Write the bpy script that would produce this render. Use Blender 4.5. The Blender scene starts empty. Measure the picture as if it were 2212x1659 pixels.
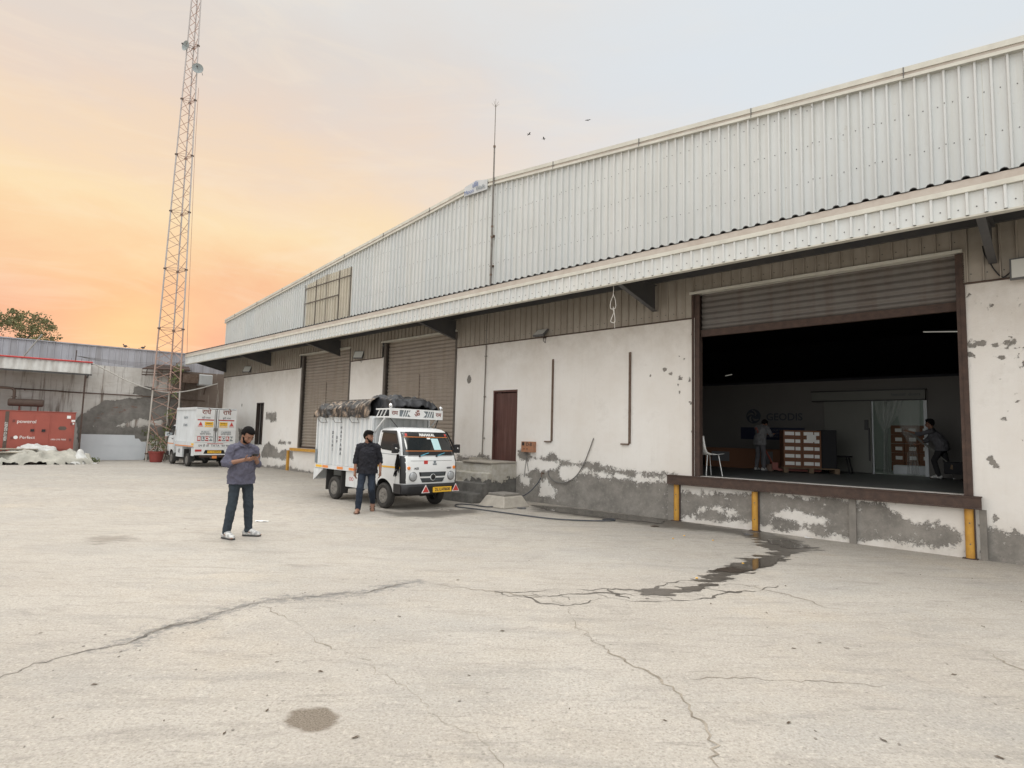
import bpy, bmesh, math, random
import numpy as np
from mathutils import Vector, Matrix
R = math.radians
sc = bpy.context.scene
C = sc.collection
# ------------------------------------------------------------------ camera
EYE, PITCH, ROLL, FPX = 1.61483, 0.08556, 0.025, 1280.0          # focal length in pixels of a 2212 px wide picture
cam = bpy.data.objects.new('camera', bpy.data.cameras.new('camera'))
C.objects.link(cam)
_f = Vector((0, math.cos(PITCH), math.sin(PITCH))); _u0 = Vector((0, -math.sin(PITCH), math.cos(PITCH))); _x = Vector((1, 0, 0))
_r = _x*math.cos(ROLL) + _u0*math.sin(ROLL); _u = -_x*math.sin(ROLL) + _u0*math.cos(ROLL)
cam.matrix_world = Matrix(((_r.x, _u.x, -_f.x, 0), (_r.y, _u.y, -_f.y, 0), (_r.z, _u.z, -_f.z, EYE), (0, 0, 0, 1)))
cam.data.sensor_width = 36; cam.data.lens = 36*FPX/2212
cam.data.clip_start = 0.05; cam.data.clip_end = 3000
sc.camera = cam
# ------------------------------------------------------------------ exposure
sc.view_settings.view_transform = 'Standard'; sc.view_settings.look = 'None'
sc.view_settings.exposure = 0.42; sc.view_settings.gamma = 1
# ------------------------------------------------------------------ world: Nishita sky with a high thin cloud veil lit by the low sun
SUN_AZ, SUN_EL = R(-34), R(22)       # azimuth measured from +Y towards +X
w = bpy.data.worlds.new('World'); sc.world = w; w.use_nodes = True
nt = w.node_tree; nt.nodes.clear()
def wn(t, **k):
    n = nt.nodes.new(t)
    for a, b in k.items(): setattr(n, a, b)
    return n
def wl(a, b): nt.links.new(a, b)
def wmath(op, a, b=None, clamp=False):
    n = wn('ShaderNodeMath', operation=op, use_clamp=clamp)
    for i, v in enumerate((a, b)):
        if v is None: continue
        if isinstance(v, (int, float)): n.inputs[i].default_value = v
        else: wl(v, n.inputs[i])
    return n.outputs[0]
def wramp(fac, stops):
    n = wn('ShaderNodeValToRGB'); wl(fac, n.inputs[0]); e = n.color_ramp.elements
    while len(e) > 1: e.remove(e[0])
    e[0].position = stops[0][0]; e[0].color = (*stops[0][1], 1)
    for p, c in stops[1:]:
        k = e.new(p); k.color = (*c, 1)
    return n.outputs[0]
def wmix(f, a, b):
    n = wn('ShaderNodeMix', data_type='RGBA')
    wl(f, n.inputs[0]); wl(a, n.inputs[6]); wl(b, n.inputs[7]); return n.outputs[2]
def srgb(r, g, b):
    return tuple((v/255/12.92 if v/255 <= .04045 else ((v/255+.055)/1.055)**2.4) for v in (r, g, b))
sky = wn('ShaderNodeTexSky', sky_type='NISHITA', sun_disc=False, sun_elevation=SUN_EL, sun_rotation=SUN_AZ)
bg1 = wn('ShaderNodeBackground'); sky.dust_density = 0; sky.air_density = .6
wl(sky.outputs[0], bg1.inputs[0]); bg1.inputs[1].default_value = 0.012
tc = wn('ShaderNodeTexCoord'); sep = wn('ShaderNodeSeparateXYZ'); wl(tc.outputs['Generated'], sep.inputs[0])
X_, Y_, Z_ = sep.outputs
mp = wn('ShaderNodeMapping'); mp.inputs['Scale'].default_value = (1.0, 1.0, 3.2); wl(tc.outputs['Generated'], mp.inputs[0])
nz = wn('ShaderNodeTexNoise'); nz.inputs['Scale'].default_value = 2.3; nz.inputs['Detail'].default_value = 7; nz.inputs['Roughness'].default_value = .6
nz.inputs['Distortion'].default_value = .4
wl(mp.outputs[0], nz.inputs[0])
nzc = wmath('SUBTRACT', nz.outputs[0], .5)
el = wmath('ADD', Z_, wmath('MULTIPLY', nzc, .24))
warm = wramp(el, [(0.0, srgb(243, 164, 116)), (.13, srgb(245, 168, 114)), (.185, srgb(248, 186, 127)), (.25, srgb(251, 208, 150)), (.30, srgb(252, 221, 168)),
                  (.36, srgb(247, 216, 175)), (.44, srgb(234, 212, 190)), (.53, srgb(225, 213, 200)), (.68, srgb(226, 222, 214)), (1, srgb(232, 232, 230))])
cool = wramp(el, [(0.0, srgb(240, 206, 178)), (.2, srgb(242, 216, 190)), (.33, srgb(231, 224, 215)), (.5, srgb(222, 227, 230)), (1, srgb(220, 228, 234))])
side = wmath('ADD', X_, wmath('MULTIPLY', nzc, .25))
mr = wn('ShaderNodeMapRange', interpolation_type='SMOOTHSTEP'); wl(side, mr.inputs[0]); mr.inputs[1].default_value = -.42; mr.inputs[2].default_value = .42
colv = wmix(mr.outputs[0], warm, cool)
mp3 = wn('ShaderNodeMapping'); mp3.inputs['Scale'].default_value = (1.2, 1.2, 6.0); mp3.inputs['Rotation'].default_value = (.25, .35, 0); wl(tc.outputs['Generated'], mp3.inputs[0])
nz3 = wn('ShaderNodeTexNoise'); nz3.inputs['Scale'].default_value = 3.4; nz3.inputs['Detail'].default_value = 8; nz3.inputs['Roughness'].default_value = .62; nz3.inputs['Distortion'].default_value = .8; wl(mp3.outputs[0], nz3.inputs[0])
wsp = wn('ShaderNodeMapRange'); wl(nz3.outputs[0], wsp.inputs[0]); wsp.inputs[1].default_value = .50; wsp.inputs[2].default_value = .78; wsp.inputs[4].default_value = .34
wcol = wn('ShaderNodeRGB'); wcol.outputs[0].default_value = (*srgb(255, 236, 205), 1); colv = wmix(wmath('MULTIPLY', wsp.outputs[0], wmath('SUBTRACT', 1.15, mr.outputs[0], True)), colv, wcol.outputs[0])
# glow of the low sun behind the far roof
dt = wn('ShaderNodeVectorMath', operation='DOT_PRODUCT'); wl(tc.outputs['Generated'], dt.inputs[0])
gd = Vector((-.655, 1.0, .135)).normalized(); dt.inputs[1].default_value = gd
gl = wmath('POWER', wmath('MAXIMUM', dt.outputs['Value'], 0), 260)
glc = wn('ShaderNodeMix', data_type='RGBA', blend_type='ADD'); wl(gl, glc.inputs[0]); wl(colv, glc.inputs[6]); glc.inputs[7].default_value = (.18, .20, .02, 1)
# away from the sunset the veil is neutral
ny = wn('ShaderNodeMapRange', interpolation_type='SMOOTHSTEP'); wl(wmath('MAXIMUM', wmath('MULTIPLY', Y_, -1.0), wmath('SUBTRACT', Z_, .62)), ny.inputs[0]); ny.inputs[1].default_value = -.1; ny.inputs[2].default_value = .3
neu = wn('ShaderNodeMix', data_type='RGBA'); wl(ny.outputs[0], neu.inputs[0]); wl(glc.outputs[2], neu.inputs[6]); neu.inputs[7].default_value = (.85, .845, .82, 1)
# the veil is brightest overhead and behind the camera
mz = wn('ShaderNodeMapRange', interpolation_type='SMOOTHSTEP'); wl(Z_, mz.inputs[0]); mz.inputs[1].default_value = .62; mz.inputs[2].default_value = .95
mb = wn('ShaderNodeMapRange', interpolation_type='SMOOTHSTEP'); wl(wmath('MULTIPLY', Y_, -1.0), mb.inputs[0]); mb.inputs[1].default_value = -.25; mb.inputs[2].default_value = .6
SKYGAIN = .735
st = wmath('ADD', wmath('ADD', wmath('MULTIPLY', mz.outputs[0], 2.0), wmath('MULTIPLY', mb.outputs[0], .42)), SKYGAIN)
bg2 = wn('ShaderNodeBackground'); wl(neu.outputs[2], bg2.inputs[0]); wl(st, bg2.inputs[1])
ad = wn('ShaderNodeAddShader'); wl(bg1.outputs[0], ad.inputs[0]); wl(bg2.outputs[0], ad.inputs[1])
wo = wn('ShaderNodeOutputWorld'); wl(ad.outputs[0], wo.inputs[0])
# ------------------------------------------------------------------ sun (veiled, low, from the glow at the left)
sl = bpy.data.lights.new('sun', 'SUN'); sl.energy = .8; sl.angle = R(14); sl.color = (1, .86, .70)
so = bpy.data.objects.new('sun', sl); C.objects.link(so)
sd = Vector((math.sin(SUN_AZ)*math.cos(SUN_EL), math.cos(SUN_AZ)*math.cos(SUN_EL), math.sin(SUN_EL)))
so.rotation_euler = sd.to_track_quat('Z', 'Y').to_euler(); so.location = sd*60

# ------------------------------------------------------------------ frames: the warehouse wall and the far wall
WA, WD = 0.80387, 10.93168
WN = Vector((math.cos(WA), math.sin(WA), 0)); WR = Vector((math.sin(WA), -math.cos(WA), 0))
WTH = WA - math.pi/2; WO = WN*WD
def LW(x, off, z): return WO + WR*x - WN*off + Vector((0, 0, z))       # off = metres out of the wall towards the yard
FPH = R(37); FO = Vector((-18.3, 27.6, 0)); FT = Vector((math.cos(FPH), math.sin(FPH), 0)); FN = Vector((-FT.y, FT.x, 0))
def LF(x, off, z): return FO + FT*x - FN*off + Vector((0, 0, z))
def ray(px, py):
    u0, v0 = px-1106, py-829.5; c, s = math.cos(ROLL), math.sin(ROLL); u, v = u0*c+v0*s, -u0*s+v0*c
    return Vector((u/FPX, 0, 0)) + _f*1.0 + _u0*(-v/FPX)
def Wl(px, py, off=0.0):
    D = ray(px, py); k = (WD-off)/D.dot(WN); P = D*k + Vector((0, 0, EYE)); return (P.dot(WR), P.z)
def G(px, py, z=0.0):
    D = ray(px, py); k = (z-EYE)/D.z; P = D*k + Vector((0, 0, EYE)); return (P.x, P.y)
def Ff(px, py, off=0.0):
    D = ray(px, py); q = FO-FN*off; k = q.dot(FN)/D.dot(FN); P = D*k + Vector((0, 0, EYE)); return ((P-FO).dot(FT), P.z)
def r4(x, y): return ((1700+x*1000/1843)/1.82278, (1200+y*1000/1843)/1.82278)
def r3(x, y): return ((2600+x*.6474)/1.82278, (1400+y*.6474)/1.82278)

# ------------------------------------------------------------------ materials
def mat(name, col, rough=.6, metal=0.0, col2=None, scale=6, detail=5, contrast=.5, bump=0.0, bscale=40, spec=.5, streak=None, emit=None, estr=0, alpha=None, attr=None, stretch=(1, 1, 1), trans=0, bias=0.0):
    m = bpy.data.materials.new(name); m.use_nodes = True; n = m.node_tree; N = n.nodes; L = n.links.new
    b = N['Principled BSDF']; b.inputs['Roughness'].default_value = rough; b.inputs['Metallic'].default_value = metal
    b.inputs['Specular IOR Level'].default_value = spec
    b.inputs['Base Color'].default_value = (*col, 1)
    if trans: b.inputs['Transmission Weight'].default_value = trans
    t = N.new('ShaderNodeTexCoord'); mp = N.new('ShaderNodeMapping'); mp.inputs['Scale'].default_value = stretch; L(t.outputs['Object'], mp.inputs[0])
    cur = None
    if col2 is not None:
        z = N.new('ShaderNodeTexNoise'); z.inputs['Scale'].default_value = scale; z.inputs['Detail'].default_value = detail; z.inputs['Roughness'].default_value = .65
        L(mp.outputs[0], z.inputs[0])
        r = N.new('ShaderNodeMapRange'); L(z.outputs[0], r.inputs[0]); r.inputs[1].default_value = .5+bias-contrast/2; r.inputs[2].default_value = .5+bias+contrast/2
        x = N.new('ShaderNodeMix'); x.data_type = 'RGBA'; L(r.outputs[0], x.inputs[0]); x.inputs[6].default_value = (*col, 1); x.inputs[7].default_value = (*col2, 1)
        cur = x.outputs[2]
    if streak:                     # (colour, scale_across, amount) dirt running down: stretched noise
        z = N.new('ShaderNodeTexNoise'); mp2 = N.new('ShaderNodeMapping'); mp2.inputs['Scale'].default_value = (streak[1], streak[1], streak[1]*.06); L(t.outputs['Object'], mp2.inputs[0])
        L(mp2.outputs[0], z.inputs[0]); z.inputs['Scale'].default_value = 1; z.inputs['Detail'].default_value = 4
        r = N.new('ShaderNodeMapRange'); L(z.outputs[0], r.inputs[0]); r.inputs[1].default_value = .48; r.inputs[2].default_value = .75; r.inputs[4].default_value = streak[2]
        x = N.new('ShaderNodeMix'); x.data_type = 'RGBA'; L(r.outputs[0], x.inputs[0])
        if cur is not None: L(cur, x.inputs[6])
        else: x.inputs[6].default_value = (*col, 1)
        x.inputs[7].default_value = (*streak[0], 1); cur = x.outputs[2]
    if cur is not None: L(cur, b.inputs['Base Color'])
    if bump:
        z = N.new('ShaderNodeTexNoise'); z.inputs['Scale'].default_value = bscale; z.inputs['Detail'].default_value = 4; L(mp.outputs[0], z.inputs[0])
        bp = N.new('ShaderNodeBump'); bp.inputs['Strength'].default_value = bump; bp.inputs['Distance'].default_value = .01; L(z.outputs[0], bp.inputs['Height']); L(bp.outputs[0], b.inputs['Normal'])
    if emit: b.inputs['Emission Color'].default_value = (*emit, 1); b.inputs['Emission Strength'].default_value = estr
    if alpha is not None: b.inputs['Alpha'].default_value = alpha
    return m
M = {}
def mk(name, *a, **k): M[name] = mat(name, *a, **k); return M[name]
mk('white_sheet', (.70, .715, .70), .42, col2=(.60, .625, .61), scale=.6, streak=((.46, .44, .38), 5, .45), spec=.4)
mk('white_trim', (.66, .65, .58), .5, col2=(.5, .48, .42), scale=3)
mk('tan_trim', (.50, .46, .41), .6, col2=(.38, .32, .27), scale=4)
mk('beige_sheet', (.37, .33, .28), .6, col2=(.29, .255, .21), scale=3, streak=((.20, .16, .12), 7, .45))
mk('dark_steel', (.055, .058, .065), .6, col2=(.09, .085, .08), scale=3)
mk('black', (.012, .012, .013), .5)
mk('soft_black', (.02, .02, .022), .75, col2=(.035, .033, .03), scale=9)
mk('screw', (.10, .10, .10), .6)
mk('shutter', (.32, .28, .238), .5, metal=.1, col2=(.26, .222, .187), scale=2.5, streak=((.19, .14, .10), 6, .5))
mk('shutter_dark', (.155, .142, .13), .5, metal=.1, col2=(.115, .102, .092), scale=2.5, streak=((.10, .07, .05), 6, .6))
mk('rust', (.095, .058, .044), .8, col2=(.045, .03, .025), scale=9, bump=.3)
mk('rust_light', (.21, .155, .12), .8, col2=(.10, .06, .042), scale=12, bump=.3)
mk('guide_steel', (.13, .115, .10), .65, col2=(.07, .055, .045), scale=5)
mk('door_brown', (.105, .042, .034), .6, col2=(.07, .03, .025), scale=3, streak=((.22, .13, .11), 16, .3))
mk('door_old', (.075, .055, .045), .7, col2=(.045, .035, .03), scale=5)
mk('yellow', (.62, .34, .05), .55, col2=(.42, .20, .035), scale=7)
mk('cement', (.27, .25, .225), .9, col2=(.17, .158, .142), scale=5, detail=8, bump=.5, bscale=35)
mk('cement_pale', (.46, .42, .36), .9, col2=(.30, .275, .24), scale=5, detail=8, bump=.5, bscale=35)
mk('roofgrey', (.43, .43, .47), .6, col2=(.34, .34, .37), scale=1.2, streak=((.16, .14, .13), 3, .6))
mk('hose', (.045, .05, .06), .5)
mk('cable', (.16, .155, .15), .6)
mk('pipe_grey', (.23, .22, .20), .6, col2=(.12, .10, .085), scale=8)
mk('box_rust', (.40, .17, .085), .7, col2=(.30, .17, .11), scale=14, contrast=.3)
mk('lamp_body', (.10, .10, .10), .5)
mk('lamp_glass', (.62, .62, .58), .25)
mk('rope', (.62, .60, .56), .9)
mk('truck_white', (.78, .79, .79), .28, col2=(.72, .73, .73), scale=2, spec=.5)
mk('truck_body', (.70, .72, .73), .45, col2=(.60, .62, .63), scale=2, streak=((.46, .46, .44), 9, .5))
mk('black_plastic', (.018, .018, .02), .5)
mk('flap', (.03, .03, .032), .8, col2=(.05, .046, .042), scale=6)
mk('glass_dark', (.022, .026, .028), .06, spec=.8)
mk('glass_side', (.022, .024, .024), .12, spec=.35)
mk('tyre', (.028, .027, .026), .85, col2=(.06, .055, .05), scale=9, bump=.4)
mk('rim', (.34, .33, .31), .55, metal=.4, col2=(.11, .10, .09), scale=12)
mk('chrome', (.75, .76, .78), .12, metal=1)
mk('lamp_ring', (.28, .29, .30), .2, metal=.6)
mk('lens', (.33, .34, .35), .08, spec=1)
mk('amber', (.75, .22, .03), .3)
mk('red', (.42, .03, .025), .5)
mk('red_reflect', (.55, .06, .05), .4)
mk('orange', (.78, .26, .06), .5)
mk('yellow_plate', (.86, .50, .04), .45)
mk('stripe_yellow', (.85, .47, .03), .45)
mk('paper', (.80, .80, .78), .8)
mk('paper_cyan', (.50, .72, .74), .7)
mk('cyan', (.12, .45, .60), .5)
mk('ink', (.03, .03, .04), .7)
mk('ink_brown', (.20, .05, .03), .7)
mk('ink_grey', (.20, .23, .25), .7)
mk('mirror', (.70, .72, .74), .05, metal=1)
mk('tarp_black', (.013, .014, .017), .6, col2=(.03, .031, .036), scale=3, bump=.5, bscale=9, spec=.5)
mk('tarp_sky_glint', (.020, .018, .018), .5, col2=(.34, .25, .18), scale=4.5, contrast=.16, bias=.08, bump=.8, bscale=9, stretch=(1.4, 1.4, .8))  # black sheet; brown noise patches paint sky reflections into the colour
mk('cord', (.10, .09, .08), .8)
mk('genset_red', (.36, .085, .06), .55, col2=(.29, .07, .05), scale=2)
mk('genset_dark', (.17, .05, .04), .6)
mk('brown_pipe', (.085, .06, .05), .8, col2=(.14, .10, .08), scale=6)
mk('sign_white', (.60, .61, .62), .5, col2=(.47, .49, .50), scale=6)
mk('blue_ink', (.14, .19, .38), .6)
mk('tower_paint', (.46, .36, .32), .6, col2=(.34, .26, .24), scale=3)
mk('tower_brace', (.36, .22, .17), .6)
mk('dish', (.32, .35, .35), .5, col2=(.24, .27, .27), scale=5)
mk('panel_white', (.62, .65, .68), .4, col2=(.54, .57, .60), scale=1.4)
mk('tarp_white', (.66, .67, .66), .6, col2=(.42, .41, .38), scale=2.2, contrast=.35, bump=.5, bscale=6)
mk('tarp_cream', (.46, .44, .38), .7, col2=(.28, .27, .235), scale=2.2, contrast=.35, bump=.5, bscale=6)
mk('board', (.36, .32, .25), .8, col2=(.24, .21, .17), scale=3)
mk('pot', (.30, .055, .045), .7, col2=(.22, .045, .038), scale=9)
mk('bark', (.10, .075, .055), .9, col2=(.06, .045, .035), scale=8, bump=.5)
mk('leaf', (.10, .115, .04), .7, col2=(.055, .07, .025), scale=1.2, contrast=.3)
mk('leaf_bright', (.20, .24, .07), .7, col2=(.11, .14, .045), scale=3, contrast=.3)
mk('dry_leaf', (.10, .07, .045), .9, col2=(.055, .04, .03), scale=30)
mk('stone', (.30, .27, .235), .9, col2=(.19, .17, .15), scale=12, bump=.4)
mk('bird', (.05, .05, .055), .8)
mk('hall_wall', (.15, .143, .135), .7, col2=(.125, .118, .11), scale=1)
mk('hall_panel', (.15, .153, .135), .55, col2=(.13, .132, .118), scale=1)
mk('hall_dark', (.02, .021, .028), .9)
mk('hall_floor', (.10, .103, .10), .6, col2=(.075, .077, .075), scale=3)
mk('carton', (.19, .085, .045), .8, col2=(.19, .09, .05), scale=4)
mk('wood', (.24, .17, .11), .85, col2=(.16, .11, .07), scale=6)
mk('plastic_film', (.50, .52, .50), .35, alpha=.38)
mk('banner_navy', (.015, .02, .05), .5)
mk('logo_grey', (.035, .045, .06), .6)
mk('red_jack', (.22, .05, .035), .5)
mk('skin', (.25, .13, .085), .55, col2=(.23, .115, .072), scale=14)
mk('hair', (.008, .007, .007), .9, spec=.15)
mk('shirt_slate', (.115, .112, .155), .9, col2=(.075, .073, .105), scale=7, bump=.6, bscale=14)
mk('shirt_black', (.008, .008, .013), .9, col2=(.013, .013, .019), scale=7, bump=.6, bscale=14)
mk('jeans', (.018, .026, .036), .9, col2=(.032, .044, .056), scale=6, bump=.5, bscale=16)
mk('jeans_navy', (.011, .017, .030), .9, col2=(.022, .032, .052), scale=6, bump=.5, bscale=16)
mk('shoe_white', (.62, .62, .60), .6, col2=(.30, .30, .30), scale=18, contrast=.15)
mk('sole_dark', (.05, .05, .05), .8)
mk('sandal', (.06, .035, .025), .7)
mk('cloth_grey', (.16, .16, .165), .9)
mk('cloth_pale', (.10, .10, .11), .9)
mk('cloth_dark', (.022, .022, .025), .9)

# ------------------------------------------------------------------ mesh helpers
class MB:
    def __init__(s): s.v = []; s.f = []; s.m = []
    def add(s, vs, fs, mi=0):
        o = len(s.v); s.v += [tuple(v) for v in vs]; s.f += [tuple(i+o for i in f) for f in fs]; s.m += [mi]*len(fs); return s
    def box(s, x0, x1, y0, y1, z0, z1, mi=0):
        return s.add([(x0, y0, z0), (x1, y0, z0), (x1, y1, z0), (x0, y1, z0), (x0, y0, z1), (x1, y0, z1), (x1, y1, z1), (x0, y1, z1)],
                     [(0, 3, 2, 1), (4, 5, 6, 7), (0, 1, 5, 4), (1, 2, 6, 5), (2, 3, 7, 6), (3, 0, 4, 7)], mi)
    def bar(s, a, b, w, h=None, mi=0, up=(0, 0, 1)):
        a, b = Vector(a), Vector(b); h = h or w; d = (b-a).normalized(); u = Vector(up)
        if abs(d.dot(u)) > .95: u = Vector((1, 0, 0))
        sx = d.cross(u).normalized()*w/2; sy = sx.cross(d).normalized()*h/2
        vs = [p+i*sx+j*sy for p in (a, b) for i, j in ((-1, -1), (1, -1), (1, 1), (-1, 1))]
        return s.add(vs, [(0, 1, 2, 3), (7, 6, 5, 4), (0, 4, 5, 1), (1, 5, 6, 2), (2, 6, 7, 3), (3, 7, 4, 0)], mi)
    def tube(s, pts, r, n=8, mi=0, caps=True):
        pts = [Vector(p) for p in pts]; rs = r if isinstance(r, (list, tuple)) else [r]*len(pts)
        vs = []; fs = []; ref = None
        for i, p in enumerate(pts):
            d = (pts[min(i+1, len(pts)-1)] - pts[max(i-1, 0)]).normalized()
            if ref is None: ref = d.orthogonal().normalized()
            ref = (ref - d*ref.dot(d)); ref = ref.normalized() if ref.length > 1e-6 else d.orthogonal().normalized()
            q = d.cross(ref)
            vs += [p + (ref*math.cos(2*math.pi*k/n)+q*math.sin(2*math.pi*k/n))*rs[i] for k in range(n)]
        for i in range(len(pts)-1):
            for k in range(n):
                a = i*n+k; b = i*n+(k+1) % n; fs.append((a, b, b+n, a+n))
        if caps: fs.append(tuple(range(n))[::-1]); fs.append(tuple((len(pts)-1)*n+k for k in range(n)))
        return s.add(vs, fs, mi)
    def lathe(s, prof, c, axis=(0, 0, 1), n=24, mi=0, caps=True):          # prof = [(radius, along)]
        c = Vector(c); ax = Vector(axis).normalized(); a = ax.orthogonal().normalized(); b = ax.cross(a); vs = []; fs = []
        for r, t in prof: vs += [c+ax*t+(a*math.cos(2*math.pi*k/n)+b*math.sin(2*math.pi*k/n))*max(r, 1e-4) for k in range(n)]
        for i in range(len(prof)-1):
            for k in range(n): fs.append((i*n+k, i*n+(k+1) % n, (i+1)*n+(k+1) % n, (i+1)*n+k))
        if caps: fs.append(tuple(range(n))[::-1]); fs.append(tuple((len(prof)-1)*n+k for k in range(n)))
        return s.add(vs, fs, mi)
    def sphere(s, c, r, n=12, mi=0, sx=1, sy=1, sz=1):
        vs = []; fs = []; m = n//2
        for i in range(1, m):
            th = math.pi*i/m
            for k in range(n): vs.append((c[0]+r*sx*math.sin(th)*math.cos(2*math.pi*k/n), c[1]+r*sy*math.sin(th)*math.sin(2*math.pi*k/n), c[2]+r*sz*math.cos(th)))
        for i in range(m-2):
            for k in range(n): fs.append((i*n+k, (i+1)*n+k, (i+1)*n+(k+1) % n, i*n+(k+1) % n))
        vs.append((c[0], c[1], c[2]+r*sz)); vs.append((c[0], c[1], c[2]-r*sz)); t = len(vs)-2
        for k in range(n): fs.append((t, k, (k+1) % n)); fs.append((t+1, (m-2)*n+(k+1) % n, (m-2)*n+k))
        return s.add(vs, fs, mi)
    def prism(s, poly, d, mi=0, org=(0, 0, 0), u=(1, 0, 0), v=(0, 0, 1)):   # poly in (u,v), pushed along u x v by d
        u, v, o = Vector(u), Vector(v), Vector(org); w_ = u.cross(v).normalized()*d; n = len(poly)
        vs = [o+u*p[0]+v*p[1] for p in poly]; vs += [p+w_ for p in vs]
        fs = [tuple(range(n))[::-1], tuple(range(n, 2*n))]+[(i, (i+1) % n, (i+1) % n+n, i+n) for i in range(n)]
        return s.add(vs, fs, mi)
    def xf(s, mtx, start=0):
        for i in range(start, len(s.v)): s.v[i] = tuple(mtx @ Vector(s.v[i]))
        return s
    def build(s, name, mats, parent=None, smooth=False, bevel=0, seg=2, angle=35):
        me = bpy.data.meshes.new(name); me.from_pydata(s.v, [], s.f); me.validate()
        for m_ in (mats if isinstance(mats, (list, tuple)) else [mats]): me.materials.append(M[m_] if isinstance(m_, str) else m_)
        if len(me.polygons) == len(s.m): me.polygons.foreach_set('material_index', s.m)
        bm = bmesh.new(); bm.from_mesh(me); bmesh.ops.recalc_face_normals(bm, faces=bm.faces); bm.to_mesh(me); bm.free()
        o = bpy.data.objects.new(name, me); C.objects.link(o)
        if parent: o.parent = parent
        if smooth:
            me.polygons.foreach_set('use_smooth', [True]*len(me.polygons)); me.set_sharp_from_angle(angle=R(angle))
        if bevel:
            b = o.modifiers.new('bevel', 'BEVEL'); b.width = bevel; b.segments = seg; b.limit_method = 'ANGLE'; b.angle_limit = R(40)
        return o
def thing(name, label, cat, loc=(0, 0, 0), rotz=0, group=None):
    o = bpy.data.objects.new(name, None); C.objects.link(o); o.location = loc; o.rotation_euler = (0, 0, rotz); o.empty_display_size = .2
    o['label'] = label; o['category'] = cat
    if group: o['group'] = group
    return o
def tag(o, label, cat, group=None):
    o['label'] = label; o['category'] = cat
    if group: o['group'] = group
    return o
def struct(o): o['kind'] = 'structure'; return o
def place(o, loc, rz=0): o.location = loc; o.rotation_euler = (0, 0, rz); return o
def bake(o):                       # apply modifiers into plain mesh data
    dg = bpy.context.evaluated_depsgraph_get(); dg.update()
    me = bpy.data.meshes.new_from_object(o.evaluated_get(dg)); old = o.data
    o.modifiers.clear(); o.data = me; me.name = o.name; return o
def text(body, size, material, parent, loc, rot, name='lettering', ext=.002, align='CENTER', sx=1.0, bold=0.0):
    cu = bpy.data.curves.new('t', 'FONT'); cu.body = body; cu.size = size; cu.align_x = align; cu.align_y = 'CENTER'; cu.extrude = ext; cu.offset = bold; cu.resolution_u = 3
    o = bpy.data.objects.new('t', cu); C.objects.link(o)
    dg = bpy.context.evaluated_depsgraph_get(); dg.update(); me = bpy.data.meshes.new_from_object(o.evaluated_get(dg))
    bpy.data.objects.remove(o); me.materials.clear(); me.materials.append(M[material]); me.transform(Matrix.Diagonal((sx, 1, 1, 1)))
    q = bpy.data.objects.new(name, me); C.objects.link(q); q.parent = parent; q.location = loc; q.rotation_euler = rot; return q
# value noise fields
_rng = np.random.RandomState(7); _tab = _rng.rand(512, 512)
def vnoise(x, y):
    xi = np.floor(x).astype(int); yi = np.floor(y).astype(int); fx = x-xi; fy = y-yi; fx = fx*fx*(3-2*fx); fy = fy*fy*(3-2*fy)
    a = _tab[xi % 512, yi % 512]; b = _tab[(xi+1) % 512, yi % 512]; c = _tab[xi % 512, (yi+1) % 512]; d = _tab[(xi+1) % 512, (yi+1) % 512]
    return (a*(1-fx)+b*fx)*(1-fy)+(c*(1-fx)+d*fx)*fy
def fbm(x, y, o=4):
    r = 0; a = .5; t = 0
    for i in range(o): r = r+a*vnoise(x*2**i+i*17.3, y*2**i+i*9.1); t += a; a *= .55
    return r/t-.5
def sdpoly(X, Y, poly):             # signed distance, positive inside
    d = np.full(X.shape, 1e9); ins = np.zeros(X.shape, bool); n = len(poly)
    for i in range(n):
        x0, y0 = poly[i]; x1, y1 = poly[(i+1) % n]; ex, ey = x1-x0, y1-y0; L2 = ex*ex+ey*ey+1e-12
        t = np.clip(((X-x0)*ex+(Y-y0)*ey)/L2, 0, 1); d = np.minimum(d, np.hypot(X-x0-t*ex, Y-y0-t*ey))
        c = ((y0 > Y) != (y1 > Y)) & (X < (x1-x0)*(Y-y0)/((y1-y0) if abs(y1-y0) > 1e-9 else 1e-9)+x0); ins ^= c
    return np.where(ins, d, -d)
def sdline(X, Y, pts):
    d = np.full(X.shape, 1e9)
    for (x0, y0), (x1, y1) in zip(pts[:-1], pts[1:]):
        ex, ey = x1-x0, y1-y0; L2 = ex*ex+ey*ey+1e-12; t = np.clip(((X-x0)*ex+(Y-y0)*ey)/L2, 0, 1); d = np.minimum(d, np.hypot(X-x0-t*ex, Y-y0-t*ey))
    return d
# ================================================================== GROUND
def attr_mat(name, build):
    m = bpy.data.materials.new(name); m.use_nodes = True; n = m.node_tree; b = n.nodes['Principled BSDF']; build(n, b); M[name] = m; return m
def node(n, t, ins=None, **k):
    q = n.nodes.new(t)
    for a, v in k.items(): setattr(q, a, v)
    for a, v in (ins or {}).items():
        if isinstance(v, bpy.types.NodeSocket): n.links.new(v, q.inputs[a])
        else: q.inputs[a].default_value = v
    return q
def noise(n, vec, scale, detail=5, rough=.6, dist=0):
    return node(n, 'ShaderNodeTexNoise', {'Vector': vec, 'Scale': scale, 'Detail': detail, 'Roughness': rough, 'Distortion': dist}).outputs[0]
def rng(n, v, a, b, c=0.0, d=1.0): return node(n, 'ShaderNodeMapRange', {0: v, 1: a, 2: b, 3: c, 4: d}).outputs[0]
def mth(n, op, a, b=None):
    q = node(n, 'ShaderNodeMath', {0: a} if b is None else {0: a, 1: b}, operation=op); return q.outputs[0]
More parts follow.
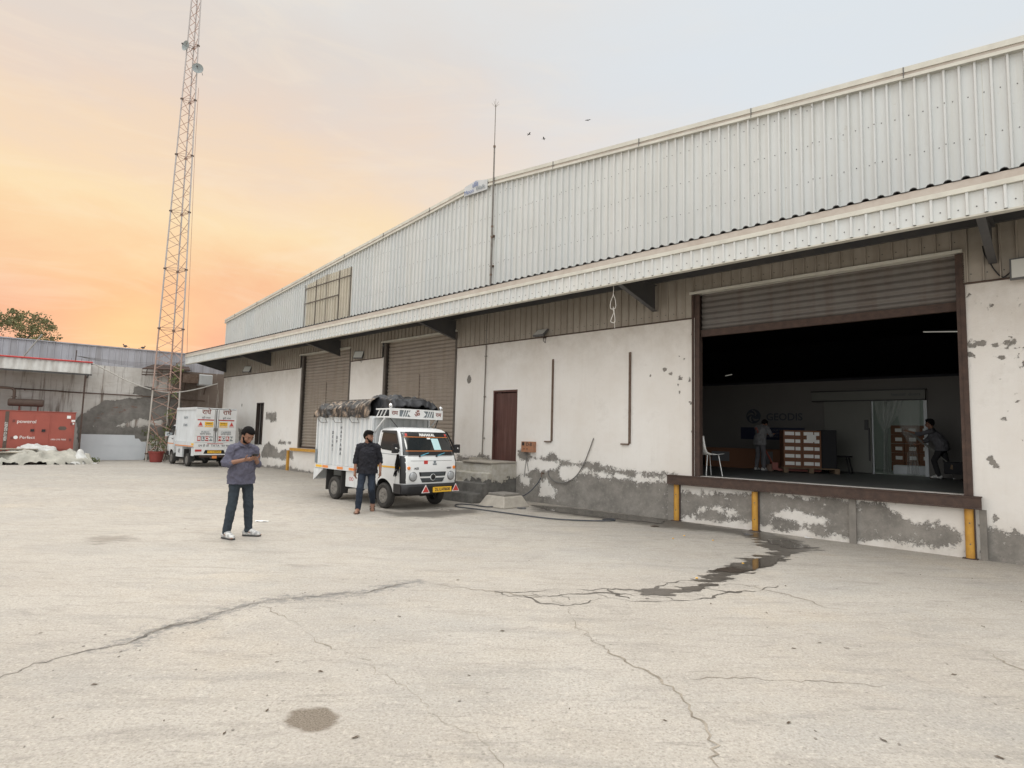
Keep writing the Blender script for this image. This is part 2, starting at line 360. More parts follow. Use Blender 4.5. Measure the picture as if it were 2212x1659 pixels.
def cmix(n, f, a, b, bt='MIX'):
    q = n.nodes.new('ShaderNodeMix'); q.data_type = 'RGBA'; q.blend_type = bt
    for i, v in ((0, f), (6, a), (7, b)):
        if isinstance(v, bpy.types.NodeSocket): n.links.new(v, q.inputs[i])
        elif isinstance(v, tuple): q.inputs[i].default_value = (*v, 1)
        else: q.inputs[i].default_value = v
    return q.outputs[2]
def mapping(n, vec, s, rz=0):
    return node(n, 'ShaderNodeMapping', {'Vector': vec, 'Scale': s, 'Rotation': (0, 0, rz)}).outputs[0]
def bump(n, h, st, dist): return node(n, 'ShaderNodeBump', {'Height': h, 'Strength': st, 'Distance': dist}).outputs[0]
def ground_nodes(n, b):
    co = node(n, 'ShaderNodeTexCoord').outputs['Object']
    a = cmix(n, rng(n, noise(n, co, .35, 5), .38, .62), (.42, .386, .342), (.495, .461, .412))
    a = cmix(n, rng(n, noise(n, co, 1.7, 6, .7), .48, .72, 0, .6), a, (.40, .36, .305))
    # driven-in dirt: long faint smears across the yard
    sm = noise(n, mapping(n, co, (1.0, 3.4, 1), R(14)), 1.25, 7, .72, .5)
    a = cmix(n, rng(n, sm, .53, .68, 0, .6), a, (.27, .25, .225))
    sm2 = noise(n, mapping(n, co, (.9, 5.5, 1), R(-8)), 2.6, 8, .75, .4)
    a = cmix(n, rng(n, sm2, .56, .66, 0, .6), a, (.22, .205, .185))
    sm3 = noise(n, mapping(n, co, (1.6, 9, 1), R(3)), 3.2, 8, .8, .3)
    far = rng(n, node(n, 'ShaderNodeSeparateXYZ', {0: co}).outputs[1], 6.5, 13)
    a = cmix(n, mth(n, 'MULTIPLY', rng(n, sm3, .50, .61, 0, .85), far), a, (.165, .155, .14))
    # sandy patches
    a = cmix(n, rng(n, noise(n, co, .55, 6, .65), .54, .70, 0, .55), a, (.52, .45, .36))
    a = cmix(n, rng(n, noise(n, mapping(n, co, (1, 1.6, 1), R(-30)), .42, 6, .65), .50, .66, 0, .55), a, (.36, .35, .33))
    ty = noise(n, mapping(n, co, (.55, 3.2, 1), R(-38)), .9, 7, .7, .6)
    a = cmix(n, rng(n, ty, .55, .66, 0, .5), a, (.30, .285, .26))
    # aggregate speckle
    v = node(n, 'ShaderNodeTexVoronoi', {'Vector': co, 'Scale': 42.0, 'Randomness': 1.0})
    a = cmix(n, rng(n, v.outputs['Distance'], .08, .40, .55, 0), a, (.20, .18, .155))
    v2 = node(n, 'ShaderNodeTexVoronoi', {'Vector': co, 'Scale': 9.0, 'Randomness': 1.0})
    spk = mth(n, 'MULTIPLY', rng(n, v2.outputs['Distance'], .05, .14, 1, 0), rng(n, noise(n, co, 4, 2), .48, .58))
    a = cmix(n, mth(n, 'MULTIPLY', spk, .7), a, (.12, .105, .09))
    g = noise(n, co, 48, 7, .85)
    a = cmix(n, rng(n, g, .40, .60, .48, 0), a, (.19, .172, .15))
    g2 = noise(n, co, 22, 7, .85)
    a = cmix(n, rng(n, g2, .54, .64, 0, .45), a, (.66, .60, .52))
    a = cmix(n, rng(n, noise(n, co, 15, 7, .85), .57, .66, 0, .5), a, (.26, .235, .205))
    # worn band along the slab joints, repaired hole
    rub = node(n, 'ShaderNodeAttribute', attribute_name='rub').outputs['Fac']
    rn = mth(n, 'ADD', rub, mth(n, 'MULTIPLY', mth(n, 'SUBTRACT', noise(n, co, 9, 8, .8), .5), 2.4))
    a = cmix(n, rng(n, rn, .26, .55, 0, .8), a, (.17, .165, .16))
    pt = node(n, 'ShaderNodeAttribute', attribute_name='patch').outputs['Fac']
    pn = mth(n, 'ADD', pt, mth(n, 'MULTIPLY', mth(n, 'SUBTRACT', noise(n, co, 12, 6, .7), .5), .14))
    pc = cmix(n, rng(n, noise(n, co, 90, 5, .8), .4, .62), (.115, .095, .075), (.26, .22, .175))
    a = cmix(n, rng(n, pn, .0, .035), a, pc)
    dm = node(n, 'ShaderNodeAttribute', attribute_name='damp').outputs['Fac']
    dn = mth(n, 'ADD', dm, mth(n, 'MULTIPLY', mth(n, 'SUBTRACT', noise(n, mapping(n, co, (1, 2.4, 1), WTH), 3.2, 8, .75), .5), 1.1))
    df = rng(n, dn, -.02, .22)
    a = cmix(n, mth(n, 'MULTIPLY', df, .78), a, (.062, .055, .046))
    n.links.new(a, b.inputs['Base Color'])
    n.links.new(rng(n, df, 0, 1, .9, .6), b.inputs['Roughness']); b.inputs['Specular IOR Level'].default_value = .35
    h = mth(n, 'ADD', mth(n, 'MULTIPLY', g, .6), mth(n, 'MULTIPLY', noise(n, co, 14, 5, .7), 1.0))
    n.links.new(bump(n, h, .75, .012), b.inputs['Normal'])
attr_mat('ground', ground_nodes)
def pts(*a): return [G(*p) for p in a]
CR = dict(
 a=pts((-60, 1490), (0, 1465), (60, 1440), (130, 1420), (190, 1405), (250, 1395), (290, 1385), (330, 1365), (370, 1352), (420, 1345), (470, 1325), (540, 1305), (600, 1295), (660, 1292), (720, 1285), (790, 1280), (850, 1265), (895, 1257)),
 b=pts((915, 1258), (960, 1265), (1010, 1272), (1060, 1277), (1130, 1285), (1180, 1290)),
 c=pts((565, 1308), (600, 1325), (640, 1345), (670, 1375), (700, 1395), (750, 1410), (800, 1430), (806, 1450), (850, 1470), (880, 1490), (910, 1510), (930, 1540), (960, 1565), (1010, 1580), (1050, 1600), (1075, 1640), (1110, 1680)),
 d=pts((1180, 1290), (1225, 1310), (1235, 1340), (1270, 1375), (1310, 1405), (1360, 1435), (1410, 1455), (1430, 1470), (1470, 1500), (1495, 1540), (1520, 1565), (1535, 1590), (1550, 1630), (1545, 1680)),
 e=pts((1422, 1461), (1500, 1466), (1600, 1465), (1680, 1470), (1760, 1472), (1850, 1478), (1950, 1485), (2050, 1500), (2260, 1540)),
 f=pts((1600, 1262), (1660, 1275), (1740, 1295), (1780, 1310), (1810, 1328), (1880, 1345), (1990, 1370), (2110, 1400), (2260, 1470)))
WET = [pts((1605, 1150), (1640, 1143), (1700, 1160), (1742, 1176), (1772, 1184), (1735, 1196), (1695, 1206), (1672, 1224), (1640, 1232), (1598, 1242), (1590, 1252), (1560, 1262), (1540, 1272), (1500, 1282), (1440, 1290), (1390, 1293), (1372, 1287), (1392, 1277), (1440, 1272), (1495, 1262), (1518, 1250), (1520, 1240), (1555, 1222), (1605, 1210), (1650, 1196), (1668, 1186), (1625, 1178), (1640, 1168), (1605, 1162))]
DAMP = [pts((1145, 1088), (1240, 1096), (1360, 1110), (1450, 1120), (1540, 1134), (1640, 1147), (1700, 1160), (1640, 1166), (1560, 1152), (1440, 1142), (1330, 1128), (1210, 1112), (1140, 1104)),
        pts((800, 1098), (860, 1105), (960, 1100), (1030, 1098), (1050, 1108), (940, 1120), (840, 1118))]
def axis(lo, a, b, hi, fine, grow=1.22):
    xs = list(np.arange(a, b, fine)); st = fine; x = a
    while x > lo: st *= grow; x -= st; xs.insert(0, x)
    st = fine; x = xs[-1]
    while x < hi: st *= grow; x += st; xs.append(x)
    return np.array(xs)
gx = axis(-900, -7, 8, 900, .05); gy = axis(-700, 2.3, 14.5, 1800, .05)
GX, GY = np.meshgrid(gx, gy, indexing='ij'); nx, ny = GX.shape
co = np.stack([GX.ravel(), GY.ravel(), np.zeros(GX.size)], 1)
ii = np.arange(nx*ny).reshape(nx, ny); q = np.stack([ii[:-1, :-1].ravel(), ii[1:, :-1].ravel(), ii[1:, 1:].ravel(), ii[:-1, 1:].ravel()], 1)
def grid_mesh(name, co, q):
    me = bpy.data.meshes.new(name); me.vertices.add(len(co)); me.vertices.foreach_set('co', co.ravel().astype(np.float32))
    me.loops.add(q.size); me.loops.foreach_set('vertex_index', q.ravel().astype(np.int32)); me.polygons.add(len(q))
    me.polygons.foreach_set('loop_start', np.arange(0, q.size, 4, dtype=np.int32)); me.polygons.foreach_set('loop_total', np.full(len(q), 4, np.int32)); me.update(); return me
def setattr_(me, n, v): a = me.attributes.new(n, 'FLOAT', 'POINT'); a.data.foreach_set('value', np.ascontiguousarray(v, dtype=np.float32).ravel())
me = grid_mesh('ground', co, q)
rub = np.clip(.34-sdline(GX, GY, CR['a'][5:])/.75, 0, .34)*1.5
rub = np.maximum(rub, np.clip(.20-sdline(GX, GY, CR['a'][:6])/.5, 0, .2)*1.2)
rub = np.maximum(rub, np.clip(.17-sdline(GX, GY, CR['d'])/.5, 0, .17)); rub = np.maximum(rub, np.clip(.12-sdline(GX, GY, CR['f'])/.9, 0, .12))
setattr_(me, 'rub', rub)
hx = pts((614, 1556), (640, 1537), (672, 1530), (705, 1534), (722, 1548), (718, 1566), (690, 1577), (655, 1577), (636, 1569))
pv = sdpoly(GX, GY, hx)
setattr_(me, 'patch', pv+.035)
dv = np.full(GX.shape, -1.0)
for p in DAMP: dv = np.maximum(dv, sdpoly(GX, GY, p))
for p in WET: dv = np.maximum(dv, sdpoly(GX, GY, p)-.02)
dv = np.maximum(dv, sdpoly(GX, GY, pts((140, 1165), (200, 1156), (300, 1152), (330, 1160), (290, 1172), (190, 1182)))-.12)
dv = np.maximum(dv, -.13-.0*GX-np.abs((GX*WR.x+GY*WR.y))*0-np.clip(WD-(GX*WN.x+GY*WN.y)-.05, 0, 9)*.9)
setattr_(me, 'damp', np.clip(dv, -1, .35))
me.materials.append(M['ground']); ground = bpy.data.objects.new('ground', me); C.objects.link(ground); struct(ground)
# crack ribbons set in the slab
def ribbon(mb, p, wd, seed=0, z=.0025):
    rr = random.Random(seed); P = []
    for (x0, y0), (x1, y1) in zip(p[:-1], p[1:]):
        L = math.hypot(x1-x0, y1-y0); k = max(2, int(L/.045)); nx_, ny_ = -(y1-y0)/L, (x1-x0)/L
        for i in range(k):
            t = i/k; j = rr.gauss(0, .010)+.018*math.sin(t*9+seed+x0*3); P.append((x0+(x1-x0)*t+nx_*j, y0+(y1-y0)*t+ny_*j))
    vs = []; n = len(P); ww = wd
    for i, (x, y) in enumerate(P):
        a = P[max(i-1, 0)]; b = P[min(i+1, n-1)]; L = math.hypot(b[0]-a[0], b[1]-a[1])+1e-9; nx_, ny_ = -(b[1]-a[1])/L, (b[0]-a[0])/L
        ww = max(wd*.18, min(wd*1.9, ww+rr.gauss(0, wd*.35))); h = ww/2*min(1, (i+1)/4, (n-i)/4)*max(.34, min(1.3, .85+.9*math.sin(i*.21+seed)*math.sin(i*.083+seed*2)+rr.gauss(0, .25)))
        vs += [(x+nx_*h, y+ny_*h, z), (x-nx_*h, y-ny_*h, z)]
    mb.add(vs, [(2*i, 2*i+1, 2*i+3, 2*i+2) for i in range(n-1)])
mk('crack', (.17, .145, .115), .95, col2=(.33, .29, .24), scale=9, contrast=.25)
mk('crack_dark', (.085, .078, .07), .9, col2=(.24, .215, .185), scale=7, contrast=.25)
for k, wd, lab in (('a', .012, 0), ('b', .009, 0), ('c', .007, 0), ('d', .009, 0), ('e', .0055, 0), ('f', .007, 0)):
    mb = MB(); ribbon(mb, CR[k], wd, ord(k))
    if k in 'a':
        for j in range(7):
            i = 6+j; off = random.Random(j).uniform(-.09, .09); pp = [(x+off*.3, y+off) for x, y in CR['a'][i:i+4]]; ribbon(mb, pp, .008, 40+j)
        ribbon(mb, CR['a'][6:10], .028, 77, .0032)
    mb.build('crack', 'crack' if k != 'a' else 'crack_dark', ground)
mk('wet_crack', (.075, .065, .055), .5, col2=(.13, .115, .10), scale=9)
# net of wet hairline cracks beside the puddle
mb = MB()
net = [((1070, 1277), (1100, 1288), (1160, 1291), (1230, 1284), (1310, 1281), (1380, 1287)), ((1060, 1277), (1130, 1280), (1200, 1273), (1260, 1275), (1330, 1272), (1400, 1277)), ((1150, 1279), (1165, 1291)), ((1200, 1274), (1215, 1286), (1240, 1299)),
       ((1130, 1285), (1170, 1303), (1225, 1309), (1270, 1302), (1300, 1290)), ((1260, 1275), (1290, 1284), (1340, 1297), (1420, 1301), (1480, 1297), (1540, 1290), (1565, 1280), (1600, 1276)), ((1310, 1272), (1330, 1284), (1370, 1296)), ((1400, 1277), (1360, 1284)),
       ((1440, 1262), (1470, 1256), (1520, 1250)), ((1500, 1282), (1530, 1291)), ((1530, 1272), (1580, 1280), (1640, 1276), (1690, 1262)), ((1560, 1262), (1600, 1262), (1645, 1276)), ((1400, 1278), (1440, 1262), (1430, 1268)), ((1440, 1290), (1460, 1298))]
for i, l in enumerate(net): ribbon(mb, pts(*l), .024, 200+i, .003)
mb.build('crack', 'wet_crack', ground)
# standing water: only the cells whose field is positive
def blob(name, polys, matn, res, jag, z, freq=3.0):
    xs = [p[0] for pl in polys for p in pl]; ys = [p[1] for pl in polys for p in pl]
    ax = np.arange(min(xs)-.15, max(xs)+.15, res); ay = np.arange(min(ys)-.15, max(ys)+.15, res); X, Y = np.meshgrid(ax, ay, indexing='ij')
    f = np.full(X.shape, -1.0)
    for p in polys: f = np.maximum(f, sdpoly(X, Y, p))
    U = X*WR.x+Y*WR.y; V = X*WN.x+Y*WN.y
    f = f-(.07 if jag > .5 else 0)+fbm(X*freq*.8, Y*freq*2.2, 5)*jag
    cx, cy = (X[:-1, :-1]+X[1:, 1:])/2, 0
    keep = ((f[:-1, :-1]+f[1:, 1:]+f[1:, :-1]+f[:-1, 1:])/4 > 0).ravel()
    nx, ny = X.shape; ii = np.arange(nx*ny).reshape(nx, ny); q = np.stack([ii[:-1, :-1].ravel(), ii[1:, :-1].ravel(), ii[1:, 1:].ravel(), ii[:-1, 1:].ravel()], 1)[keep]
    me = grid_mesh(name, np.stack([X.ravel(), Y.ravel(), np.full(X.size, z)], 1), q); bm = bmesh.new(); bm.from_mesh(me)
    bmesh.ops.delete(bm, geom=[v for v in bm.verts if not v.link_faces], context='VERTS'); bm.to_mesh(me); bm.free()
    me.materials.append(M[matn]); o = bpy.data.objects.new(name, me); C.objects.link(o); return o
mk('wet_concrete', (.105, .092, .078), .30, col2=(.06, .052, .045), scale=9, bump=.3, bscale=60, spec=.5)
mk('puddle', (.07, .060, .05), .05, col2=(.045, .04, .034), scale=3, spec=.8)
struct(blob('wet_stain', WET, 'wet_concrete', .018, .66, .004, 6.0))
struct(blob('puddle', [pts((1540, 1234), (1590, 1218), (1650, 1205), (1700, 1200), (1672, 1222), (1630, 1232), (1590, 1238)),
                       pts((1650, 1164), (1700, 1168), (1755, 1183), (1700, 1184), (1668, 1176))], 'puddle', .02, .16, .008, 3))
struct(blob('puddle', [pts((1150, 1092), (1240, 1099), (1370, 1115), (1440, 1124), (1420, 1130), (1300, 1118), (1180, 1104))], 'puddle', .025, .3, .008, 3))

# ================================================================== WAREHOUSE
wh = thing('warehouse', 'long white warehouse with corrugated metal gable above peeling plaster walls and loading doors', 'warehouse', WO, WTH)
X0, X1, APX = -29.9, 6.0, -11.98
def gab(x): return 8.60-(abs(x-APX))*(.0985)
# --- plaster wall
def wall_nodes(n, b):
    co = node(n, 'ShaderNodeTexCoord').outputs['Object']
    pe = node(n, 'ShaderNodeAttribute', attribute_name='peel').outputs['Fac']
    wa = cmix(n, rng(n, noise(n, co, .8, 6, .65), .36, .64), (.76, .725, .68), (.83, .81, .78))
    wa = cmix(n, rng(n, noise(n, mapping(n, co, (9, 9, .5)), 1, 5), .55, .8, 0, .14), wa, (.52, .47, .41))
    wa = cmix(n, rng(n, noise(n, co, 1.6, 7, .75), .54, .70, 0, .45), wa, (.60, .56, .51))
    wa = cmix(n, rng(n, noise(n, co, 5, 7, .75), .55, .72, 0, .4), wa, (.80, .79, .77))
    gr = node(n, 'ShaderNodeAttribute', attribute_name='grime_tone').outputs['Fac']
    wa = cmix(n, mth(n, 'MULTIPLY', gr, rng(n, noise(n, co, 2.2, 7, .7), .35, .65, .25, 1)), wa, (.42, .37, .31))
    ce = cmix(n, rng(n, noise(n, co, 2.4, 7, .7), .38, .62), (.29, .27, .245), (.19, .178, .162))
    ce = cmix(n, rng(n, noise(n, co, 13, 6, .7), .52, .68, 0, .5), ce, (.38, .355, .32))
    ce = cmix(n, rng(n, noise(n, co, 45, 4, .7), .55, .7, 0, .5), ce, (.12, .11, .10))
    big = mth(n, 'MULTIPLY', mth(n, 'SUBTRACT', noise(n, co, 3.5, 8, .8), .5), .42)
    sm = mth(n, 'MULTIPLY', mth(n, 'SUBTRACT', noise(n, co, 13, 8, .85), .5), .50)
    f = mth(n, 'ADD', pe, mth(n, 'ADD', big, sm))
    f = mth(n, 'SUBTRACT', f, rng(n, noise(n, co, 6.5, 8, .8), .57, .63, 0, .22))
    # scattered chips of missing paint where 'chip' says so
    ch = node(n, 'ShaderNodeAttribute', attribute_name='chip').outputs['Fac']
    cl = mth(n, 'ADD', mth(n, 'MULTIPLY', noise(n, co, 2.6, 3), .5), mth(n, 'MULTIPLY', noise(n, co, 9.5, 7, .62, .35), .8))
    cf = mth(n, 'SUBTRACT', cl, mth(n, 'SUBTRACT', 1.0, mth(n, 'MULTIPLY', ch, .262)))
    f = mth(n, 'MAXIMUM', f, cf)
    k = rng(n, f, -.004, .006)
    n.links.new(cmix(n, k, wa, ce), b.inputs['Base Color']); b.inputs['Roughness'].default_value = .85; b.inputs['Specular IOR Level'].default_value = .25
    h = mth(n, 'ADD', mth(n, 'MULTIPLY', rng(n, f, -.02, .02, 1, 0), 1.2), mth(n, 'MULTIPLY', noise(n, co, 30, 5, .7), .3))
    h = mth(n, 'ADD', h, mth(n, 'MULTIPLY', noise(n, co, 2.2, 4), 1.3))
    n.links.new(bump(n, h, .6, .012), b.inputs['Normal'])
attr_mat('plaster', wall_nodes)
SH1 = (-22.05, -18.42); SH2 = (-16.40, -12.75); BIG = (-5.52, -1.24); DR = (-11.21, -10.33); LD = (-26.0, -25.25)
ZC = 4.04; ZS = .90
def wp(conv, *a): return [Wl(*conv(*p)) for p in a]
idt = lambda x, y: (x, y)
CEM = [wp(r4, (628, 1062), (690, 1062), (760, 1108), (830, 1112), (868, 1076), (900, 1080), (930, 1130), (1150, 1140), (1300, 1172), (1390, 1200), (1470, 1190), (1600, 1222), (1640, 1212), (1780, 1232), (1780, 1252), (1640, 1245), (1500, 1262), (1420, 1240), (1330, 1238), (1200, 1215), (1110, 1190), (940, 1165), (930, 1140), (760, 1124), (700, 1118), (640, 1110)),
       wp(r4, (600, 1225), (700, 1230), (760, 1180), (790, 1215), (850, 1190), (930, 1180), (965, 1200), (930, 1240), (965, 1280), (1030, 1270), (1080, 1210), (1180, 1225), (1350, 1250), (1450, 1275), (1500, 1290), (1720, 1290), (1722, 1420), (1722, 1600), (1400, 1590), (600, 1500), (600, 1380)),
       wp(r4, (180, 1080), (250, 1100), (330, 1085), (370, 1080), (415, 1100), (418, 1120), (330, 1130), (250, 1150), (170, 1150)),
       [(-11.3, -.1), (-12.6, -.1), (-12.6, .85), (-12.2, .78), (-11.9, .86), (-11.3, .75)],
       [(-1.12, -.1), (6, -.1), (6, .45), (3, .5), (1.5, .42), (.2, .47), (-.5, .42), (-1.12, .48)],
       [(-5.95, -.1), (-5.95, .60), (-4.6, .62), (-4.2, .70), (-3.2, .68), (-2.35, .68), (-2.1, .5), (-1.7, .42), (-1.28, .38), (-1.28, .12), (-2.2, .14), (-2.6, .1), (-3.6, .08), (-4.3, .12), (-5.95, .1)],
       wp(idt, (574, 890), (597, 890.5), (597, 911), (584, 911), (584, 906), (574, 905)),
       [(-25.2, .35), (-24.2, .4), (-22.3, .45), (-22.4, .78), (-22.9, .8), (-23.6, .72), (-24.2, .95), (-24.6, 1.05), (-25.0, .9), (-25.2, .6)],
       [(-27.6, .9), (-26.7, .95), (-26.5, 1.1), (-27.3, 1.5), (-27.8, 1.6)], [(-23.7, 1.0), (-22.6, 1.05), (-22.6, 1.1), (-23.6, 1.12)]]
WHT = [wp(r4, (930, 1165), (1080, 1190), (1180, 1215), (1300, 1240), (1250, 1244), (1150, 1225), (1080, 1215), (1040, 1262), (965, 1284), (930, 1240)),
       wp(r4, (780, 1290), (840, 1250), (860, 1300), (910, 1360), (880, 1400), (780, 1380)), wp(r4, (640, 1250), (660, 1240), (720, 1250), (715, 1310), (640, 1300)),
       wp(r4, (1490, 1240), (1690, 1262), (1730, 1290), (1690, 1292), (1500, 1275)),
       [(-5.7, .58), (-5.1, .56), (-5.05, .66), (-5.6, .70)], [(-5.4, .28), (-4.7, .22), (-4.6, .32), (-5.3, .36)], [(-4.1, .30), (-3.4, .22), (-3.1, .30), (-3.6, .38), (-4.1, .36)]]
CEM.append([(-29.9, -.1), (-28.4, -.1), (-28.6, 1.3), (-29.2, 1.6), (-29.9, 1.0)])
CHIPS = [(2098, 746, .075), (2112, 741, .05), (2127, 739, .06), (2182, 738, .05), (2150, 742, .02), (2093, 765, .04), (2091, 798, .055), (2146, 768, .02), (2166, 771, .018), (2205, 783, .022), (2180, 752, .02), (2086, 905, .03),
         (2170, 905, .02), (2143, 1000, .035), (2150, 1010, .03), (2135, 990, .02), (2092, 640, .02), (2126, 655, .015), (2084, 870, .03), (1405, 812, .022), (1436, 798, .03), (1448, 806, .025), (1468, 815, .03), (1478, 775, .03), (1494, 720, .03), (1495, 870, .03), (1490, 820, .025), (1496, 930, .03), (2190, 1125, .04), (2175, 1140, .03), (2150, 1120, .03), (2195, 1155, .03)]
def wall_piece(x0, x1, z0, z1, res=.035):
    ax = np.linspace(x0, x1, max(2, int((x1-x0)/res)+1)); az = np.linspace(z0, z1, max(2, int((z1-z0)/res)+1)); X, Z = np.meshgrid(ax, az, indexing='ij')
    f = np.full(X.shape, -.5)
    for p in CEM: f = np.maximum(f, sdpoly(X, Z, p))
    base = (.10+.05*np.sin(X*1.3))-Z; f = np.maximum(f, np.where(X < -12.7, base, -1))
    for p in WHT: f = np.minimum(f, -sdpoly(X, Z, p))
    f = f + fbm(X*3.1, Z*3.1, 5)*.16
    for cx, cz, r in ((-12.19, 3.11, .085), (-27.6, 2.65, .06)): f = np.maximum(f, (r-np.hypot(X-cx, (Z-cz)*.8))*3)
    for px, py, r in CHIPS:
        cx, cz = Wl(px, py)
        if x0-.2 < cx < x1+.2: d_ = np.hypot((X-cx)*1.0, (Z-cz)*1.15); f = np.maximum(f, np.where(d_ < .4, (r-d_)*3+fbm(X*16, Z*16, 3)*.45, -1))
    chip = np.clip(1-np.abs(X+.55)/1.1, 0, 1)*np.clip((Z-1.0)/1.0, .15, 1) + .80*np.clip(1-np.abs(X+5.85)/.5, 0, 1)+.52*np.clip(1-np.abs(X+6.8)/1.0, 0, 1)*np.clip(1-np.abs(Z-3.0)/.6, 0, 1)
    chip += .55*np.clip(1-np.abs(Z-.62)/.4, 0, 1)*(X > -10.3)+.35*np.clip(1-Z/.5, 0, 1)
    gr = np.clip((Z-2.9)/1.1, 0, 1)*.55+np.clip(1-Z/.75, 0, 1)*.55+.5*np.clip(1-np.abs(X+29.7)/.9, 0, 1)+.35*np.clip(1-np.abs(X+12.3)/.6, 0, 1)*np.clip(1-np.abs(Z-1.8)/1.2, 0, 1)  # grime near the ground; the same beige-brown tone also grows towards the top
    f = np.maximum(f, -9)
    nx, nz = X.shape; ii = np.arange(nx*nz).reshape(nx, nz); q = np.stack([ii[:-1, :-1].ravel(), ii[1:, :-1].ravel(), ii[1:, 1:].ravel(), ii[:-1, 1:].ravel()], 1)
    return np.stack([X.ravel(), np.zeros(X.size), Z.ravel()], 1), q, f.ravel(), chip.ravel(), gr.ravel()
pieces = [(X0, LD[0], 0, ZC), (LD[0], LD[1], 0, .92), (LD[0], LD[1], 2.73, ZC), (LD[1], SH1[0], 0, ZC), (SH1[0], SH1[1], 0, ZS), (SH1[1], SH2[0], 0, ZC), (SH2[0], SH2[1], 0, ZS),
          (SH2[1], DR[0], 0, ZC), (DR[0], DR[1], 0, .92), (DR[0], DR[1], 2.77, ZC), (DR[1], BIG[0], 0, ZC), (BIG[0], BIG[1], 0, ZS-.02), (BIG[1], X1, 0, ZC)]
vv, qq, ff, cc, gg = [], [], [], [], []; o_ = 0
for p in pieces:
    a, b_, c_, d_, e_ = wall_piece(*p); vv.append(a); qq.append(b_+o_); ff.append(c_); cc.append(d_); gg.append(e_); o_ += len(a)
# reveals of the openings
def addq(P, f=-.3):
    global o_
    vv.append(np.array(P, float)); qq.append(np.array([[0, 1, 2, 3]])+o_); ff.append(np.full(4, f)); cc.append(np.full(4, .2)); gg.append(np.full(4, .3)); o_ += 4
for x0, x1, z0, z1 in ((LD[0], LD[1], .92, 2.73), (DR[0], DR[1], .92, 2.77), (SH1[0], SH1[1], ZS, ZC), (SH2[0], SH2[1], ZS, ZC), (BIG[0], BIG[1], ZS, ZC)):
    for x in (x0, x1): addq([(x, 0, z0), (x, .3, z0), (x, .3, z1), (x, 0, z1)])
    addq([(x0, 0, z0), (x1, 0, z0), (x1, .3, z0), (x0, .3, z0)])
    if z1 < ZC: addq([(x0, 0, z1), (x1, 0, z1), (x1, .3, z1), (x0, .3, z1)])
for x in (X0, X1): addq([(x, 0, 0), (x, 22, 0), (x, 22, ZC), (x, 0, ZC)])
addq([(X0, 22, 0), (X1, 22, 0), (X1, 22, ZC), (X0, 22, ZC)])
me = grid_mesh('wall', np.concatenate(vv), np.concatenate(qq))
setattr_(me, 'peel', np.concatenate(ff)); setattr_(me, 'chip', np.clip(np.concatenate(cc), 0, 1.3)); setattr_(me, 'grime_tone', np.clip(np.concatenate(gg), 0, 1))
me.materials.append(M['plaster']); wall = bpy.data.objects.new('wall', me); C.objects.link(wall); wall.parent = wh
# --- ribbed sheet helper: profile along x, between z0(x) and z1(x), at y
def ribbed(mb, x0, x1, z0f, z1f, y, pitch=.19, rw=.026, rh=.054, out=-1, mi=0, cuts=()):
    xs = []; x = math.ceil(x0/pitch)*pitch
    P = [(x0, 0)]
    while x < x1-.03:
        if x-rw*.9 > x0: P += [(x-rw*.95, 0), (x-rw*.5, 1), (x+rw*.5, 1), (x+rw*.95, 0)]
        x += pitch
    P.append((x1, 0)); vs = []; fs = []
    for px, h in P: vs += [(px, y+out*h*rh, z0f(px)), (px, y+out*h*rh, z1f(px))]
    for i in range(len(P)-1): fs.append((2*i, 2*i+2, 2*i+3, 2*i+1))
    mb.add(vs, fs, mi)
# --- gable cladding (upper) with laps and screws
def sheet_nodes(n, b):
    co = node(n, 'ShaderNodeTexCoord').outputs['Object']; sx = node(n, 'ShaderNodeSeparateXYZ', {0: co}).outputs
    pid = mth(n, 'FLOOR', mth(n, 'DIVIDE', mth(n, 'ADD', sx[0], .105), .95))
    wn_ = node(n, 'ShaderNodeTexWhiteNoise', {'W': pid}, noise_dimensions='1D').outputs['Value']
    a = cmix(n, wn_, (.62, .64, .635), (.66, .665, .645))
    a = cmix(n, rng(n, noise(n, mapping(n, co, (14, 14, .7)), 1, 5), .45, .7, 0, .35), a, (.52, .50, .44))
    a = cmix(n, rng(n, noise(n, co, .7, 4), .4, .7, 0, .35), a, (.54, .545, .53))
    a = cmix(n, rng(n, noise(n, co, 9, 5, .7), .64, .72, 0, .3), a, (.36, .30, .22))
    n.links.new(a, b.inputs['Base Color']); b.inputs['Roughness'].default_value = .42
attr_mat('cladding_paint', sheet_nodes)
ZB = 5.02; YU = -.04
mb = MB()
ribbed(mb, X0, X1, lambda x: ZB, lambda x: gab(x)-.05, YU)
SKY = (-21.85, -18.50, 5.3, 7.43)
for zr in (5.60, 6.22, 6.88, 7.54, 8.16):
    x = math.ceil(X0/.19)*.19+.095
    i = 0
    while x < X1:
        if zr < gab(x)-.2 and not (SKY[0] < x < SKY[1] and zr < SKY[3]):
            if zr > 5.7 or i % 5 == 0: mb.lathe([(.0085, 0), (.0085, .006), (.004, .009)], (x, YU, zr+random.Random(i).uniform(-.012, .012)), (0, -1, 0), 6, 1)
            if i % 5 == 4: mb.lathe([(.009, 0), (.009, .006)], (x+.095, YU-.054, zr), (0, -1, 0), 6, 1)
        x += .19; i += 1
x = X0+.5
while x < X1:                                                   # sheet laps
    mb.box(x+.026, x+.031, YU-.003, YU, ZB+.01, gab(x)-.12, 2); x += 2.85
mb.build('gable_cladding', ['cladding_paint', 'screw', 'white_trim'], wh)
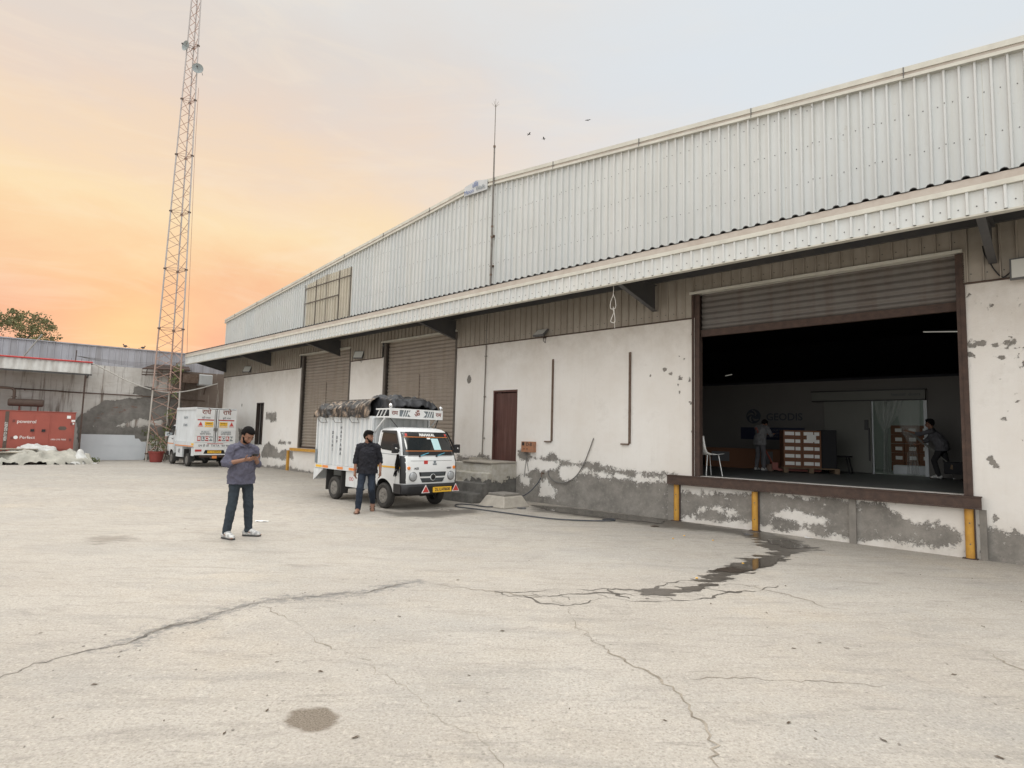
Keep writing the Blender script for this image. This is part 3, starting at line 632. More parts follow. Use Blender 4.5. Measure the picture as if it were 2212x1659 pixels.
# translucent rooflight panel in the gable, left of centre
mk('rooflight', (.58, .54, .45), .45, col2=(.50, .46, .38), scale=3, streak=((.30, .25, .18), 7, .5))
mb = MB(); ribbed(mb, SKY[0], SKY[1], lambda x: SKY[2], lambda x: min(SKY[3], gab(x)-.35)+0*x, YU-.018)
lp = mb.build('rooflight_panel', 'rooflight', wh); lp['label'] = 'translucent beige ribbed panel behind brown bars'
mb = MB()
for x in (-21.85, -20.98, -20.18, -19.28, -18.50): mb.box(x-.011, x+.011, YU-.075, YU-.048, 5.1, min(SKY[3], gab(x)-.35), 0)
mb.box(-21.85, -19.28, YU-.085, YU-.076, 6.50, 6.54, 0); mb.box(SKY[0], SKY[1], YU-.085, YU-.076, SKY[3]-.34, SKY[3]-.30, 0)
mb.v = [(x, y, z) for x, y, z in mb.v]
mb.build('frame', 'guide_steel', lp)
# lower cladding strip under the canopy
def strip_top(x): return 5.0
mb = MB()
for x0, x1, z0 in ((X0, SH1[0]-.05, ZC), (SH1[0]-.05, SH1[1]+.05, 4.56), (SH1[1]+.05, SH2[0]-.05, ZC), (SH2[0]-.05, SH2[1]+.05, 4.56), (SH2[1]+.05, BIG[0]-.04, ZC), (BIG[0]-.04, BIG[1]+.04, 4.56), (BIG[1]+.04, X1, ZC)):
    ribbed(mb, x0, x1, lambda x, z=z0: z, strip_top, -.03, .19, .016, .030)
    x = x0+.1
    while x < x1-.05:
        mb.lathe([(.010, 0), (.010, .006)], (x, -.03, z0+.12), (0, -1, 0), 6, 1); x += .19
mb.box(X0, SH1[0]-.05, -.045, -.001, ZC-.02, ZC, 2); mb.box(SH1[1]+.05, SH2[0]-.05, -.045, -.001, ZC-.02, ZC, 2); mb.box(SH2[1]+.05, BIG[0]-.05, -.045, -.001, ZC-.02, ZC, 2); mb.box(BIG[1]+.05, X1, -.045, -.001, ZC-.02, ZC, 2)
mb.build('lower_cladding', ['beige_sheet', 'screw', 'rust'], wh)
# roof
mb = MB()
for s in (0, 1):
    xa, xb = (X0-.1, APX) if s == 0 else (APX, X1+.1)
    mb.add([(xa, -.02, gab(xa)-.02), (xb, -.02, gab(xb)-.02), (xb, 22, gab(xb)-.02), (xa, 22, gab(xa)-.02), (xa, -.02, gab(xa)-.10), (xb, -.02, gab(xb)-.10), (xb, 22, gab(xb)-.10), (xa, 22, gab(xa)-.10)],
           [(0, 1, 2, 3), (7, 6, 5, 4), (0, 4, 5, 1), (1, 5, 6, 2), (2, 6, 7, 3), (3, 7, 4, 0)])
for x in (X0, X1): mb.box(x-.02 if x < 0 else x, x if x < 0 else x+.02, 0, 22, ZC, gab(x)-.11)
mb.box(X0, X1, 21.98, 22, ZC, 6.3)
mb.build('roof', 'white_sheet', wh)
# rake trim: two stepped bands following the gable
mb = MB()
for s in (0, 1):
    xa, xb = (X0-.12, APX) if s == 0 else (APX, X1+.12)
    for (ya, yb, za, zb, mi) in ((-.12, -.02, -.02, .07, 0), (-.105, -.02, -.075, -.022, 1), (-.13, -.02, -.13, -.077, 0)):
        mb.add([(xa, ya, gab(xa)+za), (xb, ya, gab(xb)+za), (xb, yb, gab(xb)+za), (xa, yb, gab(xa)+za), (xa, ya, gab(xa)+zb), (xb, ya, gab(xb)+zb), (xb, yb, gab(xb)+zb), (xa, yb, gab(xa)+zb)],
               [(0, 3, 2, 1), (4, 5, 6, 7), (0, 1, 5, 4), (1, 2, 6, 5), (2, 3, 7, 6), (3, 0, 4, 7)], mi)
x = X0+1.1
while x < X1: mb.box(x, x+.012, -.134, -.12, gab(x)-.12, gab(x)+.065, 2); x += 2.45
mb.build('rake_trim', ['white_trim', 'tan_trim', 'screw'], wh)
mb = MB(); mb.box(X0-.02, X0+.05, -.075, -.03, ZB, gab(X0)-.1); mb.build('corner_trim', 'white_trim', wh)
# canopy
CX0, CX1, CO = -30.45, 6.4, 1.6
cn = MB(); ribbed(cn, CX0, CX1, lambda x: 4.56, lambda x: 4.86, -CO, .19, .026, .034)
x = math.ceil(CX0/.19)*.19+.095; i = 0
while x < CX1:
    cn.lathe([(.009, 0), (.009, .006)], (x, -CO, 4.66+random.Random(i).uniform(-.008, .008)), (0, -1, 0), 6, 1); x += .19; i += 1
cn.build('canopy_fascia', ['cladding_paint', 'screw'], wh)
cn = MB(); cn.box(CX0-.03, CX1+.03, -CO-.045, -CO+.01, 4.863, 4.93, 0)
cn.add([(CX0-.03, -CO-.04, 4.932), (CX1, -CO-.04, 4.932), (CX1, -CO-.025, 5.035), (CX0-.03, -CO-.025, 5.035), (CX0-.03, -CO+.2, 4.932), (CX1, -CO+.2, 4.932)], [(0, 1, 2, 3), (0, 3, 4), (1, 5, 2), (0, 4, 5, 1)], 1)
cn.box(CX0-.03, CX1, -CO-.012, -CO+.10, 4.535, 4.557, 0)
cn.build('canopy_trim', ['white_trim', 'tan_trim'], wh)
cn = MB(); top = []; x = CX0
P = []
x = math.ceil(CX0/.19)*.19
P.append((CX0, 0))
while x < CX1-.05: P += [(x-.05, 0), (x-.03, .034), (x, .046), (x+.03, .034), (x+.05, 0)]; x += .19
P.append((CX1, 0)); vs = []
for px, h in P: vs += [(px, -CO-.035, 5.037+h*.8), (px, -CO-.035, 5.046+h*.8), (px, -.06, 5.10+h), (px, -.06, 5.115+h)]
fs = []
for i in range(len(P)-1):
    a = 4*i; b = a+4; fs += [(a, b, b+1, a+1), (a, a+2, b+2, b), (a+1, b+1, b+3, a+3)]
cn.add(vs, fs); cn.build('canopy_roof', 'dark_steel', wh)
cn = MB(); cn.box(CX0, CX1, -CO+.02, -.06, 4.93, 4.95)               # underside lining
for y in (-1.5, -.85, -.2): cn.box(CX0, CX1, y-.03, y+.03, 4.82, 4.925)
cn.box(CX0, CX1, -CO+.012, -CO+.05, 4.60, 4.92)
cn.build('canopy_soffit', 'dark_steel', wh)
for x in (-29.6, -24.7, -19.05, -12.8+.05, -6.37, -.84):
    mb = MB(); T = .012
    mb.prism([(-.06, 4.28), (-.06, 4.80), (-CO+.06, 4.80), (-CO+.06, 4.62)], T, org=(x-T/2, 0, 0), u=(0, 1, 0), v=(0, 0, 1))
    mb.bar((x, -.06, 4.27), (x, -CO+.06, 4.61), .10, .012); mb.box(x-.05, x+.05, -CO+.06, -.06, 4.803, 4.817)
    mb.build('bracket', 'dark_steel', wh)
# doors
def shutter(x0, x1, zt, zb, y, matn, pitch=.115, amp=.032):
    mb = MB(); n = int((zt-zb)/pitch*6); P = []
    for i in range(n+1):
        z = zb+(zt-zb)*i/n; P.append((z, y-amp*abs(math.sin(math.pi*(z-zb)/pitch))))
    vs = []
    for z, yy in P: vs += [(x0, yy, z), (x1, yy, z)]
    mb.add(vs, [(2*i, 2*i+1, 2*i+3, 2*i+2) for i in range(n)]); return mb
def framed(name, x0, x1, zt, zb, matn, lab):
    o = shutter(x0+.10, x1-.04, zt, zb, .16, matn).build(name, matn, wh, smooth=True, angle=80)
    if lab: o['label'] = lab
    return o
def frame(par, x0, x1, z0, z1, mt, mt2):
    mb = MB(); mb.box(x0-.03, x0+.10, .02, .06, z0, z1); mb.box(x0+.0, x0+.04, .061, .28, z0, z1); mb.build('guide_rail', mt, par); mb = MB()
    mb.box(x1-.05, x1+.02, -.02, .0, z0, z1); mb.box(x1-.05, x1-.005, .001, .28, z0, z1); mb.build('guide_rail', mt, par)
    mb = MB(); mb.box(x0-.06, x1+.05, -.085, -.06, z1, z1+.05); mb.box(x0-.06, x1+.05, -.059, .25, z1+.02, z1+.045); mb.build('lintel_trim', mt2, par)
for (a, b) in (SH1, SH2):
    s = framed('roller_shutter', a, b, 4.52, .93, 'shutter', None); frame(s, a, b, ZS, 4.5, 'guide_steel', 'white_trim')
    mb = MB(); mb.box(a+.1, b-.04, .10, .13, .905, .97); mb.build('bottom_rail', 'rust', s)
    mb = MB(); mb.box((a+b)/2-.03, (a+b)/2-.015, .125, .135, 1.0, 3.4, 0); mb.build('slide_bolt', 'rust', s)
    mb = MB(); mb.box(a-.35, b+.1, -.14, -.005, ZS-.11, ZS-.005); mb.build('door_sill', 'yellow', wh)
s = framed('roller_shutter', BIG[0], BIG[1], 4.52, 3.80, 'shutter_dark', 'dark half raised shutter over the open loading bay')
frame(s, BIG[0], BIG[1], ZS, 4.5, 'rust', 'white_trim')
mb = MB(); mb.box(BIG[0]+.1, BIG[1]-.05, .10, .18, 3.66, 3.79); mb.box(BIG[1]-.4, BIG[1]-.3, .085, .099, 3.72, 3.75); mb.box(-3.6, -3.4, .085, .099, 3.73, 3.75); mb.build('bottom_rail', 'rust', s)
mb = MB(); mb.box(BIG[0]-.035, BIG[0]+.0, -.03, -.001, ZS, 4.5); mb.build('door_jamb', 'rust', wh); mb = MB(); mb.box(BIG[1]+.0, BIG[1]+.06, -.03, -.001, ZS, 4.5); mb.box(BIG[1]-.012, BIG[1]+.0, .0, .3, ZS, 4.5); mb.build('door_jamb', 'rust', wh)
mb = MB(); x0, x1 = -6.05, -1.08
mb.box(x0, x1, -.115, -.11, ZS-.17, ZS-.01); mb.box(x0, x1, -.109, .28, ZS-.015, ZS-.002); mb.box(x0, x1, -.13, -.109, ZS-.185, ZS-.172); mb.box(x0, x1, -.125, -.116, ZS-.02, ZS-.006)
mb.build('door_sill', 'rust', wh)
# brown door
d = MB(); d.box(DR[0]+.045, DR[1]-.03, .06, .095, .93, 2.70); d = d.build('door', 'door_brown', wh, bevel=.004)
mb = MB(); mb.box(DR[0], DR[0]+.04, .0, .12, .92, 2.77); mb.box(DR[1]-.03, DR[1], .0, .12, .92, 2.77); mb.box(DR[0]+.04, DR[1]-.03, .0, .12, 2.72, 2.77); mb.build('door_frame', 'door_brown', d)
mb = MB(); mb.tube([(DR[0]+.10, .04, 1.75), (DR[0]+.10, .02, 1.80), (DR[0]+.10, .02, 1.92), (DR[0]+.10, .04, 1.97)], .008, 6); mb.build('handle', 'rust', d)
# narrow open door at far left
d = MB(); d.box(LD[0]+.26, LD[1]-.03, .14, .17, .93, 2.70)
for z in (1.3, 1.75, 2.2): d.box(LD[0]+.26, LD[1]-.03, .12, .14, z, z+.04)
d = d.build('door', 'door_old', wh); d['label'] = 'narrow dark old door at the far left end'
mb = MB(); mb.box(LD[0], LD[0]+.04, .0, .15, .92, 2.73); mb.box(LD[1]-.03, LD[1], .0, .15, .92, 2.73); mb.box(LD[0]+.04, LD[1]-.03, .0, .15, 2.69, 2.73); mb.build('door_frame', 'door_old', d)
mb = MB(); mb.box(LD[0]+.05, LD[0]+.24, .18, .2, .93, 2.69); mb.build('door_gap', 'black', d)
# pilaster strips on the plinth
for x0, x1 in ((-6.06, -5.93), (-2.80, -2.70), (-1.12, -1.04)): mb = MB(); mb.box(x0, x1, -.055, -.001, 0, ZS-.19); mb.build('plinth_strip', 'cement', wh)
# sign on the ridge
sg = MB(); T = [(-12.47, 8.36), (-11.53, 8.32), (-11.53, 8.60), (-11.98, 8.70), (-12.47, 8.63)]
sg.prism(T, -.02, org=(0, -.15, 0))
sg = sg.build('ridge_sign', 'sign_white', wh)
text('Moon', .17, 'blue_ink', sg, (-12.25, -.174, 8.43), (R(90), 0, 0), ext=.001)
text('Walk', .17, 'ink_grey', sg, (-11.78, -.174, 8.43), (R(90), 0, 0), ext=.001)
mb = MB()
for k, (x, h) in enumerate(((-12.10, .10), (-12.04, .14), (-11.98, .16), (-11.92, .12))): mb.box(x, x+.025, -.176, -.172, 8.51, 8.51+h)
mb.build('emblem', 'blue_ink', sg)
# bricks of the corner return below the canopy end are the far wall (built later)
# ================================================================== INSIDE THE LOADING BAY
FZ = ZS-.012
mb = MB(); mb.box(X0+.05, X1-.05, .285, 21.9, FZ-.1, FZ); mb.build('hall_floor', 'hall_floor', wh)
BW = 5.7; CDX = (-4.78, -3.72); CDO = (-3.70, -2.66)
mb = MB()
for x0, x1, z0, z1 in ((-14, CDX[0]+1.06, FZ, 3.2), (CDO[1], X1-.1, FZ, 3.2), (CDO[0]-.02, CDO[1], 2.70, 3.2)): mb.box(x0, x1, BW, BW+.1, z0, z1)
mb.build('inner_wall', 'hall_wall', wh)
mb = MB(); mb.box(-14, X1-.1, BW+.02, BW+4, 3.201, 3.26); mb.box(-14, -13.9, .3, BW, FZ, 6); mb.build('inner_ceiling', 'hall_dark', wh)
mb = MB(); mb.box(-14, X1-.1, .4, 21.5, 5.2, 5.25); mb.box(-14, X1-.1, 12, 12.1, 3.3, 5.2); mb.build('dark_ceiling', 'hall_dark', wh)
# cold room behind the sliding door
mk('cold_wall', (.44, .47, .44), .6)
mb = MB(); mb.box(-4.6, -2.2, 9.0, 9.05, FZ, 3.2); mb.box(-4.65, -4.6, BW+.1, 9, FZ, 3.2); mb.box(-2.2, -2.15, BW+.1, 9, FZ, 3.2); mb.box(-4.6, -2.2, BW+.1, 9, FZ+.001, FZ+.012)
mb.build('cold_room', 'cold_wall', wh)
sd_ = MB(); sd_.box(CDX[0], CDX[1], BW-.09, BW-.02, FZ+.02, 2.66); sd_ = sd_.build('sliding_door', 'hall_panel', wh, bevel=.004)
mb = MB(); mb.box(CDX[1]-.14, CDX[1]-.06, BW-.13, BW-.095, 1.95, 2.2); mb.box(CDX[1]-.06, CDX[1]-.03, BW-.13, BW-.095, 1.2, 2.0); mb.build('handle', 'black_plastic', sd_)
mb = MB(); mb.box(-5.05, -2.60, BW-.14, BW-.01, 2.69, 2.90, 0); mb.box(-5.07, -2.58, BW-.15, BW-.005, 2.905, 2.93, 1); mb.box(-5.05, -2.60, BW-.145, BW-.02, 2.66, 2.685, 1)
tr = mb.build('door_track', ['hall_panel', 'black'], wh)
text('Isocold  doors', .10, 'logo_grey', tr, (-2.98, BW-.143, 2.80), (R(90), 0, 0))
mb = MB(); mb.box(CDO[1], CDO[1]+.07, BW-.03, BW-.001, FZ, 2.66); mb.build('door_frame', 'panel_white', wh); mb = MB(); mb.box(CDO[0]-.03, CDO[0]+.01, BW-.03, BW-.001, FZ, 2.66); mb.build('door_frame', 'panel_white', wh)
# logo and banner on the inner wall
lg = MB(); cx, cz = -6.62, 2.30
lg.lathe([(.20, 0), (.20, .006)], (cx, BW-.001, cz), (0, -1, 0), 32, 0)
for k in range(4):
    a0 = k*1.35+.3; P = [(cx+.17*math.cos(a0+t*1.5)*(.3+.7*t), BW-.012, cz+.17*math.sin(a0+t*1.5)*(.3+.7*t)) for t in [i/8 for i in range(9)]]
    lg.tube(P, [.012+.016*math.sin(math.pi*i/8) for i in range(9)], 6, 1)
lg = lg.build('logo_emblem', ['logo_grey', 'hall_wall'], wh)
text('GEODIS', .27, 'logo_grey', lg, (-5.80, BW-.006, 2.27), (R(90), 0, 0), name='lettering', bold=.004)
bn = MB(); bn.box(-6.98, -5.28, BW-.012, BW-.001, 1.66, 1.99)
bn = bn.build('wall_banner', 'banner_navy', None)
bn.name = 'wall_banner'; place(bn, WO, WTH); tag(bn, 'wide dark navy banner on the inner wall under the grey lettering', 'banner')
for i, z in enumerate((1.91, 1.83, 1.74)): text(('OUR PEOPLE, OUR SAFETY', 'WORK SAFE  HOME SAFE', 'EVERY DAY  EVERY TIME')[i], .075, 'hall_wall', bn, (-6.13, BW-.013, z), (R(90), 0, 0))
# plastic strip curtains in the cold room doorway: each strip its own part
cu = thing('strip_curtain', 'translucent plastic curtain gathered and tied in the cold room doorway', 'curtain', LW(0, -BW+.06, 0), WTH)
rr = random.Random(4)
for k, (xt0, xt1, xm, zm, xb0, xb1) in enumerate(((-3.68, -3.20, -3.43, 1.95, -3.52, -3.34), (-3.22, -2.70, -2.88, 1.6, -3.02, -2.76), (-3.44, -3.04, -3.40, 1.98, -3.48, -3.38))):
    mb = MB(); vs = []; n = 12; rows = [(2.66, xt0, xt1), (zm+.3, (xt0+xm)/2-.05, (xt1+xm)/2+.05), (zm, xm-.05, xm+.05), (1.4, xb0+.03, xb1-.03), (FZ+.04, xb0, xb1)]
    for z, a, b_ in rows: vs += [(a+(b_-a)*i/n, -.02*k+.03*math.sin(i*2.2+k+z*2), z) for i in range(n+1)]
    mb.add(vs, [(j*(n+1)+i, j*(n+1)+i+1, (j+1)*(n+1)+i+1, (j+1)*(n+1)+i) for j in range(len(rows)-1) for i in range(n)]); mb.build('strip', 'plastic_film', cu, smooth=True, angle=90)
# cartons
def carton(w_, d_, h_, lab=True):
    t = thing('carton', 'brown carton with white labels stacked on the wooden pallet', 'carton', group='cartons stacked on the pallet')
    mb = MB(); mb.box(-w_/2+.003, w_/2-.003, -d_/2, d_/2, .002, h_-.003); mb.build('body', 'carton', t)
    mb = MB(); mb.box(-w_*.42, w_*.08, -d_/2-.003, -d_/2-.0005, h_*.32, h_*.78); mb.box(w_*.14, w_*.40, -d_/2-.003, -d_/2-.0005, h_*.30, h_*.76); mb.build('label', 'paper', t)
    return t
def dup(root, loc, rz, label=None, group=None):
    r = root.copy(); C.objects.link(r); r.location = loc; r.rotation_euler = (0, 0, rz)
    if label: r['label'] = label
    if group: r['group'] = group
    for ch in list(root.children):
        c = ch.copy(); C.objects.link(c); c.parent = r
        for g in ch.children: e = g.copy(); C.objects.link(e); e.parent = c
    return r
def LWm(x, ly, z): return LW(x, -ly, z)
py = WTH+R(29.5); px_, pyy = -5.16, 3.80
ux = Vector((math.cos(py), math.sin(py), 0)); uy = Vector((-ux.y, ux.x, 0)); P0 = LWm(px_, pyy, FZ+.125)
c0 = carton(.41, .50, .175); first = True
for r_ in range(5):
    for cidx in range(2):
        loc = P0+ux*(.205+.412*cidx)+uy*.25+Vector((0, 0, .176*r_))
        lab_ = '%s carton from the bottom, %s column of the pallet stack' % (('lowest', 'second', 'third', 'fourth', 'topmost')[r_], ('left', 'right')[cidx])
        if r_ in (0, 4): lab_ = lab_.replace(' from the bottom', '')
        if first: place(c0, loc, py); c0['label'] = lab_; first = False
        else: dup(c0, loc, py, lab_)
big = MB(); big.box(-.10, .10, -.003, 0, 0, .17); big = big.build('label_sheet', 'paper', None); place(big, P0+ux*.61-uy*.006+Vector((0, 0, .61)), py); tag(big, 'large white paper sheet stuck across the upper right cartons on the pallet', 'paper sheet')
wr = MB(); wr.box(0, .33, 0, .48, 0, .90)
wr = wr.build('wrapped_stack', 'cloth_dark', None, bevel=.02); place(wr, P0+ux*.84+uy*.06, py); tag(wr, 'dark green wrapped stack behind the labelled cartons on the pallet', 'wrapped goods')
pl = thing('pallet', 'wooden pallet carrying the stack of labelled cartons', 'pallet', P0-Vector((0, 0, .125)), py)
mb = MB()
for k in range(6): mb.box(-.02, 1.2, -.02+.1*k, .05+.1*k, .10, .122)
mb.build('deck', 'wood', pl)
for k in range(3):
    mb = MB(); mb.box([0, .55, 1.1][k], [.1, .65, 1.2][k], -.02, .53, .0, .098); mb.build('block', 'wood', pl)
pj = thing('pallet_jack', 'red hand pallet jack pushed under the carton pallet', 'pallet jack', P0-Vector((0, 0, .125))-ux*.35+uy*.1, py)
mb = MB(); mb.box(.25, 1.2, .05, .15, .03, .08); mb.box(.25, 1.2, .3, .4, .03, .08); mb.box(.12, .25, .03, .42, .05, .22); mb.build('fork_frame', 'red_jack', pj)
mb = MB(); mb.tube([(.15, .22, .2), (-.05, .22, .6), (-.18, .22, .95)], .02, 8); mb.tube([(-.18, .12, .95), (-.22, .12, 1.05), (-.22, .32, 1.05), (-.18, .32, .95)], .015, 8); mb.build('handle', 'red_jack', pj)
for yy in (.14, .30): mb = MB(); mb.lathe([(.085, -.03), (.09, -.02), (.09, .02), (.085, .03)], (.1, yy, .09), (0, 1, 0), 20); mb.build('wheel', 'rust_light', pj)
# stack in the cold room
c1 = None
for r_ in range(5):
    for cidx in range(3):
        loc = LWm(-3.95+.30*cidx+.5, 7.2, FZ+.05+.235*r_)
        lab_ = '%s brown carton, %s column, behind the plastic curtain' % (('lowest', 'second lowest', 'middle', 'second highest', 'topmost')[r_], ('left', 'middle', 'right')[cidx])
        if c1 is None:
            c1 = thing('carton', lab_, 'carton', loc, WTH, 'cartons in the cold room')
            mb = MB(); mb.box(-.145, .145, -.2, .2, 0, .228); mb.build('body', 'carton', c1)
            mb = MB(); mb.box(-.05, .10, -.203, -.2005, .06, .15); mb.build('label', 'paper', c1)
        else: dup(c1, loc, WTH, lab_)
mb = MB(); mb.box(-.4, .4, -.2, .2, 0, .22); b_ = mb.build('white_crate', 'panel_white', None, bevel=.02); place(b_, LWm(-3.0, 6.35, FZ), WTH); tag(b_, 'low white crate on the floor inside the cold room doorway', 'crate')
# chair at the edge of the bay
ch = thing('plastic_chair', 'white plastic chair with thin metal legs at the left edge of the loading bay', 'chair', LWm(-5.52, .62, FZ), WTH+R(150))
mb = MB(); n = 8
prof = [(-.20, .43), (-.05, .415), (.12, .42), (.20, .46), (.235, .56), (.26, .68), (.275, .80)]
vs = []
for (a, z) in prof:
    for i in range(n+1):
        u = -1+2*i/n; wd = .205-.03*max(0, (z-.5)); vs.append((u*wd, a-.03*(u*u), z+.02*u*u*(1 if z < .5 else 0)))
mb.add(vs, [(j*(n+1)+i, j*(n+1)+i+1, (j+1)*(n+1)+i+1, (j+1)*(n+1)+i) for j in range(len(prof)-1) for i in range(n)])
s = mb.build('shell', 'paper', ch, smooth=True, angle=90); mo = s.modifiers.new('t', 'SOLIDIFY'); mo.thickness = .008
for sx in (-1, 1):
    for sy in (-1, 1): mb = MB(); mb.tube([(sx*.15, sy*.13, .42), (sx*.19, sy*.19, 0)], .009, 8); mb.build('leg', 'paper', ch)
# stool, cardboard sheets, bench at back, sack
st = thing('stool', 'dark low stool standing in front of the sliding door', 'stool', LWm(-4.30, 5.2, FZ), WTH)
mb = MB(); mb.box(-.22, .22, -.14, .14, .38, .42); mb.build('seat', 'cloth_dark', st, bevel=.01)
for sx in (-1, 1):
    for sy in (-1, 1): mb = MB(); mb.bar((sx*.15, sy*.1, .38), (sx*.22, sy*.13, 0), .025); mb.build('leg', 'cloth_dark', st)
mb = MB(); mb.box(-1.1, 1.1, -.04, .04, 0, .52, 0); mb.box(-.9, -.4, -.05, -.041, .16, .42, 1); mb.box(.45, .75, -.05, -.041, .12, .46, 1)
b_ = mb.build('cardboard_sheet', ['carton', 'cloth_grey'], None); place(b_, LWm(-6.55, 4.9, FZ), WTH); tag(b_, 'long low brown cardboard sheet leaning by the inner wall left of the worker', 'cardboard')
mb = MB(); mb.bar((0, 0, .28), (.9, .35, .06), .14, .10); b_ = mb.build('pallet_plank', 'wood', None); place(b_, LWm(-2.1, 4.9, FZ), WTH); tag(b_, 'pale wooden plank lying on the hall floor at the right jamb', 'plank')
# tube lamps hanging in the hall
def tube_lamp(a, b_, lab):
    a, b_ = Vector(a), Vector(b_); t = thing('tube_light', lab, 'tube light', (a+b_)/2)
    mb = MB(); mb.tube([a-(a+b_)/2, b_-(a+b_)/2], .011, 8); mb.build('tube', 'tube_glow', t)
    mb = MB(); mb.bar(a-(a+b_)/2+Vector((0, 0, .03)), b_-(a+b_)/2+Vector((0, 0, .03)), .05, .02); mb.build('housing', 'hall_dark', t)
mk('tube_glow', (.8, .8, .75), .5, emit=(1, .97, .85), estr=.16)
def at_ly(px, py, ly): x, z = Wl(px, py, -ly); return LWm(x, ly, z)
tube_lamp(at_ly(1995, 717, 5.0), at_ly(2085, 716, 3.8), 'lit tube light hanging high at the right of the dark hall')
tube_lamp(at_ly(1567, 812, 9.0), at_ly(1581, 809, 8.6), 'small lit tube light deep in the hall above the grey lettering')
cl = bpy.data.lights.new('cold_room_lamp', 'POINT'); cl.energy = 6; cl.color = (.88, 1, .92); cl.shadow_soft_size = .3
co_ = bpy.data.objects.new('cold_room_lamp', cl); C.objects.link(co_); co_.location = LWm(-3.0, 7.0, 2.9)
mb = MB(); mb.lathe([(.12, 0), (.12, .04)], (0, 0, 0), (0, 0, 1), 20); b_ = mb.build('ceiling_lamp', 'tube_glow', None); b_.location = LWm(-3.0, 7.0, 3.12); tag(b_, 'round lit lamp on the cold room ceiling', 'ceiling lamp')

# ================================================================== THINGS ON AND AT THE WAREHOUSE WALL
def LWo(x, off, z): return LW(x, off, z)
# flood lamps
def flood(x, z, lab, tilt=38, s=1.0, yaw=0, arm=.16):
    t = thing('flood_light', lab, 'flood light', LW(x, .0, z), WTH+R(yaw), 'flood lights under the canopy')
    i0 = Matrix.Translation((0, -arm, 0)) @ Matrix.Rotation(R(-tilt), 4, 'X')
    mb = MB(); mb.box(-.17*s, .17*s, -.02, .03, -.13*s, .13*s)
    for k in range(6): mb.box((-.14+.05*k)*s, (-.13+.05*k)*s, .03, .06, -.11*s, .11*s)
    mb.xf(i0); mb.build('housing', 'lamp_body', t, bevel=.004)
    mb = MB(); mb.box(-.15*s, .15*s, -.026, -.021, -.11*s, .11*s); mb.xf(i0); mb.build('lens', 'lamp_glass', t)
    mb = MB(); mb.bar((0, -.0, -.05), (0, -arm+.02, 0), .03, .05); mb.box(-.05, .05, -.012, -.0, -.12, .04); mb.build('mount', 'rust', t)
    mb = MB(); mb.tube([(.05, -.1, -.02), (.09, -.07, -.16), (.04, -.03, -.24), (-.03, -.03, -.18), (.0, -.02, -.1)], .007, 6); mb.build('wire', 'black', t)
    return t
flood(-9.45, 4.12, 'flood light tilted over the plaster wall between brown door and open bay', 50)
flood(-17.75, 4.2, 'flood light on the beige sheet between the two closed shutters', 25, 1.1, yaw=25)
flood(-26.95, 4.25, 'farthest flood light near the left end of the warehouse', 25, 1.2, yaw=25)
flood(-.45, 4.12, 'pale flood light at the right picture edge beside the open bay', 5, 1.2)
# junction box
jx, jz = -9.86, 1.33
jb = thing('junction_box', 'rusty orange junction box marked with black letters beside the brown door', 'junction box', LW(jx, 0, jz), WTH)
mb = MB(); mb.box(-.20, .20, -.11, -.002, -.13, .13); mb.build('box', 'box_rust', jb, bevel=.006)
mb = MB(); mb.box(-.17, -.10, -.116, -.111, .03, .11); mb.lathe([(.015, 0), (.015, .006)], (-.1, -.11, -.05), (0, -1, 0), 10); mb.lathe([(.015, 0), (.015, .006)], (.0, -.11, -.05), (0, -1, 0), 10); mb.build('socket', 'black_plastic', jb)
text('D-B', .12, 'ink', jb, (.06, -.112, .06), (R(90), 0, 0))
mb = MB(); mb.tube([(-.1, -.05, -.13), (-.09, -.03, -.3), (-.13, -.02, -.5), (-.16, -.02, -.75)], .007, 6); mb.tube([(-.09, -.04, -.13), (-.07, -.03, -.35), (-.02, -.02, -.6)], .006, 6); mb.build('wire', 'cable', jb)
# angle irons
for x, lab in ((-9.17, 'rusty vertical steel angle on the plaster wall, the one nearer the brown door'), (-7.0, 'rusty vertical steel angle on the plaster wall, the one nearer the open bay')):
    t = thing('steel_angle', lab, 'steel bar', LW(x, 0, 1.49), WTH, 'steel angles on the plaster wall')
    mb = MB(); mb.box(-.03, .03, -.012, -.001, 0, 1.97); mb.box(.022, .03, -.05, -.012, 0, 1.97); mb.build('bar', 'rust_light', t)
    mb = MB(); mb.box(-.20, -.005, -.05, -.001, -.03, .0); mb.build('foot', 'rust_light', t)
# thin conduit
mb = MB(); mb.tube([(-11.50, -.03, 4.85), (-11.52, -.03, 3.0), (-11.55, -.03, .92)], .014, 8)
for z in (1.5, 2.6, 3.7, 4.4): mb.box(-11.56, -11.48, -.035, -.001, z, z+.02)
b_ = mb.build('conduit_pipe', 'pipe_grey', None); place(b_, WO, WTH); tag(b_, 'thin grey pipe running down the wall left of the brown door', 'pipe')
mb = MB(); mb.box(-.26, .26, -.2, 0, 0, .09); b_ = mb.build('concrete_ledge', 'cement_pale', None, bevel=.01); place(b_, LW(-11.62, .0, .905), WTH); tag(b_, 'small white concrete ledge at the foot of the thin grey pipe', 'ledge')
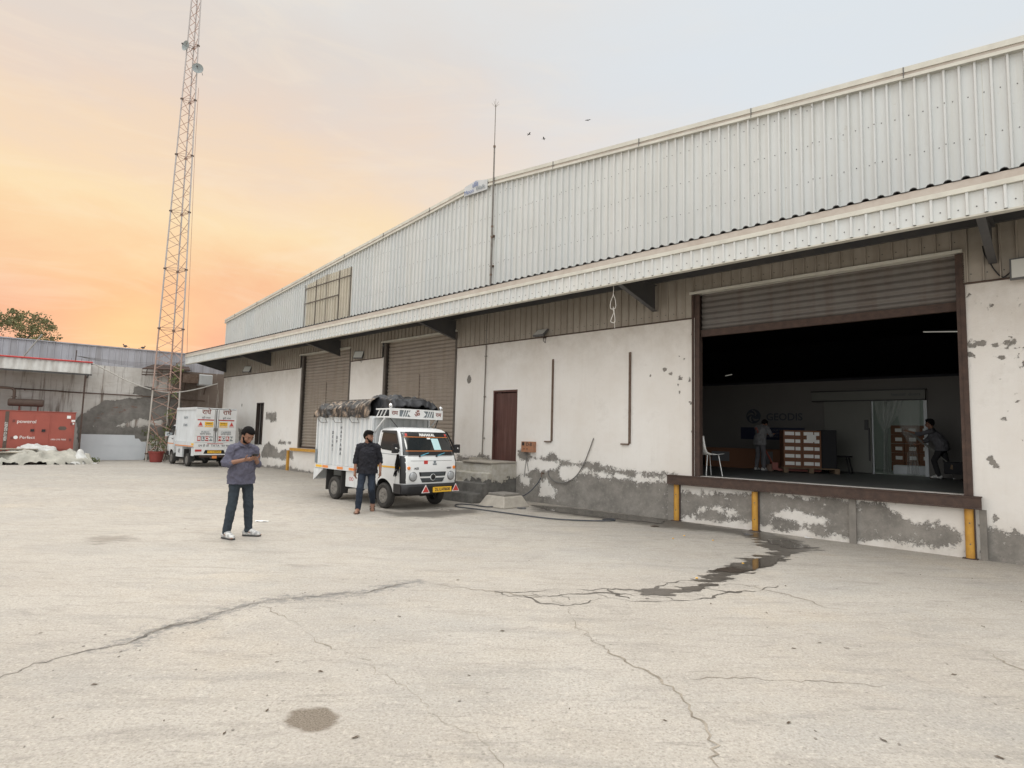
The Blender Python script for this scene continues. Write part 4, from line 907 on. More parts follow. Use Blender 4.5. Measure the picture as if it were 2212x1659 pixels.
# loose cable curving over the wall, tap with hose
def curve_pts(P, n=6):
    out = []; P = [Vector(p) for p in P]
    for i in range(len(P)-1):
        p0, p1, p2, p3 = P[max(i-1, 0)], P[i], P[i+1], P[min(i+2, len(P)-1)]
        for k in range(n):
            t = k/n; out.append(.5*((2*p1)+(-p0+p2)*t+(2*p0-5*p1+4*p2-p3)*t*t+(-p0+3*p1-3*p2+p3)*t**3))
    return out+[P[-1]]
cb = [Wl(*r4(*p)) for p in ((1180, 968), (1155, 1040), (1120, 1130), (1085, 1200), (1045, 1250), (1000, 1280), (950, 1292), (890, 1278), (855, 1240), (850, 1200))]
mb = MB(); mb.tube(curve_pts([(x, -.03, z) for x, z in cb]), .011, 6); b_ = mb.build('wall_cable', 'cable', None); place(b_, WO, WTH); tag(b_, 'grey cable curving across the peeled plaster below the steel angles', 'cable')
mb = MB(); mb.tube([(0, -.0, 0), (0, -.10, 0)], .014, 8); mb.tube([(0, -.09, .0), (0, -.10, -.08)], .012, 8); mb.box(-.03, .03, -.08, -.06, .02, .035); mb.box(-.004, .004, -.075, -.065, 0, .02)
b_ = mb.build('water_tap', 'rust_light', None); tx_, tz_ = Wl(*r4(815, 1225)); place(b_, LW(tx_, 0, tz_), WTH); tag(b_, 'small water tap on the peeled wall where the hose begins', 'tap')
def Lp(px, py, z=.0):
    D = ray(px, py); k = (z-EYE)/D.z; P = D*k + Vector((0, 0, EYE)); return ((P-WO).dot(WR), (P-WO).dot(WN), z)
hs = [(tx_, -.12, tz_-.1), (tx_+.02, -.25, tz_-.22), (tx_-.02, -.5, tz_-.42), (tx_-.12, -.75, .16), (tx_-.35, -1.0, .03)]
hs += [Lp(*r4(*p), z=.022) for p in ((500, 1458), (400, 1466), (300, 1452), (215, 1446), (172, 1452), (185, 1466), (290, 1478), (400, 1492), (550, 1512), (700, 1532), (850, 1550), (1000, 1561), (1150, 1567), (1290, 1568), (1330, 1562), (1310, 1556), (1240, 1558))]
mb = MB(); mb.tube(curve_pts(hs, 5), .013, 8); b_ = mb.build('water_hose', 'hose', None, smooth=True, angle=80); place(b_, WO, WTH); tag(b_, 'dark blue water hose looping from the tap over the ground to the truck', 'hose')
# hanging rope
mb = MB(); rx = -6.5
mb.tube(curve_pts([(rx, -1.40, 4.62), (rx, -1.40, 4.4), (rx-.06, -1.40, 4.25), (rx-.05, -1.41, 4.12), (rx+.05, -1.40, 4.12), (rx+.05, -1.40, 4.26), (rx, -1.4, 4.4)]), .007, 6)
mb.tube(curve_pts([(rx, -1.40, 4.15), (rx+.02, -1.40, 4.05), (rx-.03, -1.41, 3.92), (rx-.05, -1.40, 3.86), (rx+.04, -1.40, 3.84), (rx+.03, -1.4, 4.0), (rx, -1.4, 4.1)]), .007, 6)
mb.tube([(rx+.03, -1.4, 3.86), (rx+.04, -1.4, 3.72)], .004, 5)
b_ = mb.build('hanging_rope', 'rope', None); place(b_, WO, WTH); tag(b_, 'pale knotted rope hanging from the canopy left of the open bay', 'rope')
# cable hanging from bracket at right edge
mb = MB(); mb.tube(curve_pts([(-.95, -.06, 4.55), (-.93, -.06, 4.42), (-.88, -.07, 4.3), (-.82, -.06, 4.16), (-.74, -.05, 4.05), (-.66, -.05, 4.1), (-.6, -.08, 4.15)]), .009, 6); b_ = mb.build('lamp_cable', 'black', None); place(b_, WO, WTH); tag(b_, 'black cable drooping to the flood light at the right picture edge', 'cable')
# lightning mast
t = thing('mast_pole', 'tall thin rusty mast with a spiked tip fixed to the gable', 'mast', LW(-11.28, .0, 5.1), WTH)
mb = MB(); mb.tube([(.0, -1.45+1.3, 0), (.0, -.15, 2.1)], .028, 10); mb.tube([(0, -.15, 2.0), (0, -.15, 4.35)], .022, 10); mb.tube([(0, -.15, 4.3), (0, -.15, 5.55)], .011, 8)
mb.build('pole', 'pipe_grey', t)
mb = MB()
for z in (.75, 1.78, 2.08, 4.33): mb.lathe([(.034, 0), (.034, .05)], (0, -.15, z), (0, 0, 1), 10)
for z in (.95, 1.78): mb.box(-.06, .06, -.15, -.03, z+.06, z+.09)
mb.build('clamp', 'rust_light', t)
mb = MB()
for a in range(5): mb.tube([(0, -.15, 5.48), (.11*math.cos(a*1.26), -.15+.11*math.sin(a*1.26), 5.60)], .004, 5)
mb.tube([(0, -.15, 5.5), (0, -.15, 5.72)], .005, 5); mb.build('spike', 'pipe_grey', t)
# dock posts
for x, lab, zt in ((-5.88, 'yellow dock post below the left end of the open bay sill', .72), (-4.33, 'yellow dock post standing second from the left below the bay sill', .70), (-1.24, 'thick yellow dock post below the right end of the bay sill', .71)):
    t = thing('dock_post', lab, 'dock post', LW(x, .0, 0), WTH, 'yellow posts along the loading dock')
    mb = MB(); P = [(.055*math.cos(R(a)), .055*math.sin(R(a))-.03) for a in range(180, 361, 20)]
    mb.prism(P, zt, org=(0, 0, .0), u=(1, 0, 0), v=(0, 1, 0)); mb.build('post', 'yellow', t, smooth=True, angle=50)
    mb = MB(); mb.box(.056, .072, -.04, -.001, 0, zt); mb.box(-.09, .09, -.10, -.001, 0, .012); mb.build('backing_strip', 'rust', t)
    mb = MB(); mb.lathe([(.010, 0), (.010, .006)], (.01, -.082, zt*.72), (0, -1, 0), 8); mb.lathe([(.010, 0), (.010, .006)], (.01, -.082, zt*.3), (0, -1, 0), 8); mb.build('bolt', 'screw', t)
for x, lab in ((-24.2, 'yellow dock post left under the far yellow sill'), (-21.9, 'yellow dock post near the right of the far yellow sill')):
    mb = MB(); mb.box(-.06, .06, -.07, -.001, 0, .78); b_ = mb.build('dock_post', 'yellow', None); place(b_, LW(x+1.5, 0, 0), WTH); tag(b_, lab, 'dock post', 'yellow posts along the loading dock')
# steps
t = thing('concrete_steps', 'crumbling concrete steps with peeled white paint leading to the brown door', 'steps', LW(-10.3, 0, 0), WTH)
def steps_nodes(n, b):
    co = node(n, 'ShaderNodeTexCoord').outputs['Object']; s = node(n, 'ShaderNodeSeparateXYZ', {0: co}).outputs
    f = mth(n, 'ADD', mth(n, 'SUBTRACT', s[2], .52), mth(n, 'MULTIPLY', mth(n, 'SUBTRACT', noise(n, co, 3.2, 6, .7), .5), 1.1))
    c = cmix(n, rng(n, noise(n, co, 4, 7, .7), .38, .62), (.165, .158, .145), (.10, .096, .09))
    p = cmix(n, rng(n, noise(n, co, 5, 6, .7), .4, .6), (.40, .37, .31), (.50, .48, .44))
    n.links.new(cmix(n, rng(n, f, -.01, .02), c, p), b.inputs['Base Color']); b.inputs['Roughness'].default_value = .9
    n.links.new(bump(n, mth(n, 'ADD', noise(n, co, 20, 6, .75), rng(n, f, -.03, .03)), .8, .02), b.inputs['Normal'])
attr_mat('steps_paint', steps_nodes)
mb = MB(); prof = [(0, 0), (0, .90), (-.88, .90), (-.90, .68), (-1.02, .67), (-1.04, .45), (-1.18, .44), (-1.22, .22), (-1.45, .21), (-1.50, 0)]
mb.prism(prof, -1.45, org=(0, -.002, 0), u=(0, 1, 0), v=(0, 0, 1)); st = mb.build('flight', 'steps_paint', t, bevel=.018, seg=3)
rr = random.Random(3)
mb = MB(); mb.prism([(-.02, .905), (-.92, .905), (-.92, .955), (-.02, .955)], -1.05, org=(.02, 0, 0), u=(0, 1, 0), v=(0, 0, 1)); mb.build('landing', 'cement_pale', t, bevel=.015)
# manhole block
a_ = [Lp(*r4(*p)) for p in ((365, 1462), (690, 1462), (545, 1482))]
t = thing('manhole_block', 'rough raised concrete chamber with a slab lid beside the steps', 'manhole', LW(-9.55, 1.22, 0), WTH)
mb = MB(); b0 = [(-.42, -.40), (.42, -.40), (.46, .42), (-.38, .40)]; t0 = [(-.28, -.26), (.30, -.28), (.32, .30), (-.26, .28)]
vs = [(x, y, 0) for x, y in b0]+[(x, y, .25) for x, y in t0]; mb.add(vs, [(3, 2, 1, 0), (4, 5, 6, 7), (0, 1, 5, 4), (1, 2, 6, 5), (2, 3, 7, 6), (3, 0, 4, 7)]); mb.build('chamber', 'cement_pale', t, bevel=.03, seg=3)
mb = MB(); mb.box(-.25, .28, -.24, .27, .252, .30); mb.build('lid', 'cement', t, bevel=.008)
# ================================================================== FAR LEFT: boundary wall, shed, generator, tower
def far_nodes(n, b):
    co = node(n, 'ShaderNodeTexCoord').outputs['Object']; s = node(n, 'ShaderNodeSeparateXYZ', {0: co}).outputs
    wa = cmix(n, rng(n, noise(n, co, 1.1, 6, .65), .36, .64), (.50, .475, .44), (.60, .585, .56))
    st = noise(n, mapping(n, co, (4.2, 4.2, .28)), 1, 7, .7)
    da = node(n, 'ShaderNodeAttribute', attribute_name='dark').outputs['Fac']
    wa = cmix(n, rng(n, mth(n, 'ADD', st, mth(n, 'MULTIPLY', da, .33)), .52, .64, 0, .85), wa, (.15, .105, .08))
    wa = cmix(n, rng(n, noise(n, mapping(n, co, (1, 1, 5)), 1.3, 6, .7), .54, .72, 0, .5), wa, (.30, .26, .22))
    ce = cmix(n, rng(n, noise(n, co, 2.0, 7, .7), .38, .62), (.235, .222, .205), (.14, .132, .12))
    br = node(n, 'ShaderNodeTexBrick', {'Vector': node(n, 'ShaderNodeCombineXYZ', {0: s[0], 1: s[2], 2: 0.0}).outputs[0], 'Color1': (.21, .095, .07, 1), 'Color2': (.16, .08, .06, 1), 'Mortar': (.20, .18, .16, 1), 'Scale': 1.0, 'Mortar Size': .008, 'Brick Width': .22, 'Row Height': .075}).outputs['Color']
    bm_ = mth(n, 'ADD', node(n, 'ShaderNodeAttribute', attribute_name='brick').outputs['Fac'], mth(n, 'MULTIPLY', mth(n, 'SUBTRACT', noise(n, mapping(n, co, (1, 1, 2.5)), 3, 6, .75), .5), 1.6))
    ce = cmix(n, rng(n, bm_, .5, .56, 0, .8), ce, br)
    pe = node(n, 'ShaderNodeAttribute', attribute_name='peel').outputs['Fac']
    f = mth(n, 'ADD', pe, mth(n, 'MULTIPLY', mth(n, 'SUBTRACT', noise(n, co, 5, 7, .75), .5), .30))
    k = rng(n, f, -.01, .012)
    c = cmix(n, k, wa, ce); c = cmix(n, mth(n, 'MULTIPLY', rng(n, da, .5, 1.2), rng(n, noise(n, co, 2.5, 7, .75), .35, .6, .3, .8)), c, (.075, .055, .042))
    n.links.new(c, b.inputs['Base Color']); b.inputs['Roughness'].default_value = .9
    n.links.new(bump(n, mth(n, 'ADD', rng(n, f, -.03, .03, 1, 0), noise(n, co, 9, 6, .7)), .7, .02), b.inputs['Normal'])
attr_mat('far_plaster', far_nodes)
r1 = lambda x, y: (x*.4821601/1.82278, (1100+y*.4821601)/1.82278)
def fp(*a): return [Ff(*r1(*p)) for p in a]
bw = thing('boundary_wall', 'tall stained boundary wall of peeling plaster and bare brick at the back left of the yard', 'boundary wall', FO, FPH)
x0, x1, z1 = -24.0, 6.6, 4.33
ax = np.linspace(x0, x1, 440); az = np.linspace(0, z1, 90); X, Z = np.meshgrid(ax, az, indexing='ij')
f = np.full(X.shape, -.6)
for p in (fp((700, 1100), (735, 1050), (800, 1030), (870, 990), (960, 990), (1060, 970), (1150, 960), (1085, 940), (1085, 880), (1240, 880), (1300, 920), (1450, 900), (1480, 1000), (1480, 1300), (1330, 1300), (1200, 1330), (640, 1330), (640, 1240), (620, 1150), (660, 1110)),
          [(-24, -.2), (6, -.2), (6, .18), (-24, .15)]): f = np.maximum(f, sdpoly(X, Z, p))
for p in (fp((900, 1205), (1050, 1150), (1130, 1135), (1240, 1160), (1330, 1140), (1340, 1190), (1180, 1190), (1000, 1210)), fp((700, 1190), (800, 1190), (800, 1205), (700, 1205))): f = np.minimum(f, -sdpoly(X, Z, p)*.6)
f = f+fbm(X*2.2, Z*2.2, 5)*.22
bk = np.clip(sdpoly(X, Z, fp((850, 1050), (980, 1010), (1100, 1000), (1150, 1050), (1050, 1110), (880, 1120), (760, 1180), (740, 1120)))/.5+.22, 0, .45)
dk = np.clip(sdpoly(X, Z, fp((1440, 760), (1690, 740), (1850, 760), (1850, 1300), (1300, 1300), (1420, 1000)))/.5+.7, 0, 1.15)
dk = np.where(X > 3.3, dk*.55, dk)
nx, nz = X.shape; ii = np.arange(nx*nz).reshape(nx, nz); q = np.stack([ii[:-1, :-1].ravel(), ii[1:, :-1].ravel(), ii[1:, 1:].ravel(), ii[:-1, 1:].ravel()], 1)
co3 = np.concatenate([np.stack([X.ravel(), np.zeros(X.size), Z.ravel()], 1), np.array([(x0, 0, z1), (x1, 0, z1), (x1, .3, z1), (x0, .3, z1), (x1, 0, 0), (x1, .3, 0), (x0, .3, 0)])])
b0 = X.size; q = np.concatenate([q, np.array([[b0, b0+1, b0+2, b0+3], [b0+4, b0+5, b0+2, b0+1], [b0+6, b0+3, b0+2, b0+5]])])
me = grid_mesh('wall', co3, q); pad = lambda a, v=0: np.concatenate([a.ravel(), np.full(7, v)])
setattr_(me, 'peel', pad(f, -.5)); setattr_(me, 'brick', pad(bk)); setattr_(me, 'dark', pad(dk)); me.materials.append(M['far_plaster'])
o = bpy.data.objects.new('wall', me); C.objects.link(o); o.parent = bw
mb = MB()
for i in range(int((x1-x0)/.25)):
    xa = x0+i*.25; mb.add([(xa, .04, z1+.002), (xa+.17, .04, z1+.002), (xa+.17, .04, 5.19), (xa, .04, 5.19), (xa+.19, .015, z1+.002), (xa+.23, .015, z1+.002), (xa+.23, .015, 5.19), (xa+.19, .015, 5.19), (xa+.25, .04, z1+.002), (xa+.25, .04, 5.19)], [(0, 1, 2, 3), (1, 4, 7, 2), (4, 5, 6, 7), (5, 8, 9, 6)])
mb.box(x0, x1, .045, .06, z1+.002, 5.19); mb.box(x0, x1, -.03, .10, 5.195, 5.24)
mb.build('metal_upstand', 'roofgrey', bw)
mb = MB(); mb.tube(curve_pts([(-24, -.05, 3.12), (-4.2, -.06, 3.06), (-2, -.06, 3.03), (1.4, -.06, 3.0), (3.6, -.05, 2.92)], 4), .028, 8)
for x in (-3.4, -2.0, -.6, .9, 2.4): mb.box(x-.02, x+.02, -.09, -.001, 3.0, 3.06)
b_ = mb.build('wall_pipe', 'brown_pipe', None); place(b_, FO, FPH); tag(b_, 'thin dark brown pipe running along the stained boundary wall', 'pipe')
# white panel leaning at the foot of the wall
pb = fp((655, 1262), (1095, 1272), (1100, 1300), (1130, 1300), (1150, 1325), (1200, 1330), (1200, 1385), (1185, 1395), (1190, 1440), (1165, 1475), (640, 1475))
mb = MB(); mb.prism([(x, max(z, .01)) for x, z in pb], .04, org=(0, -.14, 0)); mb.box(pb[0][0], pb[5][0]-.05, -.188, -.182, .66, .675)
b_ = mb.build('white_board', 'panel_white', None); place(b_, FO, FPH); tag(b_, 'smooth pale white board with a jagged right edge standing against the boundary wall', 'board')
# small roof with a beam where wall and warehouse meet
t = thing('awning_frame', 'small rusty awning with dark slats high behind the tower legs', 'awning', LF(1.9, 0, 4.3), FPH)
mb = MB(); mb.add([(-1.1, -.5, 0), (.9, -.5, .10), (.9, 0, .28), (-.6, 0, .28)], [(0, 1, 2, 3)]); mb.add([(-1.1, -.5, -.03), (.9, -.5, .07), (.9, 0, .25), (-.6, 0, .25)], [(3, 2, 1, 0)])
mb.bar((-1.1, -.52, -.02), (.9, -.52, .06), .05, .05); mb.bar((-1.1, -.5, -.18), (.9, -.5, -.10), .04, .04); mb.bar((-1.1, -.5, -.3), (.9, -.5, -.22), .06, .05); mb.build('roof', 'rust', t)
mb = MB(); mb.bar((-.9, -.48, -.02), (-.9, -.02, -.3), .03); mb.bar((.6, -.48, .04), (.6, -.02, -.3), .03); mb.build('brace', 'rust', t)
t = thing('cooler_box', 'weathered box unit with pale side hung under the left end of the canopy', 'box unit', LF(3.05, .35, 3.75), FPH)
mb = MB(); mb.box(-.55, .12, -.3, .3, 0, .42); mb.build('casing', 'rust_light', t); mb = MB(); mb.box(.13, .75, -.3, .3, -.08, .45); mb.build('pale_casing', 'sign_white', t, bevel=.05); mb = MB(); mb.bar((-.4, 0, 0), (-.4, .34, -.4), .03); mb.bar((.5, 0, -.1), (.5, .34, -.5), .03); mb.build('bracket', 'rust', t)
# shed
sh = thing('shed', 'lean-to shed with stained white metal eave and red top edge over the generator', 'shed', LF(0, 0, 0), FPH)
rz = (-16, -1.15)
mb = MB(); xs = np.arange(rz[0], rz[1], .10); vs = []
for i, x in enumerate(xs): h = .014 if i % 2 else -.014; vs += [(x, -2.05+h, 3.76), (x, -1.93+h, 4.22)]
mb.add(vs, [(2*i, 2*i+2, 2*i+3, 2*i+1) for i in range(len(xs)-1)])
mk('shed_metal', (.56, .56, .54), .6, col2=(.40, .385, .36), scale=1.5, streak=((.20, .17, .14), 3.5, .7))
mb.build('eave_panel', 'shed_metal', sh)
mb = MB(); mb.add([(rz[0], -1.93, 4.20), (rz[1], -1.93, 4.20), (rz[1], -.02, 4.32), (rz[0], -.02, 4.32), (rz[0], -1.93, 4.17), (rz[1], -1.93, 4.17), (rz[1], -.02, 4.29), (rz[0], -.02, 4.29)], [(0, 1, 2, 3), (7, 6, 5, 4), (1, 5, 6, 2)]); mb.build('roof', 'dark_steel', sh)
mb = MB(); mb.tube([(rz[0], -1.96, 4.26), (rz[1], -1.96, 4.26)], .035, 8); mb.build('red_edge', 'red', sh)
mb = MB(); mb.bar((rz[0], -2.0, 3.72), (rz[1], -2.0, 3.72), .05, .06); mb.bar((rz[1]-.12, -2.0, 3.72), (rz[1]-.12, -.02, 3.72), .05, .06); mb.build('eave_beam', 'dark_steel', sh)
for x in (-1.37, -5.2): mb = MB(); mb.box(x-.03, x+.03, -2.03, -1.97, 0, 3.69); mb.build('post', 'rust', sh)
mb = MB()
for x, h in ((-1.75, .5), (-1.9, .15), (-1.55, .15), (-1.3, .22), (-1.2, .12)): mb.bar((x, -1.9, 4.22), (x+.01, -1.9, 4.24+h), .035 if h > .4 else .012)
mb.build('rebar', 'rust', sh)
mb = MB(); mb.tube(curve_pts([(-1.9, -1.9, 4.27), (-1.3, -1.7, 4.28), (-.7, -1.0, 4.1), (.3, -.4, 3.65), (1.4, -.3, 3.3), (2.2, -.5, 3.25), (3.0, -.9, 3.42), (3.9, -1.3, 3.75)], 6), .024, 6)
b_ = mb.build('sagging_cable', 'rope', None); place(b_, FO, FPH); tag(b_, 'pale sagging cable from the shed corner through the tower to the canopy', 'cable')
mb = MB()
for k in range(4): mb.tube(curve_pts([(-1.75, -1.9, 4.5), (-1.0, -.9, 4.55-.03*k), (.2, -.4, 4.52-.05*k+.03), (1.5, -.3, 4.62-.08*k), (2.6, -.2, 4.8)], 6), .007, 5)
b_ = mb.build('overhead_wires', 'cable', None); place(b_, FO, FPH); tag(b_, 'thin wires strung from the shed post across the grey upstand', 'wires')
mb = MB(); mb.tube([Vector((-3.55, -1.0, 4.3)), Vector((-3.0, .1, 5.5))], .03, 6); b_ = mb.build('leaning_pole', 'pipe_grey', None); place(b_, FO, FPH); tag(b_, 'short pale pole leaning above the shed roof near the tree', 'pole')
# generator
gs = thing('generator', 'red enclosed diesel generator with white lettering under the shed', 'generator', LF(-1.58, 1.5, 0), FPH)
gx0, gx1, gz0, gz1 = -5.4, 0, .45, 2.07
mb = MB(); mb.box(gx0, gx1, -.55, .9, gz0, gz1, 0); mb.box(gx0, gx1+.03, -.57, .92, gz1+.002, gz1+.03, 0); mb.build('body', 'genset_red', gs, bevel=.012)
mb = MB(); mb.box(gx0, gx1-.02, -.50, .85, .20, gz0-.003); mb.build('base_frame', 'black', gs)
for x in (-.02, -.95, -1.28, -2.0, -2.32):
    pass
for xa, xb in ((-.78, -.06), (-1.30, -.84), (-2.05, -1.36)):
    mb = MB(); mb.box(xa, xb, -.562, -.552, gz0+.1, gz1-.12); mb.build('door', 'genset_red', gs, bevel=.004)
mb = MB(); mb.box(-2.26, -2.14, -.556, -.551, gz0+.02, gz1-.02); mb.build('dark_band', 'brown_pipe', gs)
text('VERITO GENSET', .13, 'paper', gs, (-2.20, -.560, 1.25), (R(90), R(-90), 0), sx=.8)
P = [(-.56, 1.42), (-.50, 1.50), (-.32, 1.50), (-.26, 1.42), (-.32, 1.34), (-.50, 1.34)]
mb = MB(); mb.prism(P, -.006, org=(0, -.565, 0)); mb.build('window', 'brown_pipe', gs)
for x in (-1.38, -1.02): mb = MB(); mb.box(x-.06, x+.06, -.585, -.564, 1.26, 1.36); mb.build('handle', 'black', gs)
for x, z in ((-1.98, 1.68), (-2.0, 1.0), (-.12, .95), (-.12, 1.6)): mb = MB(); mb.box(x-.04, x+.04, -.58, -.564, z-.05, z+.05); mb.build('hinge', 'genset_dark', gs)
text('powerol', .20, 'paper', gs, (-1.58, -.566, 1.66), (R(90), 0, 0), sx=.9); text('Perfect', .17, 'paper', gs, (-1.52, -.566, 1.02), (R(90), 0, 0), sx=1)
text('1800 270 7000', .085, 'paper', gs, (-.52, -.566, .95), (R(90), 0, 0))
mb = MB(); mb.lathe([(.07, 0), (.07, .004)], (-1.88, -.564, 1.02), (0, -1, 0), 18); mb.box(-.29, -.16, -.57, -.565, 1.83, 1.95); mb.box(-.13, -.0, -.57, -.565, 1.70, 1.78); mb.box(-.11, -.03, -.57, -.565, 1.58, 1.66); mb.build('sticker', 'paper', gs)
t = thing('silencer', 'dark brown exhaust silencer drum mounted above the red generator', 'silencer', LF(-2.75-.0, 1.3, 0), FPH)
mb = MB(); mb.lathe([(.12, -.62), (.155, -.58), (.155, .5), (.12, .54)], (-.48, 0, 2.44), (1, 0, 0), 20); mb.build('drum', 'brown_pipe', t, smooth=True)
mb = MB(); mb.tube(curve_pts([(-.92, 0, 2.58), (-.92, 0, 2.85), (-.95, 0, 2.96), (-1.1, 0, 3.02), (-1.9, 0, 3.04)]), .055, 10); mb.lathe([(.09, 0), (.09, .03)], (-.92, 0, 2.66), (0, 0, 1), 14); mb.build('exhaust_pipe', 'brown_pipe', t, smooth=True)
mb = MB(); mb.box(-.75, -.69, -.03, .03, 2.10, 2.30); mb.box(-.15, -.09, -.03, .03, 2.10, 2.30); mb.build('support', 'genset_dark', t)
# heap of tarpaulins and boards
def cloth_heap(name, lab, cat, pts_, h, matn, seed, loc, res=.05, thin=.0, ruf=.22):
    xs = [p[0] for p in pts_]; ys = [p[1] for p in pts_]; ax = np.arange(min(xs), max(xs)+res, res); ay = np.arange(min(ys), max(ys)+res, res); X, Y = np.meshgrid(ax, ay, indexing='ij')
    s = sdpoly(X, Y, pts_)+fbm(X*1.7+seed, Y*1.7, 4)*.25; e = np.clip(s/.16, 0, 1)
    Z = h(X, Y)*np.sqrt(e)+ (fbm(X*1.3+seed*3, Y*1.8, 3)*ruf*1.6-np.abs(fbm(X*1.6+Y*2.2+seed, Y*2.8-X*.8+5, 2))*ruf*3.2+ruf*.5-np.abs(fbm(X*5+Y*3+seed, Y*6-X*2, 3))*ruf*.9)*e; Z = np.where(s > 0, np.maximum(Z, .015), -.05)
    keep = ((s[:-1, :-1] > -.02) & (s[1:, 1:] > -.02)).ravel(); nx, ny = X.shape; ii = np.arange(nx*ny).reshape(nx, ny)
    q = np.stack([ii[:-1, :-1].ravel(), ii[1:, :-1].ravel(), ii[1:, 1:].ravel(), ii[:-1, 1:].ravel()], 1)[keep]
    me = grid_mesh(name, np.stack([X.ravel(), Y.ravel(), Z.ravel()], 1), q); bm = bmesh.new(); bm.from_mesh(me); bmesh.ops.delete(bm, geom=[v for v in bm.verts if not v.link_faces], context='VERTS'); bm.to_mesh(me); bm.free()
    me.materials.append(M[matn]); me.polygons.foreach_set('use_smooth', [True]*len(me.polygons)); o = bpy.data.objects.new(name, me); C.objects.link(o); place(o, loc, FPH); tag(o, lab, cat); return o
B = lambda x, off: (x, -off)
cloth_heap('tarpaulin', 'dirty cream tarpaulin spilling onto the ground at the front of the heap', 'tarpaulin', [B(-7, 3.7), B(-3.2, 3.55), B(-2.4, 3.6), B(-1.7, 3.5), B(-.9, 3.3), B(-.9, 2.6), B(-1.6, 2.2), B(-7, 2.3)], lambda X, Y: .24+.26*np.clip((Y+3.6)/.9, 0, 1), 'tarp_cream', 1, LF(0, 0, 0))
cloth_heap('tarpaulin', 'bright white tarpaulin crumpled on top of the heap beside the generator', 'tarpaulin', [B(-3.6, 2.7), B(-2.9, 2.9), B(-2.2, 2.9), B(-1.9, 2.6), B(-2.1, 2.2), B(-3.3, 2.1)], lambda X, Y: .62+.10*np.clip((Y+2.9)/.5, 0, 1)+.05*np.sin(X*4), 'tarp_white', 5, LF(0, 0, 0), ruf=.16)
cloth_heap('tarpaulin', 'small white tarpaulin pulled to a peak at the right end of the heap', 'tarpaulin', [B(-1.65, 3.5), B(-1.2, 3.45), B(-.75, 3.1), B(-1.1, 2.7), B(-1.5, 2.8)], lambda X, Y: .50*np.exp(-((X+1.42)**2+(Y+3.0)**2)/.09)+.10, 'tarp_white', 9, LF(0, 0, 0), ruf=.10)
for k, (xa, xb, z, off, lab) in enumerate(((-7.5, -3.0, .44, 3.0, 'lower board under the white tarpaulin on the heap'), (-7.5, -2.7, .56, 2.7, 'upper board under the white tarpaulin on the heap'))):
    mb = MB(); mb.box(xa, xb, -off-.25, -off+.4, z, z+.035); b_ = mb.build('wooden_board', 'board', None); place(b_, FO, FPH); tag(b_, lab, 'board')
mb = MB(); rr = random.Random(2)
mk('rubble', (.13, .09, .075), .9, col2=(.08, .06, .05), scale=6, bump=.5)
for k in range(26): x, y = rr.uniform(-4.5, -1.2), -rr.uniform(2.3, 3.3); s = rr.uniform(.06, .17); mb.sphere((x, y, s*.5+rr.uniform(0, .15)), s, 7, 0, 1.3, 1, .6)
b_ = mb.build('rubble', 'rubble', None); place(b_, FO, FPH); b_['kind'] = 'stuff'; tag(b_, 'brown rubble heaped beneath the tarpaulins', 'rubble')
# --- lattice tower
tw = thing('lattice_tower', 'tall slender lattice radio mast with white and red painted legs rising past the top edge', 'radio tower', (-16.0, 27.5, 0))
legs0 = [Vector((-16.55, 27.25, 0)), Vector((-16.20, 28.0, 0)), Vector((-15.38, 27.45, 0))]
cen = sum(legs0, Vector())/3; H = 36.0
def legp(k, z):
    s = 1.08-(z/22.4)*.74 if z < 22.4 else .34
    p = cen+(legs0[k]-cen)*s; return Vector((p.x, p.y, z)) - Vector((-16, 27.5, 0)) + Vector((.0*z, 0, 0))
secs = [0, .35, 3.3, 6.15, 9.0, 11.8, 14.6, 17.4, 20.2, 23.0, 25.8, 28.6]
mk('tower_white', (.60, .57, .52), .6, col2=(.36, .32, .28), scale=3); mk('tower_red', (.42, .29, .24), .6, col2=(.34, .24, .20), scale=3); mk('tower_grey', (.42, .39, .38), .5, col2=(.34, .31, .30), scale=3)
for k in range(3):
    mb = MB()
    for i in range(len(secs)-1): mb.tube([legp(k, secs[i]), legp(k, secs[i+1])], .034 if secs[i] < 12 else .031, 8, (1 if i in (2,) else (0 if i < 2 else 2)))
    mb.build('leg', ['tower_white', 'tower_red', 'tower_grey'], tw)
    mb = MB()
    for z in secs[1:]: p = legp(k, z); mb.lathe([(.065, -.03), (.075, -.02), (.075, .02), (.065, .03)], p, (0, 0, 1), 8)
    mb.build('flange', 'brown_pipe', tw)
mb = MB()
for i in range(1, len(secs)-1):
    n = 6; za, zb = secs[i], secs[i+1]
    for (a, b_) in ((0, 1), (1, 2), (2, 0)):
        for j in range(n):
            z0, z1 = za+(zb-za)*j/n, za+(zb-za)*(j+1)/n
            p, q_ = (a, b_) if j % 2 == 0 else (b_, a); mb.tube([legp(p, z0), legp(q_, z1)], .0125, 5, 0, False)
        mb.tube([legp(a, za+.06), legp(b_, za+.06)], .0095, 5, 0, False); mb.tube([legp(a, zb-.06), legp(b_, zb-.06)], .0095, 5, 0, False)
mb.bar(legp(0, .3), legp(2, 1.6), .03); mb.bar(legp(0, 1.6), legp(2, .3), .03); mb.bar(legp(1, .3), legp(0, 2.2), .03); mb.bar(legp(1, 1.2), legp(2, 2.6), .03)
mb.build('bracing', 'tower_brace', tw)
